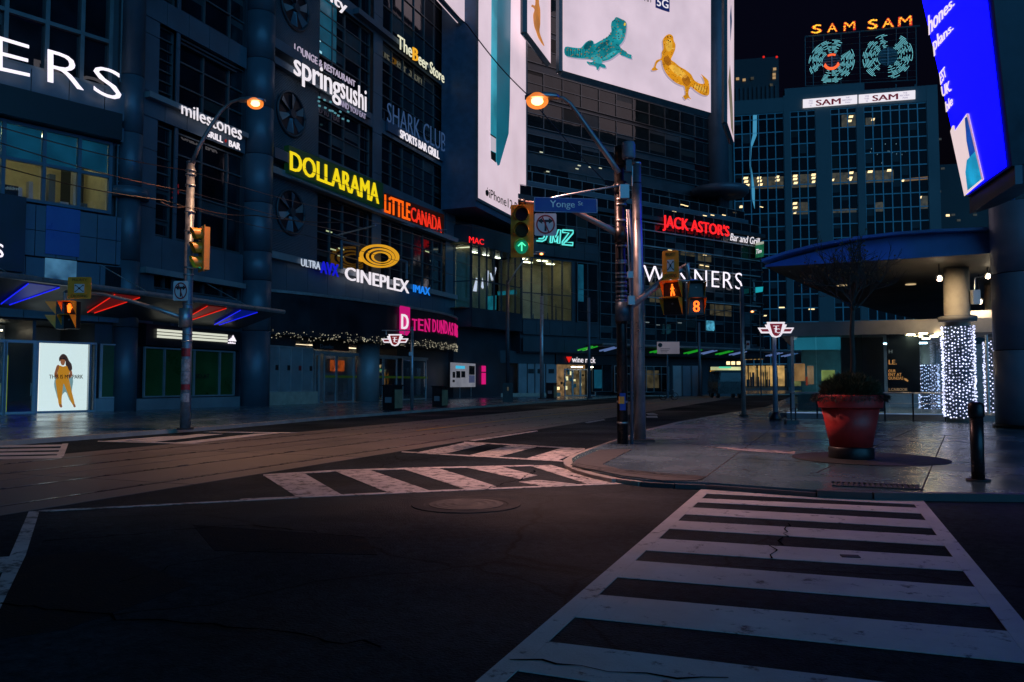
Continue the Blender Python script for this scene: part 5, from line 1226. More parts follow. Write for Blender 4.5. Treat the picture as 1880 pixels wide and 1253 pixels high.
# right hand block signs
z3 = lambda pts: zoomed(pts, 1843 / 500, 960, 180)
red = M['E_red']
t = thing("bar_grill_sign", "red block capitals with white script on the dark glass block", "sign", PE.P(se(1270), ze(1270, 415)))
px_text(MB(), "JACK ASTOR'S", PE, *z3([(945, 788), (1395, 868), (1395, 962), (945, 900)]), out=.5, depth=.3, bold=.045, space=1.0).build("lettering", red, t)
px_text(MB(), "Bar and Grill", PE, *z3([(1402, 915), (1602, 950), (1602, 998), (1402, 965)]), out=.5, depth=.15, shear=.25, bold=-.005).build("script", M['E_white'], t)
g = MB(); px_poly(g, PE, z3([(945, 788), (975, 792), (975, 802), (945, 800)]), .3, .1)
t = thing("department_store_sign", "wide white capitals low on the glass block behind the walk signals", "sign", PE.P(se(1270), ze(1270, 515)))
px_text(MB(), "WINNERS", PE, (1181, 487), (1362, 502), (1362, 532), (1181, 517), out=.5, depth=.2, bold=-.014, space=1.15).build("lettering", M['E_sign'], t)
zD5 = lambda pts: zoomed(pts, 1253 / 240, 920, 340)
t = thing("neon_sign", "cyan outline neon letters above the lit lounge window", "neon sign", PE.P(se(1020), ze(1020, 435)))
for pts in ([(340, 420), (395, 425), (430, 450), (440, 490), (425, 525), (395, 540), (340, 535)], [(360, 445), (392, 448), (412, 468), (414, 495), (400, 515), (362, 515)], [(470, 550), (482, 428), (500, 428), (525, 500), (548, 430), (572, 432), (562, 560), (540, 558), (545, 490), (528, 545), (514, 545), (498, 480), (490, 552), (470, 550)], [(590, 430), (690, 437), (690, 460), (620, 548), (688, 552), (686, 580), (585, 570), (585, 548), (650, 460), (590, 455), (590, 430)], [(600, 560), (684, 470)]):
    MB().tube([PE.P(*PE.hit(*q, out=.3), .3) for q in zD5(pts)], .085, 6).build("neon_tube", M['E_cyan'], t)
MB().slab(PE, se(985, 440), se(1055, 440), ze(1020, 452), ze(1020, 420), .05, .12).build("panel", M['pane_b'], t)
letters("wine_shop_sign", "wine rack", PE, [(1050, 655), (1093, 656.5), (1093, 667), (1050, 665.5)], 'E_white', "white lowercase letters over the lit glass doors", -.8, .08)
t = thing("grape_mark", "red grape cluster light left of the white lowercase letters", "sign", PE.P(se(1045), ze(1045, 660)))
for r, n in enumerate((4, 3, 2, 1)):
    for k in range(n):
        s_, z_ = PE.hit(1041 + r * 1.25 + k * 2.5, 656.5 + r * 2.6, -.7); MB().ball(PE.P(s_, z_, -.7), .09, 6).build("grape", M['E_redneon'], t)
t = thing("coffee_sign", "green projecting shop sign at the far end of the glass block", "sign", PE.P(se(1392), ze(1392, 460)))
px_poly(MB(), PE, [(1387, 448), (1399, 448), (1399, 472), (1387, 474)], .8, .3).build("panel", emit("coffee_green", lin(24, 92, 62), .8, .4, 2), t)
px_text(MB(), "Tim", PE, (1388, 458), (1398, 457), (1398, 464), (1388, 467), out=1.12, depth=.03, shear=.2).build("lettering", M['E_white'], t)
px_poly(MB(), PE, [(1387, 447), (1399, 444), (1399, 449), (1387, 451)], .8, .3).build("cap_panel", emit("coffee_cream", lin(190, 190, 170), .7), t)
t = solo(px_poly(MB(), PE, [(1387, 528), (1399, 527), (1398, 536), (1387, 538)], .8, .2), "street_plate", emit("plate_cyan", lin(30, 170, 180), .8), "small cyan lit plate on the corner of the glass block", "sign")
t = solo(px_poly(px_poly(MB(), PE, [(1296, 589), (1309, 590), (1310, 607), (1296, 606)], 3.4, .2), PE, [(1297, 605), (1310, 606), (1310, 608), (1297, 607)], 3.62, .05), "hanging_sign", emit("hanging_cyan", lin(70, 150, 175), .8, .8, 2), "small cyan lit sign hanging below the walk countdown", "sign")
# leaning video screen at the right
SBL, SBR = at(1775, 358, 25.4), at(1848, 306, 23.2); STL0, STR0 = at(1693, 0, 25.2), at(1813, 0, 23.0)
sn = (SBR - SBL).cross(STL0 - SBL).normalized()
if sn.dot(CAM0 - SBL) < 0: sn = -sn
r_ = ray(1813, 0); STR0 = CAM0 + r_ * ((SBL - CAM0).dot(sn) / r_.dot(sn))
STL = SBL + (STL0 - SBL) * 1.5; STR = SBR + (STR0 - SBR) * 1.5
t = thing("video_screen", "leaning blue video screen with white words on the plaza tower", "screen", SBL)
MB().sheet([SBL, SBR, STR, STL]).build("display", emit("screen_blue", (.0005, .0006, 1.0), 4.2), t)
back = -sn * .9 + RT * .35
fr_ = [SBL - (SBR - SBL) * .03 - (STL - SBL) * .006, SBR + (SBR - SBL) * .10 - (STR - SBR) * .012, STR + (SBR - SBL) * .10, STL - (SBR - SBL) * .03]
MB().prism([p - sn * .03 for p in fr_], back).build("casing", mat("screen_casing", (.03, .06, .09), .4, .2), t)
e0, e1 = fr_[0], fr_[1]; g = MB(); pts = []
for i in range(13):
    a = math.pi * i / 12; pts.append(e0 + (e1 - e0) * (.5 - .5 * math.cos(a)) * 1.0 + back * (.05 + .75 * math.sin(a)) - sn * .04)
MB().prism(pts, Vector((0, 0, -.55))).build("base_cap", mat("screen_base", (.03, .06, .10), .4, .2), t)
zV = lambda pts: zoomed(pts, 626 / 200, 1680, 0)
def on_screen(u, v):
    r = ray(u, v); return CAM0 + r * ((SBL - CAM0).dot(sn) / r.dot(sn))
def scr_text(txt, q, m, d=.012, **k):
    c = [on_screen(*p) for p in zV(q)]
    fn = lambda x, y: ((c[3] * (1 - x) + c[2] * x) * (1 - y) + (c[0] * (1 - x) + c[1] * x) * y + sn * .012, sn)
    return lay_text(MB(), txt, fn, d, **k).build("lettering", m, t)
def scr_poly(nm, q, m, d=.012): return MB().prism([on_screen(*p) + sn * d for p in zV(q)], sn * .006).build(nm, m, t)
wm = emit("screen_white", lin(235, 215, 215), 1.1)
scr_text("hones.", [(78, 92), (228, -30), (230, 28), (82, 205)], wm, bold=.03, space=1.0); scr_text("plans.", [(102, 218), (220, 128), (226, 178), (112, 325)], wm, bold=.03, space=1.0)
scr_text("EST", [(142, 420), (172, 382), (184, 432), (150, 490)], wm, bold=.03); scr_text("UK.", [(152, 500), (208, 458), (212, 520), (160, 560)], wm, bold=.03); scr_text("ble", [(176, 588), (216, 545), (220, 600), (182, 648)], wm, bold=.03)
scr_poly("phone_print", [(205, 755), (218, 722), (228, 722), (232, 750), (300, 652), (312, 655), (398, 1032), (286, 1128)], emit("screen_white2", lin(232, 208, 210), 1.0))
scr_poly("phone_print_dark", [(290, 680), (306, 668), (352, 870), (318, 905), (300, 810)], emit("screen_deep", lin(16, 70, 160), 1.0, .5, 2), .02)
scr_poly("phone_print_teal", [(302, 920), (352, 868), (388, 1028), (306, 1095), (294, 990)], emit("screen_teal", lin(26, 150, 196), 1.0, .35, 2), .022)
scr_poly("phone_edge", [(300, 652), (312, 652), (398, 1030), (390, 1036), (304, 668)], emit("screen_rose", lin(190, 150, 180), 1.0), .026)
tw = thing("screen_tower", "dark blue steel lattice tower rising behind the leaning screen", "tower", at(1872, 704, 27))
a1, a2 = at(1858, 704, 27.5), at(1925, 704, 27.5)
for p in (a1, a2):
    q = Vector((p.x, p.y, 7.5)); MB().cyl(q, q + Vector((0, 0, 12)), .28, .28, 16).build("tower_post", M['canopy'], tw, True)
for k in range(6):
    zz_ = 8.6 + k * 1.9; MB().tube([Vector((a1.x, a1.y, zz_)), Vector((a2.x, a2.y, zz_ + (1.9 if k % 2 else 0)))], .08, 8).build("tower_brace", M['canopy'], tw)
    MB().tube([Vector((a1.x, a1.y, zz_)), Vector((SBR.x + .5, SBR.y + .6, zz_ + .1))], .10, 8).build("tower_arm", M['canopy'], tw)

# ================================================================== PLAZA: canopy, pavilion, columns
ZU = 6.1
cu = [1404, 1450, 1500, 1575, 1650, 1720, 1822, 1910]
cb = [490.5, 488, 485, 480.5, 476, 471.5, 465, 459]
cm = [487, 474, 461.5, 444.5, 433.5, 428, 427, 428]
ct = [476, 461, 448.5, 434.5, 426, 421, 417, 416]
low = [gnd(u, v, ZU) for u, v in zip(cu, cb)]
mid = [at(u, v, dep_of(p) + .5) for u, v, p in zip(cu, cm, low)]
rim0 = [at(u - 6, v + 5, dep_of(p) + .2) for u, v, p in zip(cu, ct, low)]
rim1 = [at(u - 6, v, dep_of(p) + .2) for u, v, p in zip(cu, ct, low)]
farp = [gnd(u, v, ZU) for u, v in ((1430, 503), (1480, 525), (1550, 553), (1620, 573), (1680, 586), (1760, 592), (1900, 596))][::-1]
t = thing("plaza_canopy", "big curved blue edged canopy roof sweeping over the glass pavilion", "canopy", (low[4].x, low[4].y + 5, 0))
g = MB(); n = len(low)
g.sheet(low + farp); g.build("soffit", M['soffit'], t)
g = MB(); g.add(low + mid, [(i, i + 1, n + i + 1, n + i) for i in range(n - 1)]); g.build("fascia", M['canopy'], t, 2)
bk = [p + Vector((0, 1.2, 0)) for p in mid]
g = MB(); g.add(rim0 + rim1 + [p + Vector((.3, 1.6, .05)) for p in rim1] + [p + Vector((.3, 1.4, 0)) for p in mid], [f for i in range(n - 1) for f in ((i, i + 1, n + i + 1, n + i), (n + i, n + i + 1, 2 * n + i + 1, 2 * n + i), (i, i + 1, 3 * n + i + 1, 3 * n + i))])
g.build("rim", M['canopy'], t)
top = [p + Vector((.3, 1.6, .05)) for p in rim1]; far_up = [p + Vector((0, 0, .5)) for p in farp]
MB().sheet(top + far_up).build("roof_sheet", M['panel_dark'], t)
MB().add(farp + far_up, [(i, i + 1, len(farp) + i + 1, len(farp) + i) for i in range(len(farp) - 1)]).build("back_edge", M['panel_dark'], t)
for u, v in ((1672, 522), (1546, 524)):
    p = gnd(u, v, ZU - .02); MB().cyl(p, p - Vector((0, 0, .03)), .22, .22, 16).build("downlight", emit("downlight", lin(220, 190, 140), .8), t)
# pavilion
PV = PL((0, 37.0), (1, 0))
sv = lambda u, v=704, o=0: PV.s(u, v, o)
zv = lambda u, v, o=0: PV.z(u, v, o)
pv = thing("glass_pavilion", "low glass walled pavilion with pale slab roof under the blue canopy", "building", PV.P(sv(1590), 0))
v0, v1 = sv(1453), sv(1738)
zg_, zc_ = zv(1600, 770), zv(1600, 615)
MB().slab(PV, sv(1436), sv(1830), zc_, zv(1600, 590), -16, .3).build("roof", M['concrete_grey'], pv)
MB().slab(PV, v0 - .2, v1 + 4, ZS - .05, ZS + .22, -.5, .5).build("plinth", M['concrete_grey'], pv)
for i, (u0, u1, m) in enumerate(((1454, 1499, 'teal_glass'), (1500, 1545, 'teal_glass'), (1546, 1585, 'teal_glass'), (1586, 1632, 'clear'), (1633, 1690, 'clear'), (1691, 1737, 'clear'))):
    MB().slab(PV, sv(u0), sv(u1), ZS + .25, zc_, .0, .015).build("window", M[m], pv)
MB().slab(PV, sv(1546), sv(1630), ZS + .25, zc_, -2.2, -2.1).build("inner_wall", M['panel_dark'], pv)
MB().slab(PV, v0, v0 + .12, ZS + .2, zc_, -.04, .08).build("post", M['frame_pale'], pv)
MB().slab(PV, v0 + .1, sv(1546), 3.1, zc_, -1.4, -1.3).build("blind", emit("teal_blind", lin(40, 112, 134), .9, .3, .6), pv)
MB().slab(PV, v0 - 1, v1 + 10, ZS - .05, ZS + .2, -15, -.52).build("floor", M['concrete_grey'], pv)
MB().slab(PV, sv(1546), v1 + 8, ZS, zc_, -11.2, -11).build("back_wall", M['room_grey'], pv)
for u, v in ((1695, 612), (1724, 613), (1672, 614.5), (1686, 618), (1715, 617.5), (1736, 619), (1700, 622)):
    r = ray(u, v); k = (zc_ - .03 - HC) / r.z; p = CAM0 + r * k
    MB().cyl(p, p - Vector((0, 0, .03)), .16, .16, 14).build("downlight", emit("downlight_warm", (1, .72, .38), 30.0), pv)
for a_, d_ in ((1462, 3.2), (1500, 5.0), (1540, 3.2), (1600, 7.5), (1680, 7.5)):  # fill strips added under the slab to brighten the interior
    MB().slab(PV, sv(a_), sv(a_) + 1.3, zc_ - .08, zc_ - .03, -d_ - .25, -d_).build("ceiling_light", emit("pavilion_fill", (.65, .9, 1.0), 11.0), pv)  # added fill strip, not a real ceiling light
MB().slab(PV, v0 - .2, v1 + .3, ZS + .221, ZS + .26, .42, .5).build("plinth_glow", emit("plinth_glow", lin(120, 150, 190), .55, .5, .8), pv)  # brightness of the plinth edge put in as a glowing strip
MB().slab(PV, v0 + .2, sv(1600, 700, -9), ZS + .25, zc_, -9.2, -9.1).build("reflection_backing", mat("pane_reflection_teal", (.10, .30, .36), .6, 0, .4, .5), pv)  # added backing, its teal stands in for the bright reflections in the panes
MB().slab(PV, v0 + .2, sv(1585), ZS + .26, 1.1, -1.4, -1.35).build("inner_parapet", M['concrete_grey'], pv)
# street lights reflected in the teal panes, put in as glowing slabs behind
for u0, u1, va, vb, c in ((1457, 1478, 668, 700, (225, 130, 80)), (1482, 1494, 672, 706, (190, 120, 90)), (1508, 1533, 680, 700, (170, 150, 80)), (1572, 1577, 640, 690, (150, 160, 160)), (1479, 1483, 692, 708, (190, 60, 40))):
    MB().slab(PV, sv(u0, 690, -7), sv(u1, 690, -7), zv(u0, vb, -7), zv(u0, va, -7), -7.1, -7).build("reflected_light", emit("pavilion_reflection", lin(*c), .9, .7, 1.2), pv)
t = thing("booking_poster", "dark poster with cut off orange words on the pavilion glass", "poster", PV.P(sv(1660), zv(1660, 735)))
MB().slab(PV, sv(1630), sv(1690), zv(1660, 722), zc_ - .02, -.1, -.06).build("panel", mat("poster_dark", (.012, .018, .026), .35), t)
zP = lambda pts: zoomed(pts, 1649 / 500, 1380, 420)
pm = emit("poster_orange", lin(226, 150, 84), .75)
for s_, q, m in (("H", [(830, 733), (852, 733), (852, 756), (830, 756)], emit("poster_grey", lin(120, 122, 118), .6)), ("LE.", [(830, 795), (878, 795), (878, 823), (830, 823)], pm), ("OUR", [(828, 853), (872, 853), (872, 871), (828, 871)], pm), ("ENT AT", [(828, 875), (908, 875), (908, 893), (828, 893)], pm), ("OUNDAS", [(828, 897), (918, 897), (918, 915), (828, 915)], pm), ("L.CA/BOOK", [(830, 966), (944, 966), (944, 983), (830, 983)], emit("poster_pale", lin(200, 150, 110), .6))):
    px_text(MB(), s_, PV, *zP(q), out=-.05, depth=.01, bold=.03).build("lettering", m, t)
px_poly(MB(), PV, zP([(922, 905), (938, 909), (950, 922), (944, 928), (926, 918)]), -.05, .01).build("mark", pm, t)
# hand rail in front
rl = thing("guard_rail", "steel handrail with glass infill along the pavilion front", "railing", PV.P(sv(1600), 0, .9))
zr_ = zv(1600, 722, 1)
MB().tube([PV.P(sv(1450, 722, 1), zr_, 1), PV.P(v1 + .3, zr_, 1)], .035, 8).build("handrail", M['steel'], rl)
for u in (1452, 1500, 1550, 1624, 1676, 1735): x = sv(u, 740, 1); MB().slab(PV, x - .03, x + .03, ZS, zr_, .97, 1.03).build("post", M['steel_dark'], rl)
MB().tube([PV.P(sv(1630, 740, 1), zr_ - .42, 1), PV.P(v1 + .3, zr_ - .42, 1)], .018, 6).build("mid_rail", M['frame_pale'], rl)
for u, v in ((1475, 600), (1550, 600)): pass
# light wrapped columns
def lit_column(u, vbase, dep, rad, zt, lz0, lz1, lab, k=700, seed=1, cap=True):
    p = at(u, 704, dep); p.z = ZS
    t = thing("lit_column", lab, "column", p)
    MB().cyl(p, p + Vector((0, 0, zt - ZS)), rad, rad, 36).build("shaft", M['concrete'], t, True)
    if cap:
        q = p + Vector((0, 0, lz1 - ZS + .15)); MB().lathe(q, [(rad + .02, 0), (rad + .22, .04), (rad + .22, .22), (rad + .02, .26)], 36).build("collar", M['concrete_grey'], t, True)
    q = Vector((p.x, p.y, lz0)); g = MB(); hgt = lz1 - lz0
    g.lathe(q, [(rad + .03, 0), (rad + .05, hgt)], 36, cap=False); g.build("net_backing", mat("net_backing_" + str(seed), (.03, .06, .10), .5), t, True)
    random.seed(seed); g = MB(); cols = 30
    for c_ in range(cols):
        a = 2 * math.pi * c_ / cols; z_ = random.uniform(0, .1)
        while z_ < hgt:
            aa = a + random.uniform(-.05, .05); r_ = rad + .09 + random.uniform(0, .05)
            g.bead(q + Vector((r_ * math.cos(aa), r_ * math.sin(aa), z_)), random.uniform(.024, .042)); z_ += random.uniform(.09, .17) * k
    g.build("fairy_lights", M['E_bead'], t, kind="stuff")
    return p, t
cp, ctg = lit_column(1761, 770, 31.0, .455, ZU, .28, 3.82, "concrete column sleeved in white fairy lights, in front of pavilion", 1.0, 1)
lit_column(1830, 770, 36, .38, ZU, .25, 3.5, "fairy lit column half hidden by the big round steel column", 1.5, 2)
lit_column(1705, 760, 41, .36, 4.0, .22, 2.55, "dimmer fairy lit column inside the pavilion glass", 1.5, 3, False)
# small box and camera on the column
q = at(1790, 546, 30.8); t = thing("control_box", "pale control box clamped to the lit column", "box", q)
MB().box(q, .28, .25, .55, RT).build("case", M['frame_pale'], t); MB().tube([q + Vector((0, 0, .28)), q + Vector((.02, 0, .75)), q + Vector((.3, 0, .8))], .03).build("bracket", M['steel'], t)
def spot(u, v, dep, lab):
    p = at(u, v, dep); t = thing("floodlight", lab, "lamp", p)
    MB().cyl(p + Vector((0, .22, .05)), p + Vector((0, -.02, 0)), .10, .14, 16).build("housing", M['black'], t, True)
    MB().ball(p + Vector((0, -.05, -.01)), .07, 8).build("bulb", M['E_spot'], t, True)
    MB().tube([p + Vector((0, .1, .1)), p + Vector((0, .1, ZU - p.z))], .02).build("stem", M['black'], t)
    l = bpy.data.lights.new("floodlight_glow", 'SPOT'); l.spot_size = R(105); l.spot_blend = .6; l.energy = 190; l.color = (1, .72, .42); l.shadow_soft_size = .08
    o = bpy.data.objects.new("floodlight_glow", l); COL.objects.link(o); o.location = p + Vector((0, -.1, -.12)); o.rotation_euler = (FW * .9 + RT * .45 - Vector((0, 0, .40))).to_track_quat('-Z', 'Y').to_euler()
    o.parent = t; o.matrix_parent_inverse = Matrix.Translation(-p)
spot(1725, 510, 30.0, "bright floodlight left of the fairy lit column"); spot(1814, 506, 31, "bright floodlight highest under the canopy, right of the column"); spot(1799, 553, 33, "lower bright floodlight right of the fairy lit column")
# counter kiosk slab right of the column
k0 = at(1800, 585, 34.0); MBk = MB().box(k0 + Vector((.8, 0, .1)), 3.0, 1.6, .35, (1, 0, 0)); t = thing("kiosk_roof", "flat grey kiosk roof between lit column and steel column", "roof", k0); MBk.build("slab", M['concrete_grey'], t); MB().box(k0 + Vector((1.0, 0, -.2)), 2.4, 1.2, .25, (1, 0, 0)).build("fascia", M['panel'], t)
for x in (.2, 1.9): MB().cyl(Vector((k0.x + x, k0.y, ZS)), Vector((k0.x + x, k0.y, k0.z - .3)), .06, .06, 8).build("kiosk_post", M['steel'], t)
# big round steel column carrying the screen
bc = at(1890, 704, 27.0); bc.z = ZS
t = thing("round_column", "huge round steel clad column at the right edge of plaza", "column", bc)
g = MB()
for z0, z1 in ((0, 2.6), (2.63, 5.2), (5.23, 7.6)): g.cyl(bc + Vector((0, 0, z0)), bc + Vector((0, 0, z1)), 1.03, 1.03, 48)
g.build("cladding", mat("steel_cladding", (.34, .36, .44), .5, .3, .15, .6), t, True)
MB().cyl(bc, bc + Vector((0, 0, 7.62)), 1.0, 1.0, 40).build("core", M['steel_dark'], t, True)
MB().cyl(bc, bc + Vector((0, 0, .12)), 1.12, 1.12, 48).build("base_ring", M['steel_dark'], t, True)
# ================================================================== PLANTER, TREE, BOLLARD
pp = gnd(1563, 842, ZS)
t = thing("planter", "giant red flower pot planter on a round dark base", "planter", pp)
kd = dep_of(pp) / FL
H_ = lambda v: (842 - v) * kd
MB().lathe(pp, [(.42, 0), (.43, .02), (.43, .22), (.41, .24)], 40).build("base", M['black'], t, True)
MB().lathe(pp + Vector((0, 0, .24)), [(.36, 0), (.395, .0), (.545, H_(748) - .26)], 56).build("pot", M['terracotta'], t, True)
MB().lathe(pp, [(.54, H_(749)), (.60, H_(749)), (.605, H_(747)), (.625, H_(728)), (.60, H_(725)), (.55, H_(730))], 56).build("rim", M['terracotta'], t, True)
MB().cyl(pp + Vector((0, 0, H_(733))), pp + Vector((0, 0, H_(730))), .56, .56, 32).build("soil", M['bark'], t)
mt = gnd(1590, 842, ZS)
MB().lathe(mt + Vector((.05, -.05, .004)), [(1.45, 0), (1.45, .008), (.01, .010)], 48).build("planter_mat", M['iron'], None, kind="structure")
random.seed(21)
def sprigs(c, rx, rz, n, up, ln, w=.05, seed=1, droop=0.0):
    g = MB(); random.seed(seed)
    for i in range(n):
        a = random.uniform(0, 2 * math.pi); r = rx * math.sqrt(random.random()); h = rz * random.random() * (1 - .5 * (r / rx) ** 2)
        p = Vector((c.x + r * math.cos(a), c.y + r * math.sin(a), c.z + h))
        d = Vector((math.cos(a) * r / rx * random.uniform(.2, 1.2), math.sin(a) * r / rx * random.uniform(.2, 1.2), up * random.uniform(.5, 1.2) - droop * (r / rx) ** 2)) + Vector((random.gauss(0, .35), random.gauss(0, .35), random.gauss(0, .2)))
        d.normalize(); L_ = ln * random.uniform(.6, 1.4)
        s_ = d.cross(Vector((random.random(), random.random(), random.random()))).normalized() * w
        m_ = p + d * L_ * .5
        g.add([p, m_ + s_ * .5, p + d * L_, m_ - s_ * .5], [(0, 1, 2, 3)])
    return g
t = thing("shrub", "dense low evergreen spilling over the red pot", "plant", pp + Vector((0, 0, H_(735))))
b_ = pp + Vector((0, 0, H_(730)))
sprigs(b_, .52, .44, 8000, .9, .12, .012, 4).build("foliage", M['leaf'], t)
sprigs(b_ - Vector((0, 0, .05)), .70, .22, 4500, .6, .09, .012, 5, 1.1).build("trailing_foliage", mat("grey_leaf", (.03, .05, .04), .6, 0, .4, 5), t)
t = thing("bare_tree", "thin bare winter tree growing out of the red planter", "tree", pp + Vector((0, 0, H_(730))))
random.seed(33)
z0 = pp.z + H_(735); zt = pp.z + H_(562)
tr_top = at(1567, 555, dep_of(pp)); tb = Vector((pp.x + .02, pp.y, z0))
MB().tube([tb, tb.lerp(tr_top, .4) + Vector((.02, 0, 0)), tb.lerp(tr_top, .7) + Vector((-.02, 0, 0)), tr_top], [.055, .05, .045, .042], 10).build("trunk", M['bark'], t, True)
cr = MB(); lv = MB()
def branch(p, d, L_, r, k):
    pts = [p]; n_ = 4
    for i in range(n_):
        d = (d + Vector((random.gauss(0, .13), random.gauss(0, .13), random.gauss(.05, .08)))).normalized(); pts.append(pts[-1] + d * L_ / n_)
    cr.tube(pts, [r * (1 - .5 * i / n_) for i in range(n_ + 1)], 5 if k < 3 else 3, cap=False)
    if k >= 4:
        if random.random() < .16: lv.bead(pts[-1], .022)
        return
    for i in range(2, n_ + 1):
        for _ in range(2 if i == n_ or random.random() < .35 else 1):
            dd = (d + Vector((random.gauss(0, .55), random.gauss(0, .55), random.gauss(.06, .35)))).normalized()
            branch(pts[i], dd, L_ * random.uniform(.45, .75), r * (.55 if i < n_ else .62), k + 1)
for i in range(7):
    a = i * 2 * math.pi / 7 + random.uniform(-.3, .3)
    branch(tr_top - Vector((0, 0, random.uniform(0, .25))), Vector((math.cos(a) * .85, math.sin(a) * .85, .80)).normalized(), .72, .020, 1)
branch(tr_top, Vector((0, 0, 1)), .62, .030, 1)
cr.build("crown", M['bark'], t)
lv.build("dry_leaves", mat("dry_leaf", (.20, .12, .05), .7), t)
bp_ = gnd(1796, 883, ZS)
t = thing("bollard", "dark metal bollard with slotted cap at the right kerb", "bollard", bp_)
kd = dep_of(bp_) / FL
MB().cyl(bp_, bp_ + Vector((0, 0, 116 * kd)), .095, .095, 24).build("post", mat("bollard_metal", (.05, .05, .055), .3, .7, .2, 3), t, True)
MB().lathe(bp_ + Vector((0, 0, 116 * kd)), [(.105, 0), (.115, .03), (.115, .20), (.07, .235), (.01, .24)], 24).build("cap", M['steel_dark'], t, True)
MB().cyl(bp_, bp_ + Vector((0, 0, .025)), .17, .17, 24).build("base_plate", M['iron'], t, True)

# ================================================================== POLES AND SIGNALS
def lamp_head(t, p, dirv, power=900, r=.17, col=(1.0, .52, .26), big=True):
    d = Vector(dirv).normalized(); x = d; y = Vector((-d.y, d.x, 0)).normalized(); z = Vector((0, 0, 1))
    g = MB(); n = 14
    rings = [(-.50, .05, .06), (-.42, .14, .11), (-.1, .19, .14), (.2, .18, .11), (.36, .10, .05)]
    b = []
    for dx, w, h in rings:
        for k in range(n):
            a = 2 * math.pi * k / n; b.append(p + x * dx + y * w * math.cos(a) + z * (max(-.02, h * math.sin(a)) + .06))
    f = [(i * n + k, i * n + (k + 1) % n, (i + 1) * n + (k + 1) % n, (i + 1) * n + k) for i in range(len(rings) - 1) for k in range(n)] + [tuple(range(n)), tuple(range((len(rings) - 1) * n, len(rings) * n))]
    g.add(b, f); hd = g.build("lamp_head", M['steel'], t, True)
    MB().ball(p + x * .05 + z * -.02, r * 1.12, 12, (1, 1, .70)).build("glass_bowl", M['bowl'], hd, True); MB().ball(p + x * .05 + z * -.03, r * .62, 10, (1, 1, .62)).build("bulb", M['E_lamp'], hd, True)
    if power:
        l = bpy.data.lights.new("lamp_glow", 'SPOT'); l.energy = power; l.color = col; l.shadow_soft_size = .18; l.spot_size = R(123); l.spot_blend = .7
        o = bpy.data.objects.new("lamp_glow", l); COL.objects.link(o); o.location = p + Vector((0, 0, -.32)); o.parent = t; o.matrix_parent_inverse = Matrix.Translation(-parent_loc(t))
def bands(t, p, zs_, r, m='steel'):
    for z_ in zs_: MB().cyl(Vector((p.x, p.y, z_)), Vector((p.x, p.y, z_ + .05)), r, r, 20).build("band", M[m], t, True)
def ppx(u, v, p): return at(u, v, dep_of(Vector((p.x, p.y, HC))))   # a point over p's distance

# left post with its lamp
lp = gnd(340, 789, .12)
t = thing("street_lamp", "tall scuffed steel post carrying an orange lamp and a signal, left pavement", "street lamp", lp)
zt = ppx(347, 291, lp).z
MB().tube([lp, lp + Vector((0, 0, 2)), Vector((lp.x, lp.y, zt))], [.165, .155, .125], 20).build("pole", mat("scuffed_steel", (.22, .24, .28), .45, .5, .4, 5), t, True)
MB().lathe(Vector((lp.x, lp.y, zt - .06)), [(.14, 0), (.145, .05), (.02, .1)], 20).build("cap", M['steel'], t, True)
MB().cyl(lp, lp + Vector((0, 0, .06)), .26, .26, 20).build("base_plate", M['iron'], t)
bands(t, lp, [ppx(340, v, lp).z for v in (310, 318, 338, 388, 424, 492, 505, 560, 615, 628)], .165)
arm = [ppx(352, 300, lp), ppx(366, 268, lp), ppx(388, 230, lp), ppx(405, 205, lp), ppx(424, 188, lp), ppx(440, 183, lp), ppx(452, 184, lp)]
MB().tube(arm, [.07, .065, .06, .055, .05, .05, .05], 10).build("arm", mat("arm_pink_steel", (.30, .26, .26), .4, .5), t, True)
lamp_head(t, ppx(466, 189, lp), RT, 1400, .23)
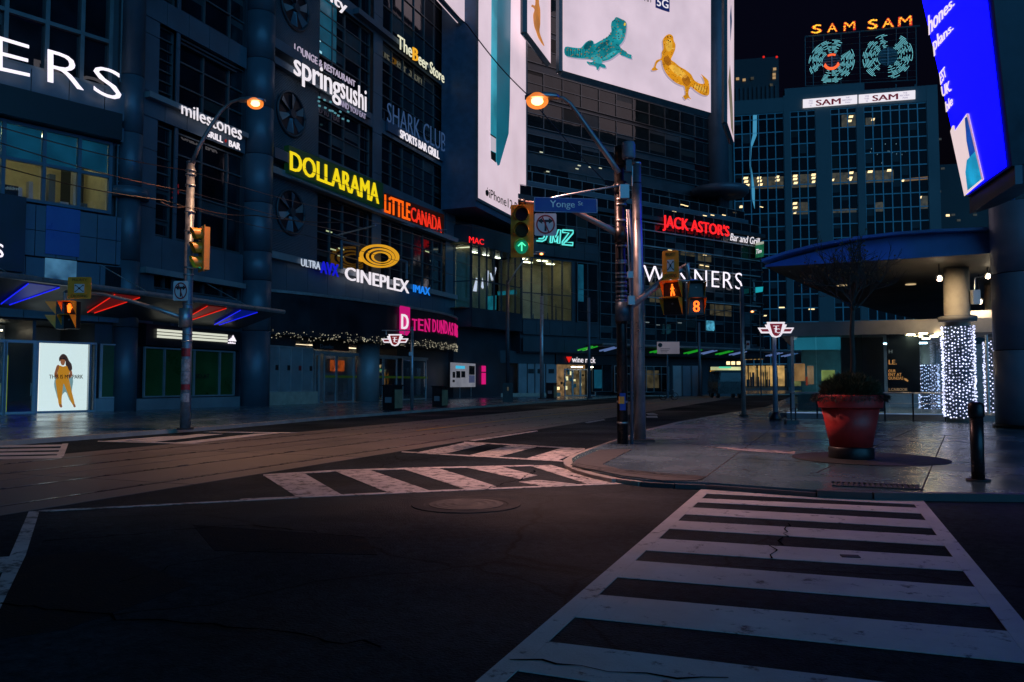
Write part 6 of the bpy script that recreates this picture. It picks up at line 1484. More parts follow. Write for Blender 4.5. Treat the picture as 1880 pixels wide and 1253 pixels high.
# posters wrapped on the post
for i, (va, vb, m) in enumerate(((640, 655, 'sign_red'), (660, 682, 'paper'), (684, 705, 'paper'), (706, 716, 'sign_red'), (722, 738, 'paper'))):
    z1, z0 = ppx(340, va, lp).z, ppx(340, vb, lp).z
    a0 = math.atan2(-FW.y, -FW.x)
    g = MB(); q = []
    for zz_ in (z0, z1):
        for k in range(9): a = a0 - .9 + 1.9 * k / 8 + .1 * (i % 2); q.append(Vector((lp.x + .172 * math.cos(a), lp.y + .172 * math.sin(a), zz_)))
    g.add(q, [(k, k + 1, 10 + k, 9 + k) for k in range(8)]); g.build("handbill", M[m], t)
def signal(name, lab, c, face, w, h, lit=None, tunnel=.22, mount=None, back=True):
    """three lens traffic signal: housing, lenses with cowls, pale rim plate"""
    f = Vector(face); f.z = 0; f.normalize(); x = Vector((-f.y, f.x, 0)); z = Vector((0, 0, 1))
    t = thing(name, lab, "traffic signal", c)
    MB().obox(c - f * .10, x * w * .36, f * .11, z * h * .47).build("housing", M['yellow'], t)
    if back: MB().obox(c - f * .02, x * w * .5, f * .012, z * h * .5).build("backplate", M['yellow'], t)
    r = min(w * .30, h * .135)
    for i, nm in enumerate(("red", "amber", "green")):
        p = c + z * h * (.31 - .31 * i) + f * .012
        m = M['black'] if not (lit == nm) else M['E_lens']
        ln = MB().cyl(p, p + f * .03, r, r * .9, 24).build("lens", m if lit == nm else mat("dark_lens_" + nm, {"red": (.06, .01, .02), "amber": (.05, .03, .01), "green": (.01, .05, .04)}[nm], .25), t, True)
        n = 20; q = []; ff = []
        for k in range(n):
            a = R(-50) + R(280) * k / (n - 1); d = x * math.cos(a) * r * 1.06 + z * math.sin(a) * r * 1.06
            L_ = tunnel * (.45 + .55 * (math.sin(a) * .5 + .5)); q += [p + d, p + d + f * L_]
        for k in range(n - 1): ff.append((2 * k, 2 * k + 2, 2 * k + 3, 2 * k + 1))
        MB().add(q, ff).build("cowl", M['yellow'], t, True)
        if lit == nm:
            for a, b in (((0, -.62), (0, .62)), ((0, .62), (-.55, .1)), ((0, .62), (.55, .1))):
                MB().tube([p + f * .045 + x * a[0] * r + z * a[1] * r, p + f * .045 + x * b[0] * r + z * b[1] * r], r * .1, 6).build("arrow", M['E_siggreen'], ln)
    return t
k = dep_of(Vector((lp.x, lp.y, HC))) / FL
c = ppx(369, 457, lp)
lf = (-RT * .80 - FW * .60)
t_ = signal("traffic_signal", "yellow signal seen from its side on the left post, green lit", c, lf, .62, 84 * k, "green", .34)
for v in (424, 492): MB().tube([ppx(346, v, lp), ppx(362, v, lp) + FW * .1], .03, 8).build("bracket", M['steel'], t_)
def flat_sign(name, lab, cat, c, nrm, w, h, base, t=.012, corner=.04):
    n = Vector(nrm); n.z = 0; n.normalize(); x = Vector((0, 0, 1)).cross(n); z = Vector((0, 0, 1))
    if x.dot(RT) < 0: x = -x
    th = thing(name, lab, cat, c)
    q = []
    for sx, sz_ in ((1, 1), (-1, 1), (-1, -1), (1, -1)):
        for da in range(4):
            a = {(1, 1): 0, (-1, 1): 90, (-1, -1): 180, (1, -1): 270}[(sx, sz_)] + da * 30; q.append(c + x * (sx * (w / 2 - corner) + corner * math.cos(R(a))) + z * (sz_ * (h / 2 - corner) + corner * math.sin(R(a))))
    MB().prism([p - n * t for p in q], n * t).build("plate", base, th)
    loc = lambda a, b, o=.004: c + x * a * w / 2 + z * b * h / 2 + n * o
    def txt(s_, a0, a1, b0, b1, m, nm="lettering", **kk): return lay_text(MB(), s_, lambda xx, yy: (loc(a0 + (a1 - a0) * xx, b0 + (b1 - b0) * yy, .003), n), .004, **kk).build(nm, m, th)
    def poly(pts, m, nm, o=.003): return MB().prism([loc(a, b, o) for a, b in pts], n * .003).build(nm, m, th)
    return th, loc, txt, poly, n
def no_turns(c, nrm, s_, lab):
    th, loc, txt, poly, n = flat_sign("no_turn_sign", lab, "road sign", c, nrm, s_[0], s_[1], M['white'])
    circ = lambda r0, r1: ([(r0 * math.cos(a), r0 * math.sin(a)) for a in [2 * math.pi * i / 36 for i in range(36)]], [(r1 * math.cos(a), r1 * math.sin(a)) for a in [2 * math.pi * i / 36 for i in range(36)]])
    poly([(-.10, -.60), (.10, -.60), (.07, .2), (.30, .2), (.30, .05), (.72, .32), (.30, .58), (.30, .42), (-.30, .42), (-.30, .58), (-.72, .32), (-.30, .05), (-.30, .2), (-.07, .2)], M['ink'], "arrows")
    A, B_ = circ(.86, .72); g = MB(); nn = 36
    P = [loc(a, b, .008) for a, b in A] + [loc(a, b, .008) for a, b in B_]; P += [p + n * .003 for p in P]
    g.add(P, [f for i in range(nn) for j in [(i + 1) % nn] for f in ((i + 2 * nn, j + 2 * nn, j + 3 * nn, i + 3 * nn), (i, j, j + 2 * nn, i + 2 * nn), (i + nn, j + nn, j + 3 * nn, i + 3 * nn))]); g.build("ring", M['sign_red'], th)
    poly([(-.36, .68), (-.26, .74), (.36, -.68), (.26, -.74)], M['sign_red'], "slash", .012)
    return th
def crossing_sign(c, nrm, w, h, lab):
    th, loc, txt, poly, n = flat_sign("crossing_sign", lab, "road sign", c, nrm, w, h, M['sign_yellow'])
    poly([(-.42, -.44), (.42, -.44), (.42, .36), (-.42, .36)], M['white'], "pictogram_field")
    for a, b in (((-.34, -.36), (.34, .28)), ((-.34, .28), (.34, -.36))):
        poly([(a[0] - .04, a[1]), (a[0] + .04, a[1]), (b[0] + .04, b[1]), (b[0] - .04, b[1])], M['ink'], "diagonal", .008)
    poly([(.10 * math.cos(i), -.04 + .10 * math.sin(i)) for i in [2 * math.pi * j / 12 for j in range(12)]], M['ink'], "centre_mark", .012)
    for a, b in ((-.34, -.3), (.34, -.3), (-.34, .22), (.34, .22)): poly([(a - .06, b - .05), (a + .06, b - .05), (a, b + .08)], M['ink'], "corner_mark", .01)
    txt("PRIORITY", -.62, .62, .62, .86, M['ink']); txt("CROSSING", -.7, .7, -.86, -.62, M['ink'])
no_turns(ppx(336, 535, lp) - FW * .18, -FW, (27 * k, 36 * k), "small white no turns sign on the left post below its signal")
# mast arm to the left with the walk signals
ma = thing("mast_arm", "thin steel mast arm reaching left from the post above the lit poster", "arm", ppx(336, 583, lp))
MB().tube([ppx(336, 584, lp), ppx(290, 568, lp), ppx(240, 553, lp), ppx(190, 541, lp), ppx(120, 536, lp)], [.075, .07, .06, .055, .05], 10).build("tube", M['steel'], ma, True)
MB().cyl(ppx(340, 584, lp) - Vector((0, 0, .3)), ppx(340, 584, lp) + Vector((0, 0, .3)), .19, .19, 16).build("clamp", M['steel'], ma, True)
crossing_sign(ppx(149.5, 529.5, lp) - FW * .12, -FW, 43 * k, 40 * k, "yellow priority crossing sign hung on the left mast arm")
def walk_signal(lab, c, face, w, h, top=None, bottom=None, side=1):
    f = Vector(face); f.z = 0; f.normalize(); x = Vector((0, 0, 1)).cross(f); z = Vector((0, 0, 1))
    if x.dot(RT) < 0: x = -x
    t = thing("walk_signal", lab, "pedestrian signal", c)
    MB().obox(c - f * .12, x * w * .5, f * .12, z * h * .5).build("housing", M['black'], t)
    for i, (b, glyph) in enumerate(((.25, top), (-.25, bottom))):
        p = c + z * h * b
        MB().obox(p + f * .008, x * w * .42, f * .008, z * h * .205).build("face", mat("signal_face", (.02, .015, .015), .35), t)
        # cowl: top and two sloping cheeks
        q = [p - x * w * .5 + z * h * .24, p + x * w * .5 + z * h * .24]; F = f * w * .75
        MB().prism([q[0], q[1], q[1] + F, q[0] + F], z * .015).build("cowl", M['yellow'] if side else M['black'], t)
        for s_ in (-1, 1): MB().prism([p + x * w * .5 * s_ + z * h * .235, p + x * w * .5 * s_ - z * h * .235, p + x * w * .5 * s_ + z * h * .225 + F], x * .012 * s_).build("cheek", M['yellow'], t)
        if glyph == "walk":
            g = MB(); sc = h * .19; P = lambda a, b_: p + x * a * sc + z * b_ * sc + f * .03
            g.ball(P(-.02, .82), sc * .15, 8)
            for pts, r in ((((0, .6), (.02, .05)), .17), (((0, .05), (-.14, -.4), (-.16, -.95)), .13), (((.03, .05), (.22, -.4), (.34, -.9)), .13), (((-.02, .5), (-.28, .1)), .09), (((.04, .5), (.3, .15)), .09)): g.tube([P(*q_) for q_ in pts], sc * r, 8)
            g.build("walking_figure", M['E_signal'], t)
        elif glyph == "hand":
            g = MB(); sc = h * .19; P = lambda a, b_: p + x * a * sc + z * b_ * sc + f * .03
            g.tube([P(0, -.85), P(0, -.2), P(0, .25)], [sc * .22, sc * .34, sc * .34], 10)
            for a, b_ in ((-.34, .6), (-.12, .9), (.10, .92), (.30, .72)): g.tube([P(a * .9, .1), P(a, b_)], sc * .10, 8)
            g.tube([P(.3, -.2), P(.62, .25)], sc * .10, 8)
            g.build("raised_hand", M['E_signal'], t)
        elif glyph:
            lay_text(MB(), glyph, lambda xx, yy: (p + x * (xx - .5) * h * .20 + z * (yy - .5) * h * .34 + f * .02, f), .015, bold=.02).build("number", emit("countdown_amber", (1.0, .13, .008), 2.6), t)
        else:
            MB().cyl(p + f * .02 + z * h * .08, p + f * .03 + z * h * .08, h * .03, h * .03, 10).build("dim_glyph", mat("dim_glyph", (.3, .28, .3), .4), t)
    if top or bottom:
        l = bpy.data.lights.new("signal_glow", 'POINT'); l.energy = .5; l.color = (1, .2, .02); l.shadow_soft_size = .05
        o = bpy.data.objects.new("signal_glow", l); COL.objects.link(o); o.location = c + z * h * (.25 if top else -.25) + f * .12; o.parent = t; o.matrix_parent_inverse = Matrix.Translation(-c)
    return t
c = ppx(131, 579, lp) - FW * .1
walk_signal("walk signal with lit orange hand under the yellow sign, left mast arm", c, -FW - RT * .1, 24 * k, 50 * k, "hand", None)
w2 = walk_signal("unlit walk signal turned aside under the left mast arm", ppx(106, 580, lp), -RT * .95 - FW * .25, 24 * k, 50 * k, None, None)
MB().tube([ppx(118, 536, lp), ppx(119, 553, lp)], .04, 8).build("hanger", M['steel'], ma)
MB().tube([ppx(102, 555, lp), ppx(134, 553, lp)], .03, 8).build("hanger", M['steel'], ma)

# near signal post (dark, banded) and its silver neighbour
sp = gnd(1143, 815, ZS)
sdep = dep_of(Vector((sp.x, sp.y, HC))); k = sdep / FL
P_ = lambda u, v, dd=0: at(u, v, sdep + dd)
t = thing("signal_post", "dark banded signal post with arched orange lamp at the near corner", "street lamp", sp)
zt = P_(1136, 278).z; tilt = Vector((-.05, 0, 0))
MB().tube([sp, sp + Vector((0, 0, 3)), Vector((sp.x, sp.y, zt)) + tilt], [.135, .13, .12], 20).build("pole", M['steel_dark'], t, True)
bands(t, sp, [P_(1143, v).z for v in (283, 296, 365, 375, 405, 447, 452, 480, 484, 503, 510, 520, 527, 537, 546, 553, 556, 740, 778)], .143)
for v, h in ((300, .5), (352, .3), (595, .35)): MB().cyl(Vector((sp.x, sp.y, P_(1143, v).z)), Vector((sp.x, sp.y, P_(1143, v).z + h)), .155, .155, 18).build("sleeve", M['steel_dark'], t, True)
MB().tube([P_(1155, 385, -.15), P_(1160, 450, -.15), P_(1160, 815, -.1)], .04, 8).build("conduit", mat("conduit_blue", (.16, .18, .24), .45, .3), t, True)
MB().tube([P_(1151, 385, -.2), P_(1157, 545, -.2)], .02, 8).build("conduit", M['frame_pale'], t, True)
arm = [P_(1136, 318), P_(1122, 296), P_(1100, 265), P_(1078, 234), P_(1060, 208), P_(1047, 191), P_(1034, 181), P_(1018, 178)]
MB().tube(arm, [.075, .07, .065, .06, .055, .05, .05, .05], 10).build("arm", mat("arm_steel_near", (.30, .28, .30), .4, .5), t, True)
lamp_head(t, P_(990, 184), -RT, 1300, .25, (1.0, .48, .36))
l = bpy.data.lights.new("lamp_beam", 'SPOT'); l.energy = 2600; l.color = (1.0, .52, .46); l.shadow_soft_size = .18; l.spot_size = R(68); l.spot_blend = 1.0
o = bpy.data.objects.new("lamp_beam", l); COL.objects.link(o); o.location = P_(990, 184) + Vector((0, 0, -.33)); o.rotation_euler = Vector((.34, -.44, -1)).to_track_quat('-Z', 'Y').to_euler(); o.parent = t; o.matrix_parent_inverse = Matrix.Translation(-sp)
for c_, sz_, m in (((1146, 353), (.22, .2, .34), 'frame_pale'), ((1159, 552), (.16, .14, .22), 'frame_pale'), ((1157, 505), (.14, .12, .16), 'frame_pale'), ((1143, 738), (.14, .10, .42), 'sign_blue'), ((1141, 735), (.13, .12, .18), 'sign_yellow')):
    q = P_(*c_, -.22); MB().box(q, *sz_, RT).build("equipment_box", M[m], t)
MB().tube([P_(1136, 346), P_(1128, 340), P_(1124, 346), P_(1132, 360)], .02, 6).build("cable", M['wire'], t)
q = P_(1154, 289, -.05); MB().lathe(q, [(.15, -.05), (.17, 0), (.17, .30), (.15, .37), (.06, .39)], 24).build("antenna_drum", mat("antenna_grey", (.20, .22, .27), .5), t, True)
MB().box(q + Vector((0, 0, -.22)), .14, .12, .3, RT).build("antenna_bracket", mat("bracket_grey", (.10, .12, .16), .5), t)
MB().tube([P_(1161, 305, -.1), P_(1161, 342, -.1), P_(1148, 338, -.05)], .018, 6).build("cable", M['frame_pale'], t)
vp = gnd(1175, 810, ZS); vd = dep_of(Vector((vp.x, vp.y, HC)))
t = thing("steel_post", "plain shiny steel post right beside the dark signal post", "post", vp)
zt = at(1172, 293, vd).z
MB().tube([vp, vp + Vector((0, 0, 4)), Vector((vp.x - .04, vp.y, zt))], [.15, .14, .12], 24).build("pole", M['steel'], t, True)
MB().lathe(Vector((vp.x - .04, vp.y, zt - .02)), [(.13, -.05), (.135, .0), (.12, .03), (.02, .05)], 24).build("cap", M['steel'], t, True)
MB().cyl(Vector((vp.x - .04, vp.y, at(1172, 333, vd).z)), Vector((vp.x - .04, vp.y, at(1172, 331, vd).z)), .134, .134, 20).build("band", M['steel_dark'], t, True)
MB().box(vp + Vector((0, 0, .02)), .7, .5, .05, RT).build("base_plate", M['iron'], t)
# mast arm with signal and street sign
ma = thing("mast_arm", "pinkish mast arm with upper stay holding the near green signal", "arm", P_(1140, 430))
MB().tube([P_(1136, 430), P_(1100, 411), P_(1052, 387), P_(1000, 376), P_(960, 372)], [.085, .075, .065, .06, .055], 10).build("tube", mat("arm_pink_near", (.36, .28, .28), .4, .45), ma, True)
MB().tube([P_(1138, 341), P_(1080, 351), P_(1020, 362), P_(982, 372)], .025, 8).build("stay_rod", M['steel'], ma, True)
MB().cyl(P_(1140, 432) - Vector((0, 0, .2)), P_(1140, 432) + Vector((0, 0, .2)), .17, .17, 16).build("clamp", M['steel_dark'], ma, True)
MB().cyl(P_(951, 371), P_(964, 371), .07, .07, 12).build("end_cap", M['black'], ma, True)
nf = (-FW - RT * .18)
signal("traffic_signal", "yellow signal with lit green arrow beside the blue street sign", P_(958.5, 424, -.12), nf, 42 * k, 97 * k, "green", .2)
th, loc, txt, poly, n = flat_sign("street_sign", "blue street name plate hanging from the mast arm", "street sign", P_(1039, 377, -.15), -FW + RT * .12, 118 * k, 27 * k, M['sign_blue'], corner=.02)
for q in ([(-1, .96), (1, .96), (1, 1), (-1, 1)], [(-1, -1), (1, -1), (1, -.96), (-1, -.96)], [(-1, -1), (-.985, -1), (-.985, 1), (-1, 1)], [(.985, -1), (1, -1), (1, 1), (.985, 1)]): poly([(a * .985, b * .95) for a, b in q], M['white'], "border")
stm = mat("sign_reflective", (.85, .88, .92), .5); txt("Yonge", -.50, .28, -.62, .58, stm, bold=.02); txt("St", .38, .54, .0, .58, stm, bold=.02)
no_turns(P_(1001.5, 412.5, -.16), -FW, (40 * k, 41 * k), "white no turns sign hanging below the blue street sign")
# lower arm with walk signals
ma = thing("mast_arm", "short pink arm rising right to the walk countdown signals", "arm", P_(1145, 573))
MB().tube([P_(1146, 572), P_(1180, 546), P_(1222, 512), P_(1262, 488)], [.09, .085, .08, .07], 12).build("tube", mat("arm_pink_low", (.36, .28, .30), .4, .45), ma, True)
MB().cyl(P_(1143, 590), P_(1143, 555), .19, .19, 16).build("clamp", mat("clamp_blue", (.05, .09, .13), .45, .4), ma, True)
MB().tube([P_(1254, 492, -.05), P_(1262, 484, -.05), P_(1263, 515, -.05)], .06, 8).build("hanger", M['steel'], ma, True)
MB().tube([P_(1236, 516, -.05), P_(1280, 516, -.05)], .04, 8).build("hanger", M['steel'], ma, True)
crossing_sign(P_(1231, 487, -.2), -FW - RT * .35, 30 * k, 53 * k, "yellow priority crossing sign over the right walk signals")
walk_signal("walk signal with lit orange walking figure, left of the countdown", P_(1235, 548, -.1), -FW - RT * .55, 34 * k, 60 * k, "walk", None)
walk_signal("walk signal showing a lit orange 8 countdown", P_(1278, 548, -.05), -FW - RT * .05, 29 * k, 60 * k, None, "8", 0)

# transit signs
def transit(name, lab, c, face, w, h, pole=None):
    f = Vector(face); f.z = 0; f.normalize(); x = Vector((0, 0, 1)).cross(f); z = Vector((0, 0, 1))
    if x.dot(RT) < 0: x = -x
    t = thing(name, lab, "transit sign", c)
    L_ = lambda pts, o: [c + x * a * w / 2 + z * b * h / 2 + f * o for a, b in pts]
    mir = lambda pts: pts + [(-a, b) for a, b in pts[::-1]]
    MB().prism(L_(mir([(.0, 1.0), (.50, 1.0), (.46, .70), (.60, .66), (.52, .28), (1.0, .28), (.82, -.42), (.36, -.42), (.22, -.85), (.0, -1.0)])[0:20], -.08), f * .09).build("case", M['E_white'], t)
    mm = emit("maroon_light", lin(122, 16, 22), .8)
    MB().prism(L_(mir([(.0, .78), (.36, .78), (.22, -.42), (.12, -.72), (.0, -.80)]), .012), f * .01).build("shield", mm, t)
    for s_ in (-1, 1): MB().prism(L_([(s_ * .47, .10), (s_ * .88, .10), (s_ * .78, -.22), (s_ * .40, -.22)], .012), f * .01).build("wing", mm, t)
    g = MB()
    fn = lambda a0, a1, b0, b1: (lambda xx, yy: (c + x * (a0 + (a1 - a0) * xx) * w / 2 + z * (b0 + (b1 - b0) * yy) * h / 2 + f * .024, f))
    lay_text(g, "T", fn(-.18, .16, .05, .52), .006, bold=.02); lay_text(g, "T", fn(-.14, .02, -.35, .18), .006, bold=.02); lay_text(g, "C", fn(-.04, .20, -.42, .16), .006, bold=.02)
    g.build("monogram", M['E_white'], t); return t
tp_ = gnd(1424, 772, ZS); td = dep_of(Vector((tp_.x, tp_.y, HC)))
t = thing("transit_post", "pale post carrying the winged red transit sign near the glass pavilion", "post", tp_)
MB().cyl(tp_, Vector((tp_.x, tp_.y, at(1424, 618, td).z)), .10, .085, 16).build("pole", mat("grey_post", (.30, .34, .40), .45, .3), t, True)
MB().lathe(tp_, [(.24, 0), (.24, .1), (.14, .3), (.10, .34)], 18).build("foot", M['black'], t, True)
transit("transit_sign", "winged maroon and white transit sign on the pale near post", at(1425, 606, td), -FW - RT * .05, 65 * td / FL, 29 * td / FL)
tp2 = gnd(756, 752, .12); td2 = dep_of(Vector((tp2.x, tp2.y, HC)))
t = thing("transit_post", "grey post with bracket arm and small plate before the cinema doors", "post", tp2)
MB().cyl(tp2, Vector((tp2.x, tp2.y, at(756, 600, td2).z)), .095, .08, 16).build("pole", M['steel'], t, True)
MB().tube([at(756, 607, td2), at(701, 607, td2)], .03, 8).build("bracket_arm", M['steel'], t); 
for u in (709, 743): MB().tube([at(u, 607, td2), at(u, 615, td2)], .02, 6).build("hanger", M['steel'], t)
MB().box(at(754.5, 650, td2) - FW * .12, .20, .02, .20, RT).build("plate", M['white'], t)
transit("transit_sign", "winged maroon and white transit sign hanging before the cinema doors", at(725, 625, td2), -FW - RT * .1, 50 * td2 / FL, 22 * td2 / FL)
# plain poles further off
def pole(u, vb, vt, wpx, lab, m='steel', z0=.12, nm="utility_pole"):
    p = gnd(u, vb, z0); d = dep_of(Vector((p.x, p.y, HC))); t = thing(nm, lab, "pole", p)
    MB().cyl(p, Vector((p.x, p.y, at(u, vt, d).z)), wpx * d / FL / 2, wpx * d / FL / 2 * .85, 14).build("pole", M[m], t, True)
    MB().cyl(p, p + Vector((0, 0, .08)), wpx * d / FL, wpx * d / FL, 14).build("base_plate", M['iron'], t)
    return p, d, t
p, d, t = pole(1365.5, 765, 525, 8.5, "blue grey pole with a no parking plate, far side of the near kerb", 'steel', ZS)
MB().box(at(1373.5, 634, d + .1), 7 * d / FL, .02, 16 * d / FL, RT).build("plate", M['white'], t); MB().cyl(at(1373.5, 632, d), at(1373.5, 632, d + .02), .06, .06, 16).build("plate_mark", M['sign_red'], t)
p, d, t = pole(932, 738, 514, 8, "dark lamp pole with small orange lamp before the yellow glass shop", 'panel_dark', .12, "street_lamp")
t["category"] = "street lamp"
MB().tube([at(933, 522, d), at(947, 498, d), at(962, 478, d), at(975, 468, d), at(986, 466, d)], .06, 8).build("arm", M['steel'], t, True)
lamp_head(t, at(993, 466, d), RT, 350, .16, (1, .5, .2))
pole(995, 733, 543, 7.5, "slim pale pole between lamp pole and wine shop"); pole(1082, 732, 546, 6, "grey pole standing before the wine shop doors", 'panel')
p, d, t = pole(1285, 727, 592, 5.5, "dim far lamp pole below the countdown signal", 'panel')
p, d, t = pole(1344, 723, 640, 4, "thin far post by the end of the glass block", 'panel')
fp = at(1382, 572, 95); t = thing("street_lamp", "tiny distant orange lamp near the end of the glass block", "street lamp", Vector((fp.x + .8, fp.y, .1)))
MB().cyl(Vector((fp.x + .8, fp.y, .1)), Vector((fp.x + .8, fp.y, fp.z)), .09, .07, 10).build("pole", M['panel_dark'], t); MB().tube([Vector((fp.x + .8, fp.y, fp.z - .1)), fp + Vector((0, 0, .05))], .05, 6).build("arm", M['panel_dark'], t); lamp_head(t, fp, -RT, 200, .2, (1, .5, .2))

# street furniture on the far pavement
def bin_(u0, u1, vt, vb, lab, us):
    p = gnd((u0 + u1) / 2, vb, .12); d = dep_of(p); w = (u1 - u0) * d / FL; h = (vb - vt) * d / FL
    t = thing("litter_bin", lab, "bin", p, "litter bins on the far pavement")
    x = Vector((0, 1, 0)); c = p + Vector((0, 0, h / 2))
    A = w * .78; MB().box(c, A, A * .8, h * .96, x).build("case", M['steel_dark'], t)
    MB().box(c + Vector((A * .4 + .02, 0, -.05)), A * .9, .03, h * .74, x).build("timber_side", M['wood'], t)
    MB().box(c + Vector((0, 0, h * .5)), A * 1.08, A * .9, .08, x).build("lid", M['black'], t)
    MB().box(c + Vector((0, -A * .5 - .01, h * .25)), .02, A * .5, .22, x).build("slot", M['ink'], t)
    MB().box(c + Vector((0, -A * .5 - .01, -.1)), .01, A * .45, .3, x).build("notice", M['panel_light'], t)
bin_(701, 740, 708, 754, "wooden sided litter bin left of the cinema transit post", 0)
bin_(792, 823, 710, 748, "wooden sided litter bin right of the cinema doors", 0)
bin_(1001, 1024, 704, 733, "small litter bin between slim pole and wine shop", 0)
p = gnd(929, 738, .12); d = dep_of(p); t = thing("newspaper_box", "black newspaper box at the foot of the dark lamp pole", "box", p)
MB().box(p + Vector((.4, -.6, .75)), .8, .6, 1.5, RT).build("case", M['black'], t); MB().box(p + Vector((.4, -.6, .0)) + Vector((0, 0, 1.05)) - FW * .33, .12, .02, .3, RT).build("window", M['E_dimroom'], t)
bp2 = PB.P(sb(850), 0, 1.4); t = thing("notice_board", "white framed map board with dark panels on two legs", "notice board", bp2)
PN2 = PB.off(1.4); q = [PN2.hit(*c) for c in ((828, 667), (873, 667), (873, 712), (828, 711))]
s0, s1, z0_, z1_ = q[0][0], q[1][0], PN2.z(850, 711), PN2.z(850, 667)
MB().slab(PN2, s0, s1, z0_, z1_, -.08, 0).build("panel", emit("board_glow", lin(150, 150, 160), .5, .2, 1), t)
for f0, f1, g0, g1 in ((.06, .16, .38, .62), (.20, .36, .38, .66), (.40, .56, .40, .66), (.72, .96, .52, .9), (.06, .14, .2, .3)): MB().slab(PN2, s0 + (s1 - s0) * f0, s0 + (s1 - s0) * f1, z0_ + (z1_ - z0_) * g0, z0_ + (z1_ - z0_) * g1, .004, .02).build("map_panel", M['ink'], t)
MB().slab(PN2, s0 + (s1 - s0) * .72, s0 + (s1 - s0) * .96, z0_ + (z1_ - z0_) * .18, z0_ + (z1_ - z0_) * .5, .004, .02).build("map_panel", emit("map_blue", lin(70, 78, 110), .6), t)
MB().slab(PN2, s0 + (s1 - s0) * .18, s0 + (s1 - s0) * .54, z0_ + (z1_ - z0_) * .76, z0_ + (z1_ - z0_) * .88, .004, .03).build("lit_heading", emit("heading_cyan", lin(60, 180, 215), .9), t)
for f in (.36, .82): MB().slab(PN2, s0 + (s1 - s0) * f, s0 + (s1 - s0) * f + .08, .12, z0_, -.07, -.01).build("leg", M['steel'], t)
bs = gnd(1226, 731, .1); bd = dep_of(bs); t = thing("bus_stop_sign", "white stop panel with round mark on a pole, far roadside", "sign", bs)
bb = at(1226.5, 639, bd)
MB().cyl(Vector((bs.x, bs.y, .1)), Vector((bs.x, bs.y, bb.z)), .10, .08, 10).build("pole", M['panel'], t)
MB().box(bb - FW * .1, 41 * bd / FL, .08, 22 * bd / FL, RT).build("panel", emit("stop_panel", lin(118, 108, 116), .55, .15, .5), t)
MB().cyl(bb - RT * 15 * bd / FL - FW * .15 + Vector((0, 0, .28)), bb - RT * 15 * bd / FL - FW * .17 + Vector((0, 0, .28)), .22, .22, 20).build("mark", M['ink'], t)
for i in range(3): MB().box(bb - RT * (6 + i) * bd / FL - FW * .15 + Vector((0, 0, -.1 - .16 * i)), (18 - i * 3) * bd / FL, .01, .05, RT).build("text_line", M['ink'], t)
# hoarding, lit kiosk and dark parked van
hb = gnd(1235, 727, .05); hd = dep_of(hb)
t = thing("hoarding", "grey site hoarding beside the road left of the dark van", "hoarding", hb)
for i, u in enumerate((1235, 1253, 1270)): MB().box(at(u + 9, 700, hd), 17.6 * hd / FL, .15, 56 * hd / FL, RT).build("panel", M['panel_light'] if i == 0 else M['panel'], t)
for u in (1235, 1253, 1270, 1288): q = at(u, 700, hd - .12); MB().box(q, .12, .12, 58 * hd / FL, RT).build("post", M['panel_dark'], t)
kp_ = gnd(1325, 729, .0); kd_ = dep_of(kp_) + 3
t = thing("food_kiosk", "small lit kiosk with orange side and glowing sign strip behind the van", "kiosk", kp_)
kb = lambda u, v, dd=0: at(u, v, kd_ + dd)
MB().box(kb(1335, 701), 62 * kd_ / FL, 1.5, 56 * kd_ / FL, RT).build("body", M['panel_dark'], t)
MB().box(kb(1335, 677, -.85), 60 * kd_ / FL, .15, 6 * kd_ / FL, RT).build("sign_strip", emit("kiosk_strip", lin(215, 215, 150), .8, .5, .6), t)
MB().box(kb(1331, 675, -.95), 22 * kd_ / FL, .05, 3 * kd_ / FL, RT).build("green_sign", emit("kiosk_green", lin(90, 215, 160), .9), t)
MB().box(kb(1310, 694, -.85), 12 * kd_ / FL, .12, 26 * kd_ / FL, RT).build("orange_panel", emit("kiosk_orange", lin(225, 150, 20), .85), t)
MB().box(kb(1311, 712, -.86), 14 * kd_ / FL, .12, 8 * kd_ / FL, RT).build("picture_panel", emit("kiosk_picture", lin(50, 60, 110), .7, .7, 3), t)
for u in (1346, 1356, 1337): MB().box(kb(u, 667, -.5), 6 * kd_ / FL, .2, 6 * kd_ / FL, RT).build("lit_pane", M['E_office'], t)
vb_ = gnd(1338, 731, 0); vdp = dep_of(vb_); u_ = vdp / FL
t = thing("parked_van", "black unlit van parked in front of the lit kiosk", "van", vb_)
ctr = Vector((vb_.x, vb_.y, 0)); X = RT; Y = Vector((-RT.y, RT.x, 0))
def vprof(yo): return [ctr + X * a * u_ + Y * yo + Vector((0, 0, b * u_)) for a, b in ((-24, 8), (-24, 30), (-20, 48), (-16, 50.5), (16, 50.5), (20, 48), (24, 30), (24, 8))]
MB().prism(vprof(-1), Y * 4.6).build("body", mat("van_paint", (.006, .006, .008), .25, .3), t)
MB().prism([ctr + X * a * u_ + Y * -1.02 + Vector((0, 0, b * u_)) for a, b in ((-21, 30), (-18, 46), (18, 46), (21, 30))], Y * -.02).build("rear_window", M['pane'], t)
for a in (-20, 20):
    for y in (.0, 2.6): q = ctr + X * a * u_ + Y * y + Vector((0, 0, .38)); w_ = MB().cyl(q - X * .14, q + X * .14, .38, .38, 18).build("wheel", M['black'], t); MB().cyl(q - X * .15, q + X * .15, .2, .2, 12).build("rim", M['steel'], w_)
for a in (-21, 21): MB().box(ctr + X * a * u_ + Y * -1.03 + Vector((0, 0, 24 * u_)), 2.5 * u_, .03, 6 * u_, RT).build("tail_light", mat("tail_red", (.12, .01, .01), .3), t)
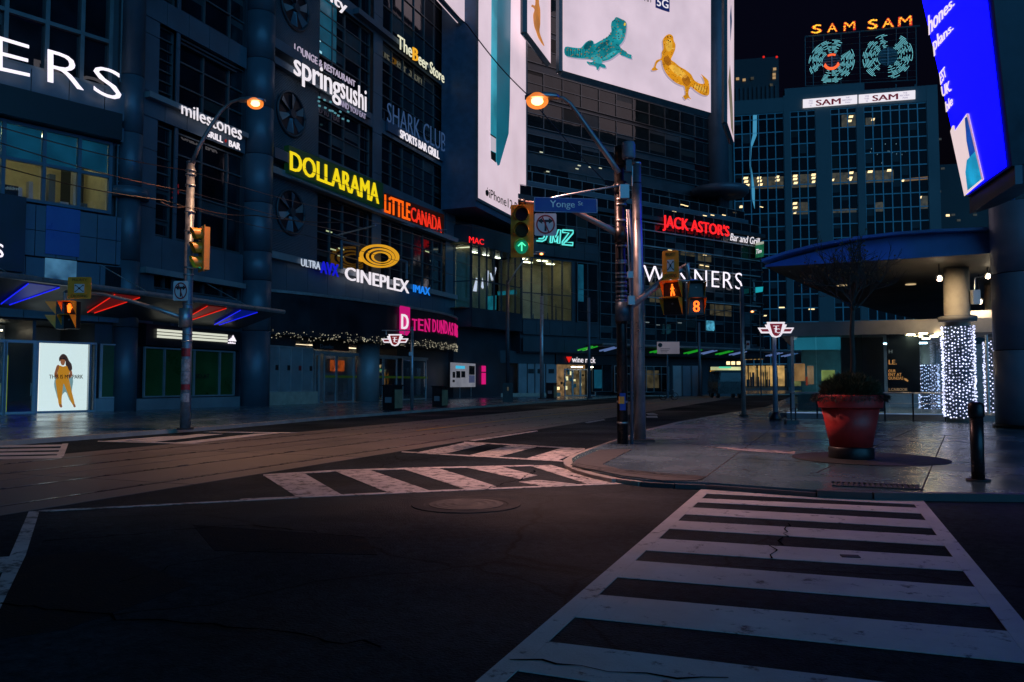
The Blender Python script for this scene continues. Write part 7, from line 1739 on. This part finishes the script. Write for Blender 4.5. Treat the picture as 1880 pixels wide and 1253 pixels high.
# bicycles on the far side
bk = gnd(1228, 735, 0); 
t = thing("bicycle", "dark bicycle standing by the stop panel at the roadside", "bicycle", bk)
for dx in (-.55, .55):
    c = bk + X * dx + Vector((0, 0, .36)); w_ = MB().tube([c + X * .34 * math.cos(a) + Vector((0, 0, .34 * math.sin(a))) for a in [i * math.pi / 10 for i in range(21)]], .03, 6).build("wheel", M['black'], t)
    MB().cyl(c - Y * .04, c + Y * .04, .05, .05, 8).build("hub", M['steel'], w_)
J = lambda a, b: bk + X * a + Vector((0, 0, b))
MB().tube([J(-.55, .36), J(-.1, .34), J(.42, .82), J(-.2, .80), J(-.55, .36)], .025, 6).tube([J(-.1, .34), J(-.24, .95)], .025, 6).tube([J(.55, .36), J(.40, .98)], .025, 6).build("frame", M['steel_dark'], t)
MB().box(J(-.25, .98), .26, .12, .06, RT).build("saddle", M['black'], t); MB().tube([J(.38, 1.0) - Y * .28, J(.42, 1.02), J(.38, 1.0) + Y * .28], .02, 6).build("handlebar", M['steel'], t)
q = gnd(1247, 726, 0); t = thing("marker_post", "short yellow marker post by the grey hoarding", "post", q); MB().cyl(q, q + Vector((0, 0, 1.3)), .1, .1, 10).build("post", M['sign_yellow'], t); MB().cyl(q + Vector((0, 0, 1.3)), q + Vector((0, 0, 1.36)), .12, .05, 10).build("cap", M['sign_yellow'], t)
# wheeled barrier foot near pavilion
q = gnd(1453, 778, ZS); t = thing("barrier", "low steel crowd barrier end with a dark foot by the pavilion corner", "barrier", q)
d = dep_of(q) / FL; MB().tube([q, q + Vector((0, 0, 26 * d)), q + RT * 8 * d + Vector((0, 0, 29 * d)), q + RT * 8 * d], .03, 8).build("frame", M['steel_dark'], t); MB().box(q + Vector((0, 0, .06)), .45, .3, .12, RT).build("foot", M['black'], t)

# ================================================================== OVERHEAD WIRES
def wire(pts, r, lab, m='wire'):
    o = []
    P3 = [at(*p) for p in pts]
    for i in range(len(P3) - 1):
        for k_ in range(8):
            t_ = k_ / 8; p = P3[i].lerp(P3[i + 1], t_); o.append(p - Vector((0, 0, .12 * math.sin(math.pi * t_))))
    o.append(P3[-1])
    return solo(MB().tube(o, r, 5), "overhead_wire", M[m], lab, "wire", "streetcar wires over the road")
cu_ = mat("copper_wire", (.20, .11, .08), .4, .6); M['cu'] = cu_
wire([(-40, 222, 20), (345, 314, 26.5), (640, 392, 42), (1000, 500, 70)], .016, "highest dark wire across the lit office windows, passing behind the left post", 'cu')
wire([(-40, 250, 17), (345, 352, 26.9), (700, 440, 44), (1080, 545, 80)], .014, "second wire down across the lit office windows", 'cu')
wire([(-40, 294, 17), (300, 368, 24), (560, 432, 36), (900, 520, 62)], .014, "third wire down at the lit office windows")
wire([(295, 371, 25), (345, 378, 27), (470, 396, 30), (650, 408, 36)], .022, "pink lit span wire through the left post", 'cu')
wire([(560, 310, 40), (800, 400, 52), (1100, 470, 80)], .014, "thin wire running under the green sign box")
wire([(760, -60, 22), (858, 46, 24), (968, 174, 27), (1150, 372, 30)], .02, "black cable crossing the tall phone board")
wire([(940, 545, 60), (1090, 575, 66), (1210, 598, 80), (1370, 560, 40)], .02, "thin far span wire behind the silver post")
for (a, b, lab) in ((((620, 432, 36), (690, 414, 34)), 0, "pink pull off rod above the cinema rings"), (((745, 412, 40), (812, 425, 42)), 0, "pink pull off rod under the orange capitals")):
    solo(MB().tube([at(*a[0]), at(*a[1])], .035, 6).tube([at(a[0][0] - 8, a[0][1] - 2, a[0][2]), at(a[0][0] + 16, a[0][1] + 6, a[0][2])], .025, 6).tube([at(a[1][0] - 6, a[1][1] - 3, a[1][2]), at(a[1][0] + 8, a[1][1] - 3, a[1][2])], .025, 6), "pull_off_rod", M['steel'], lab, "rod")
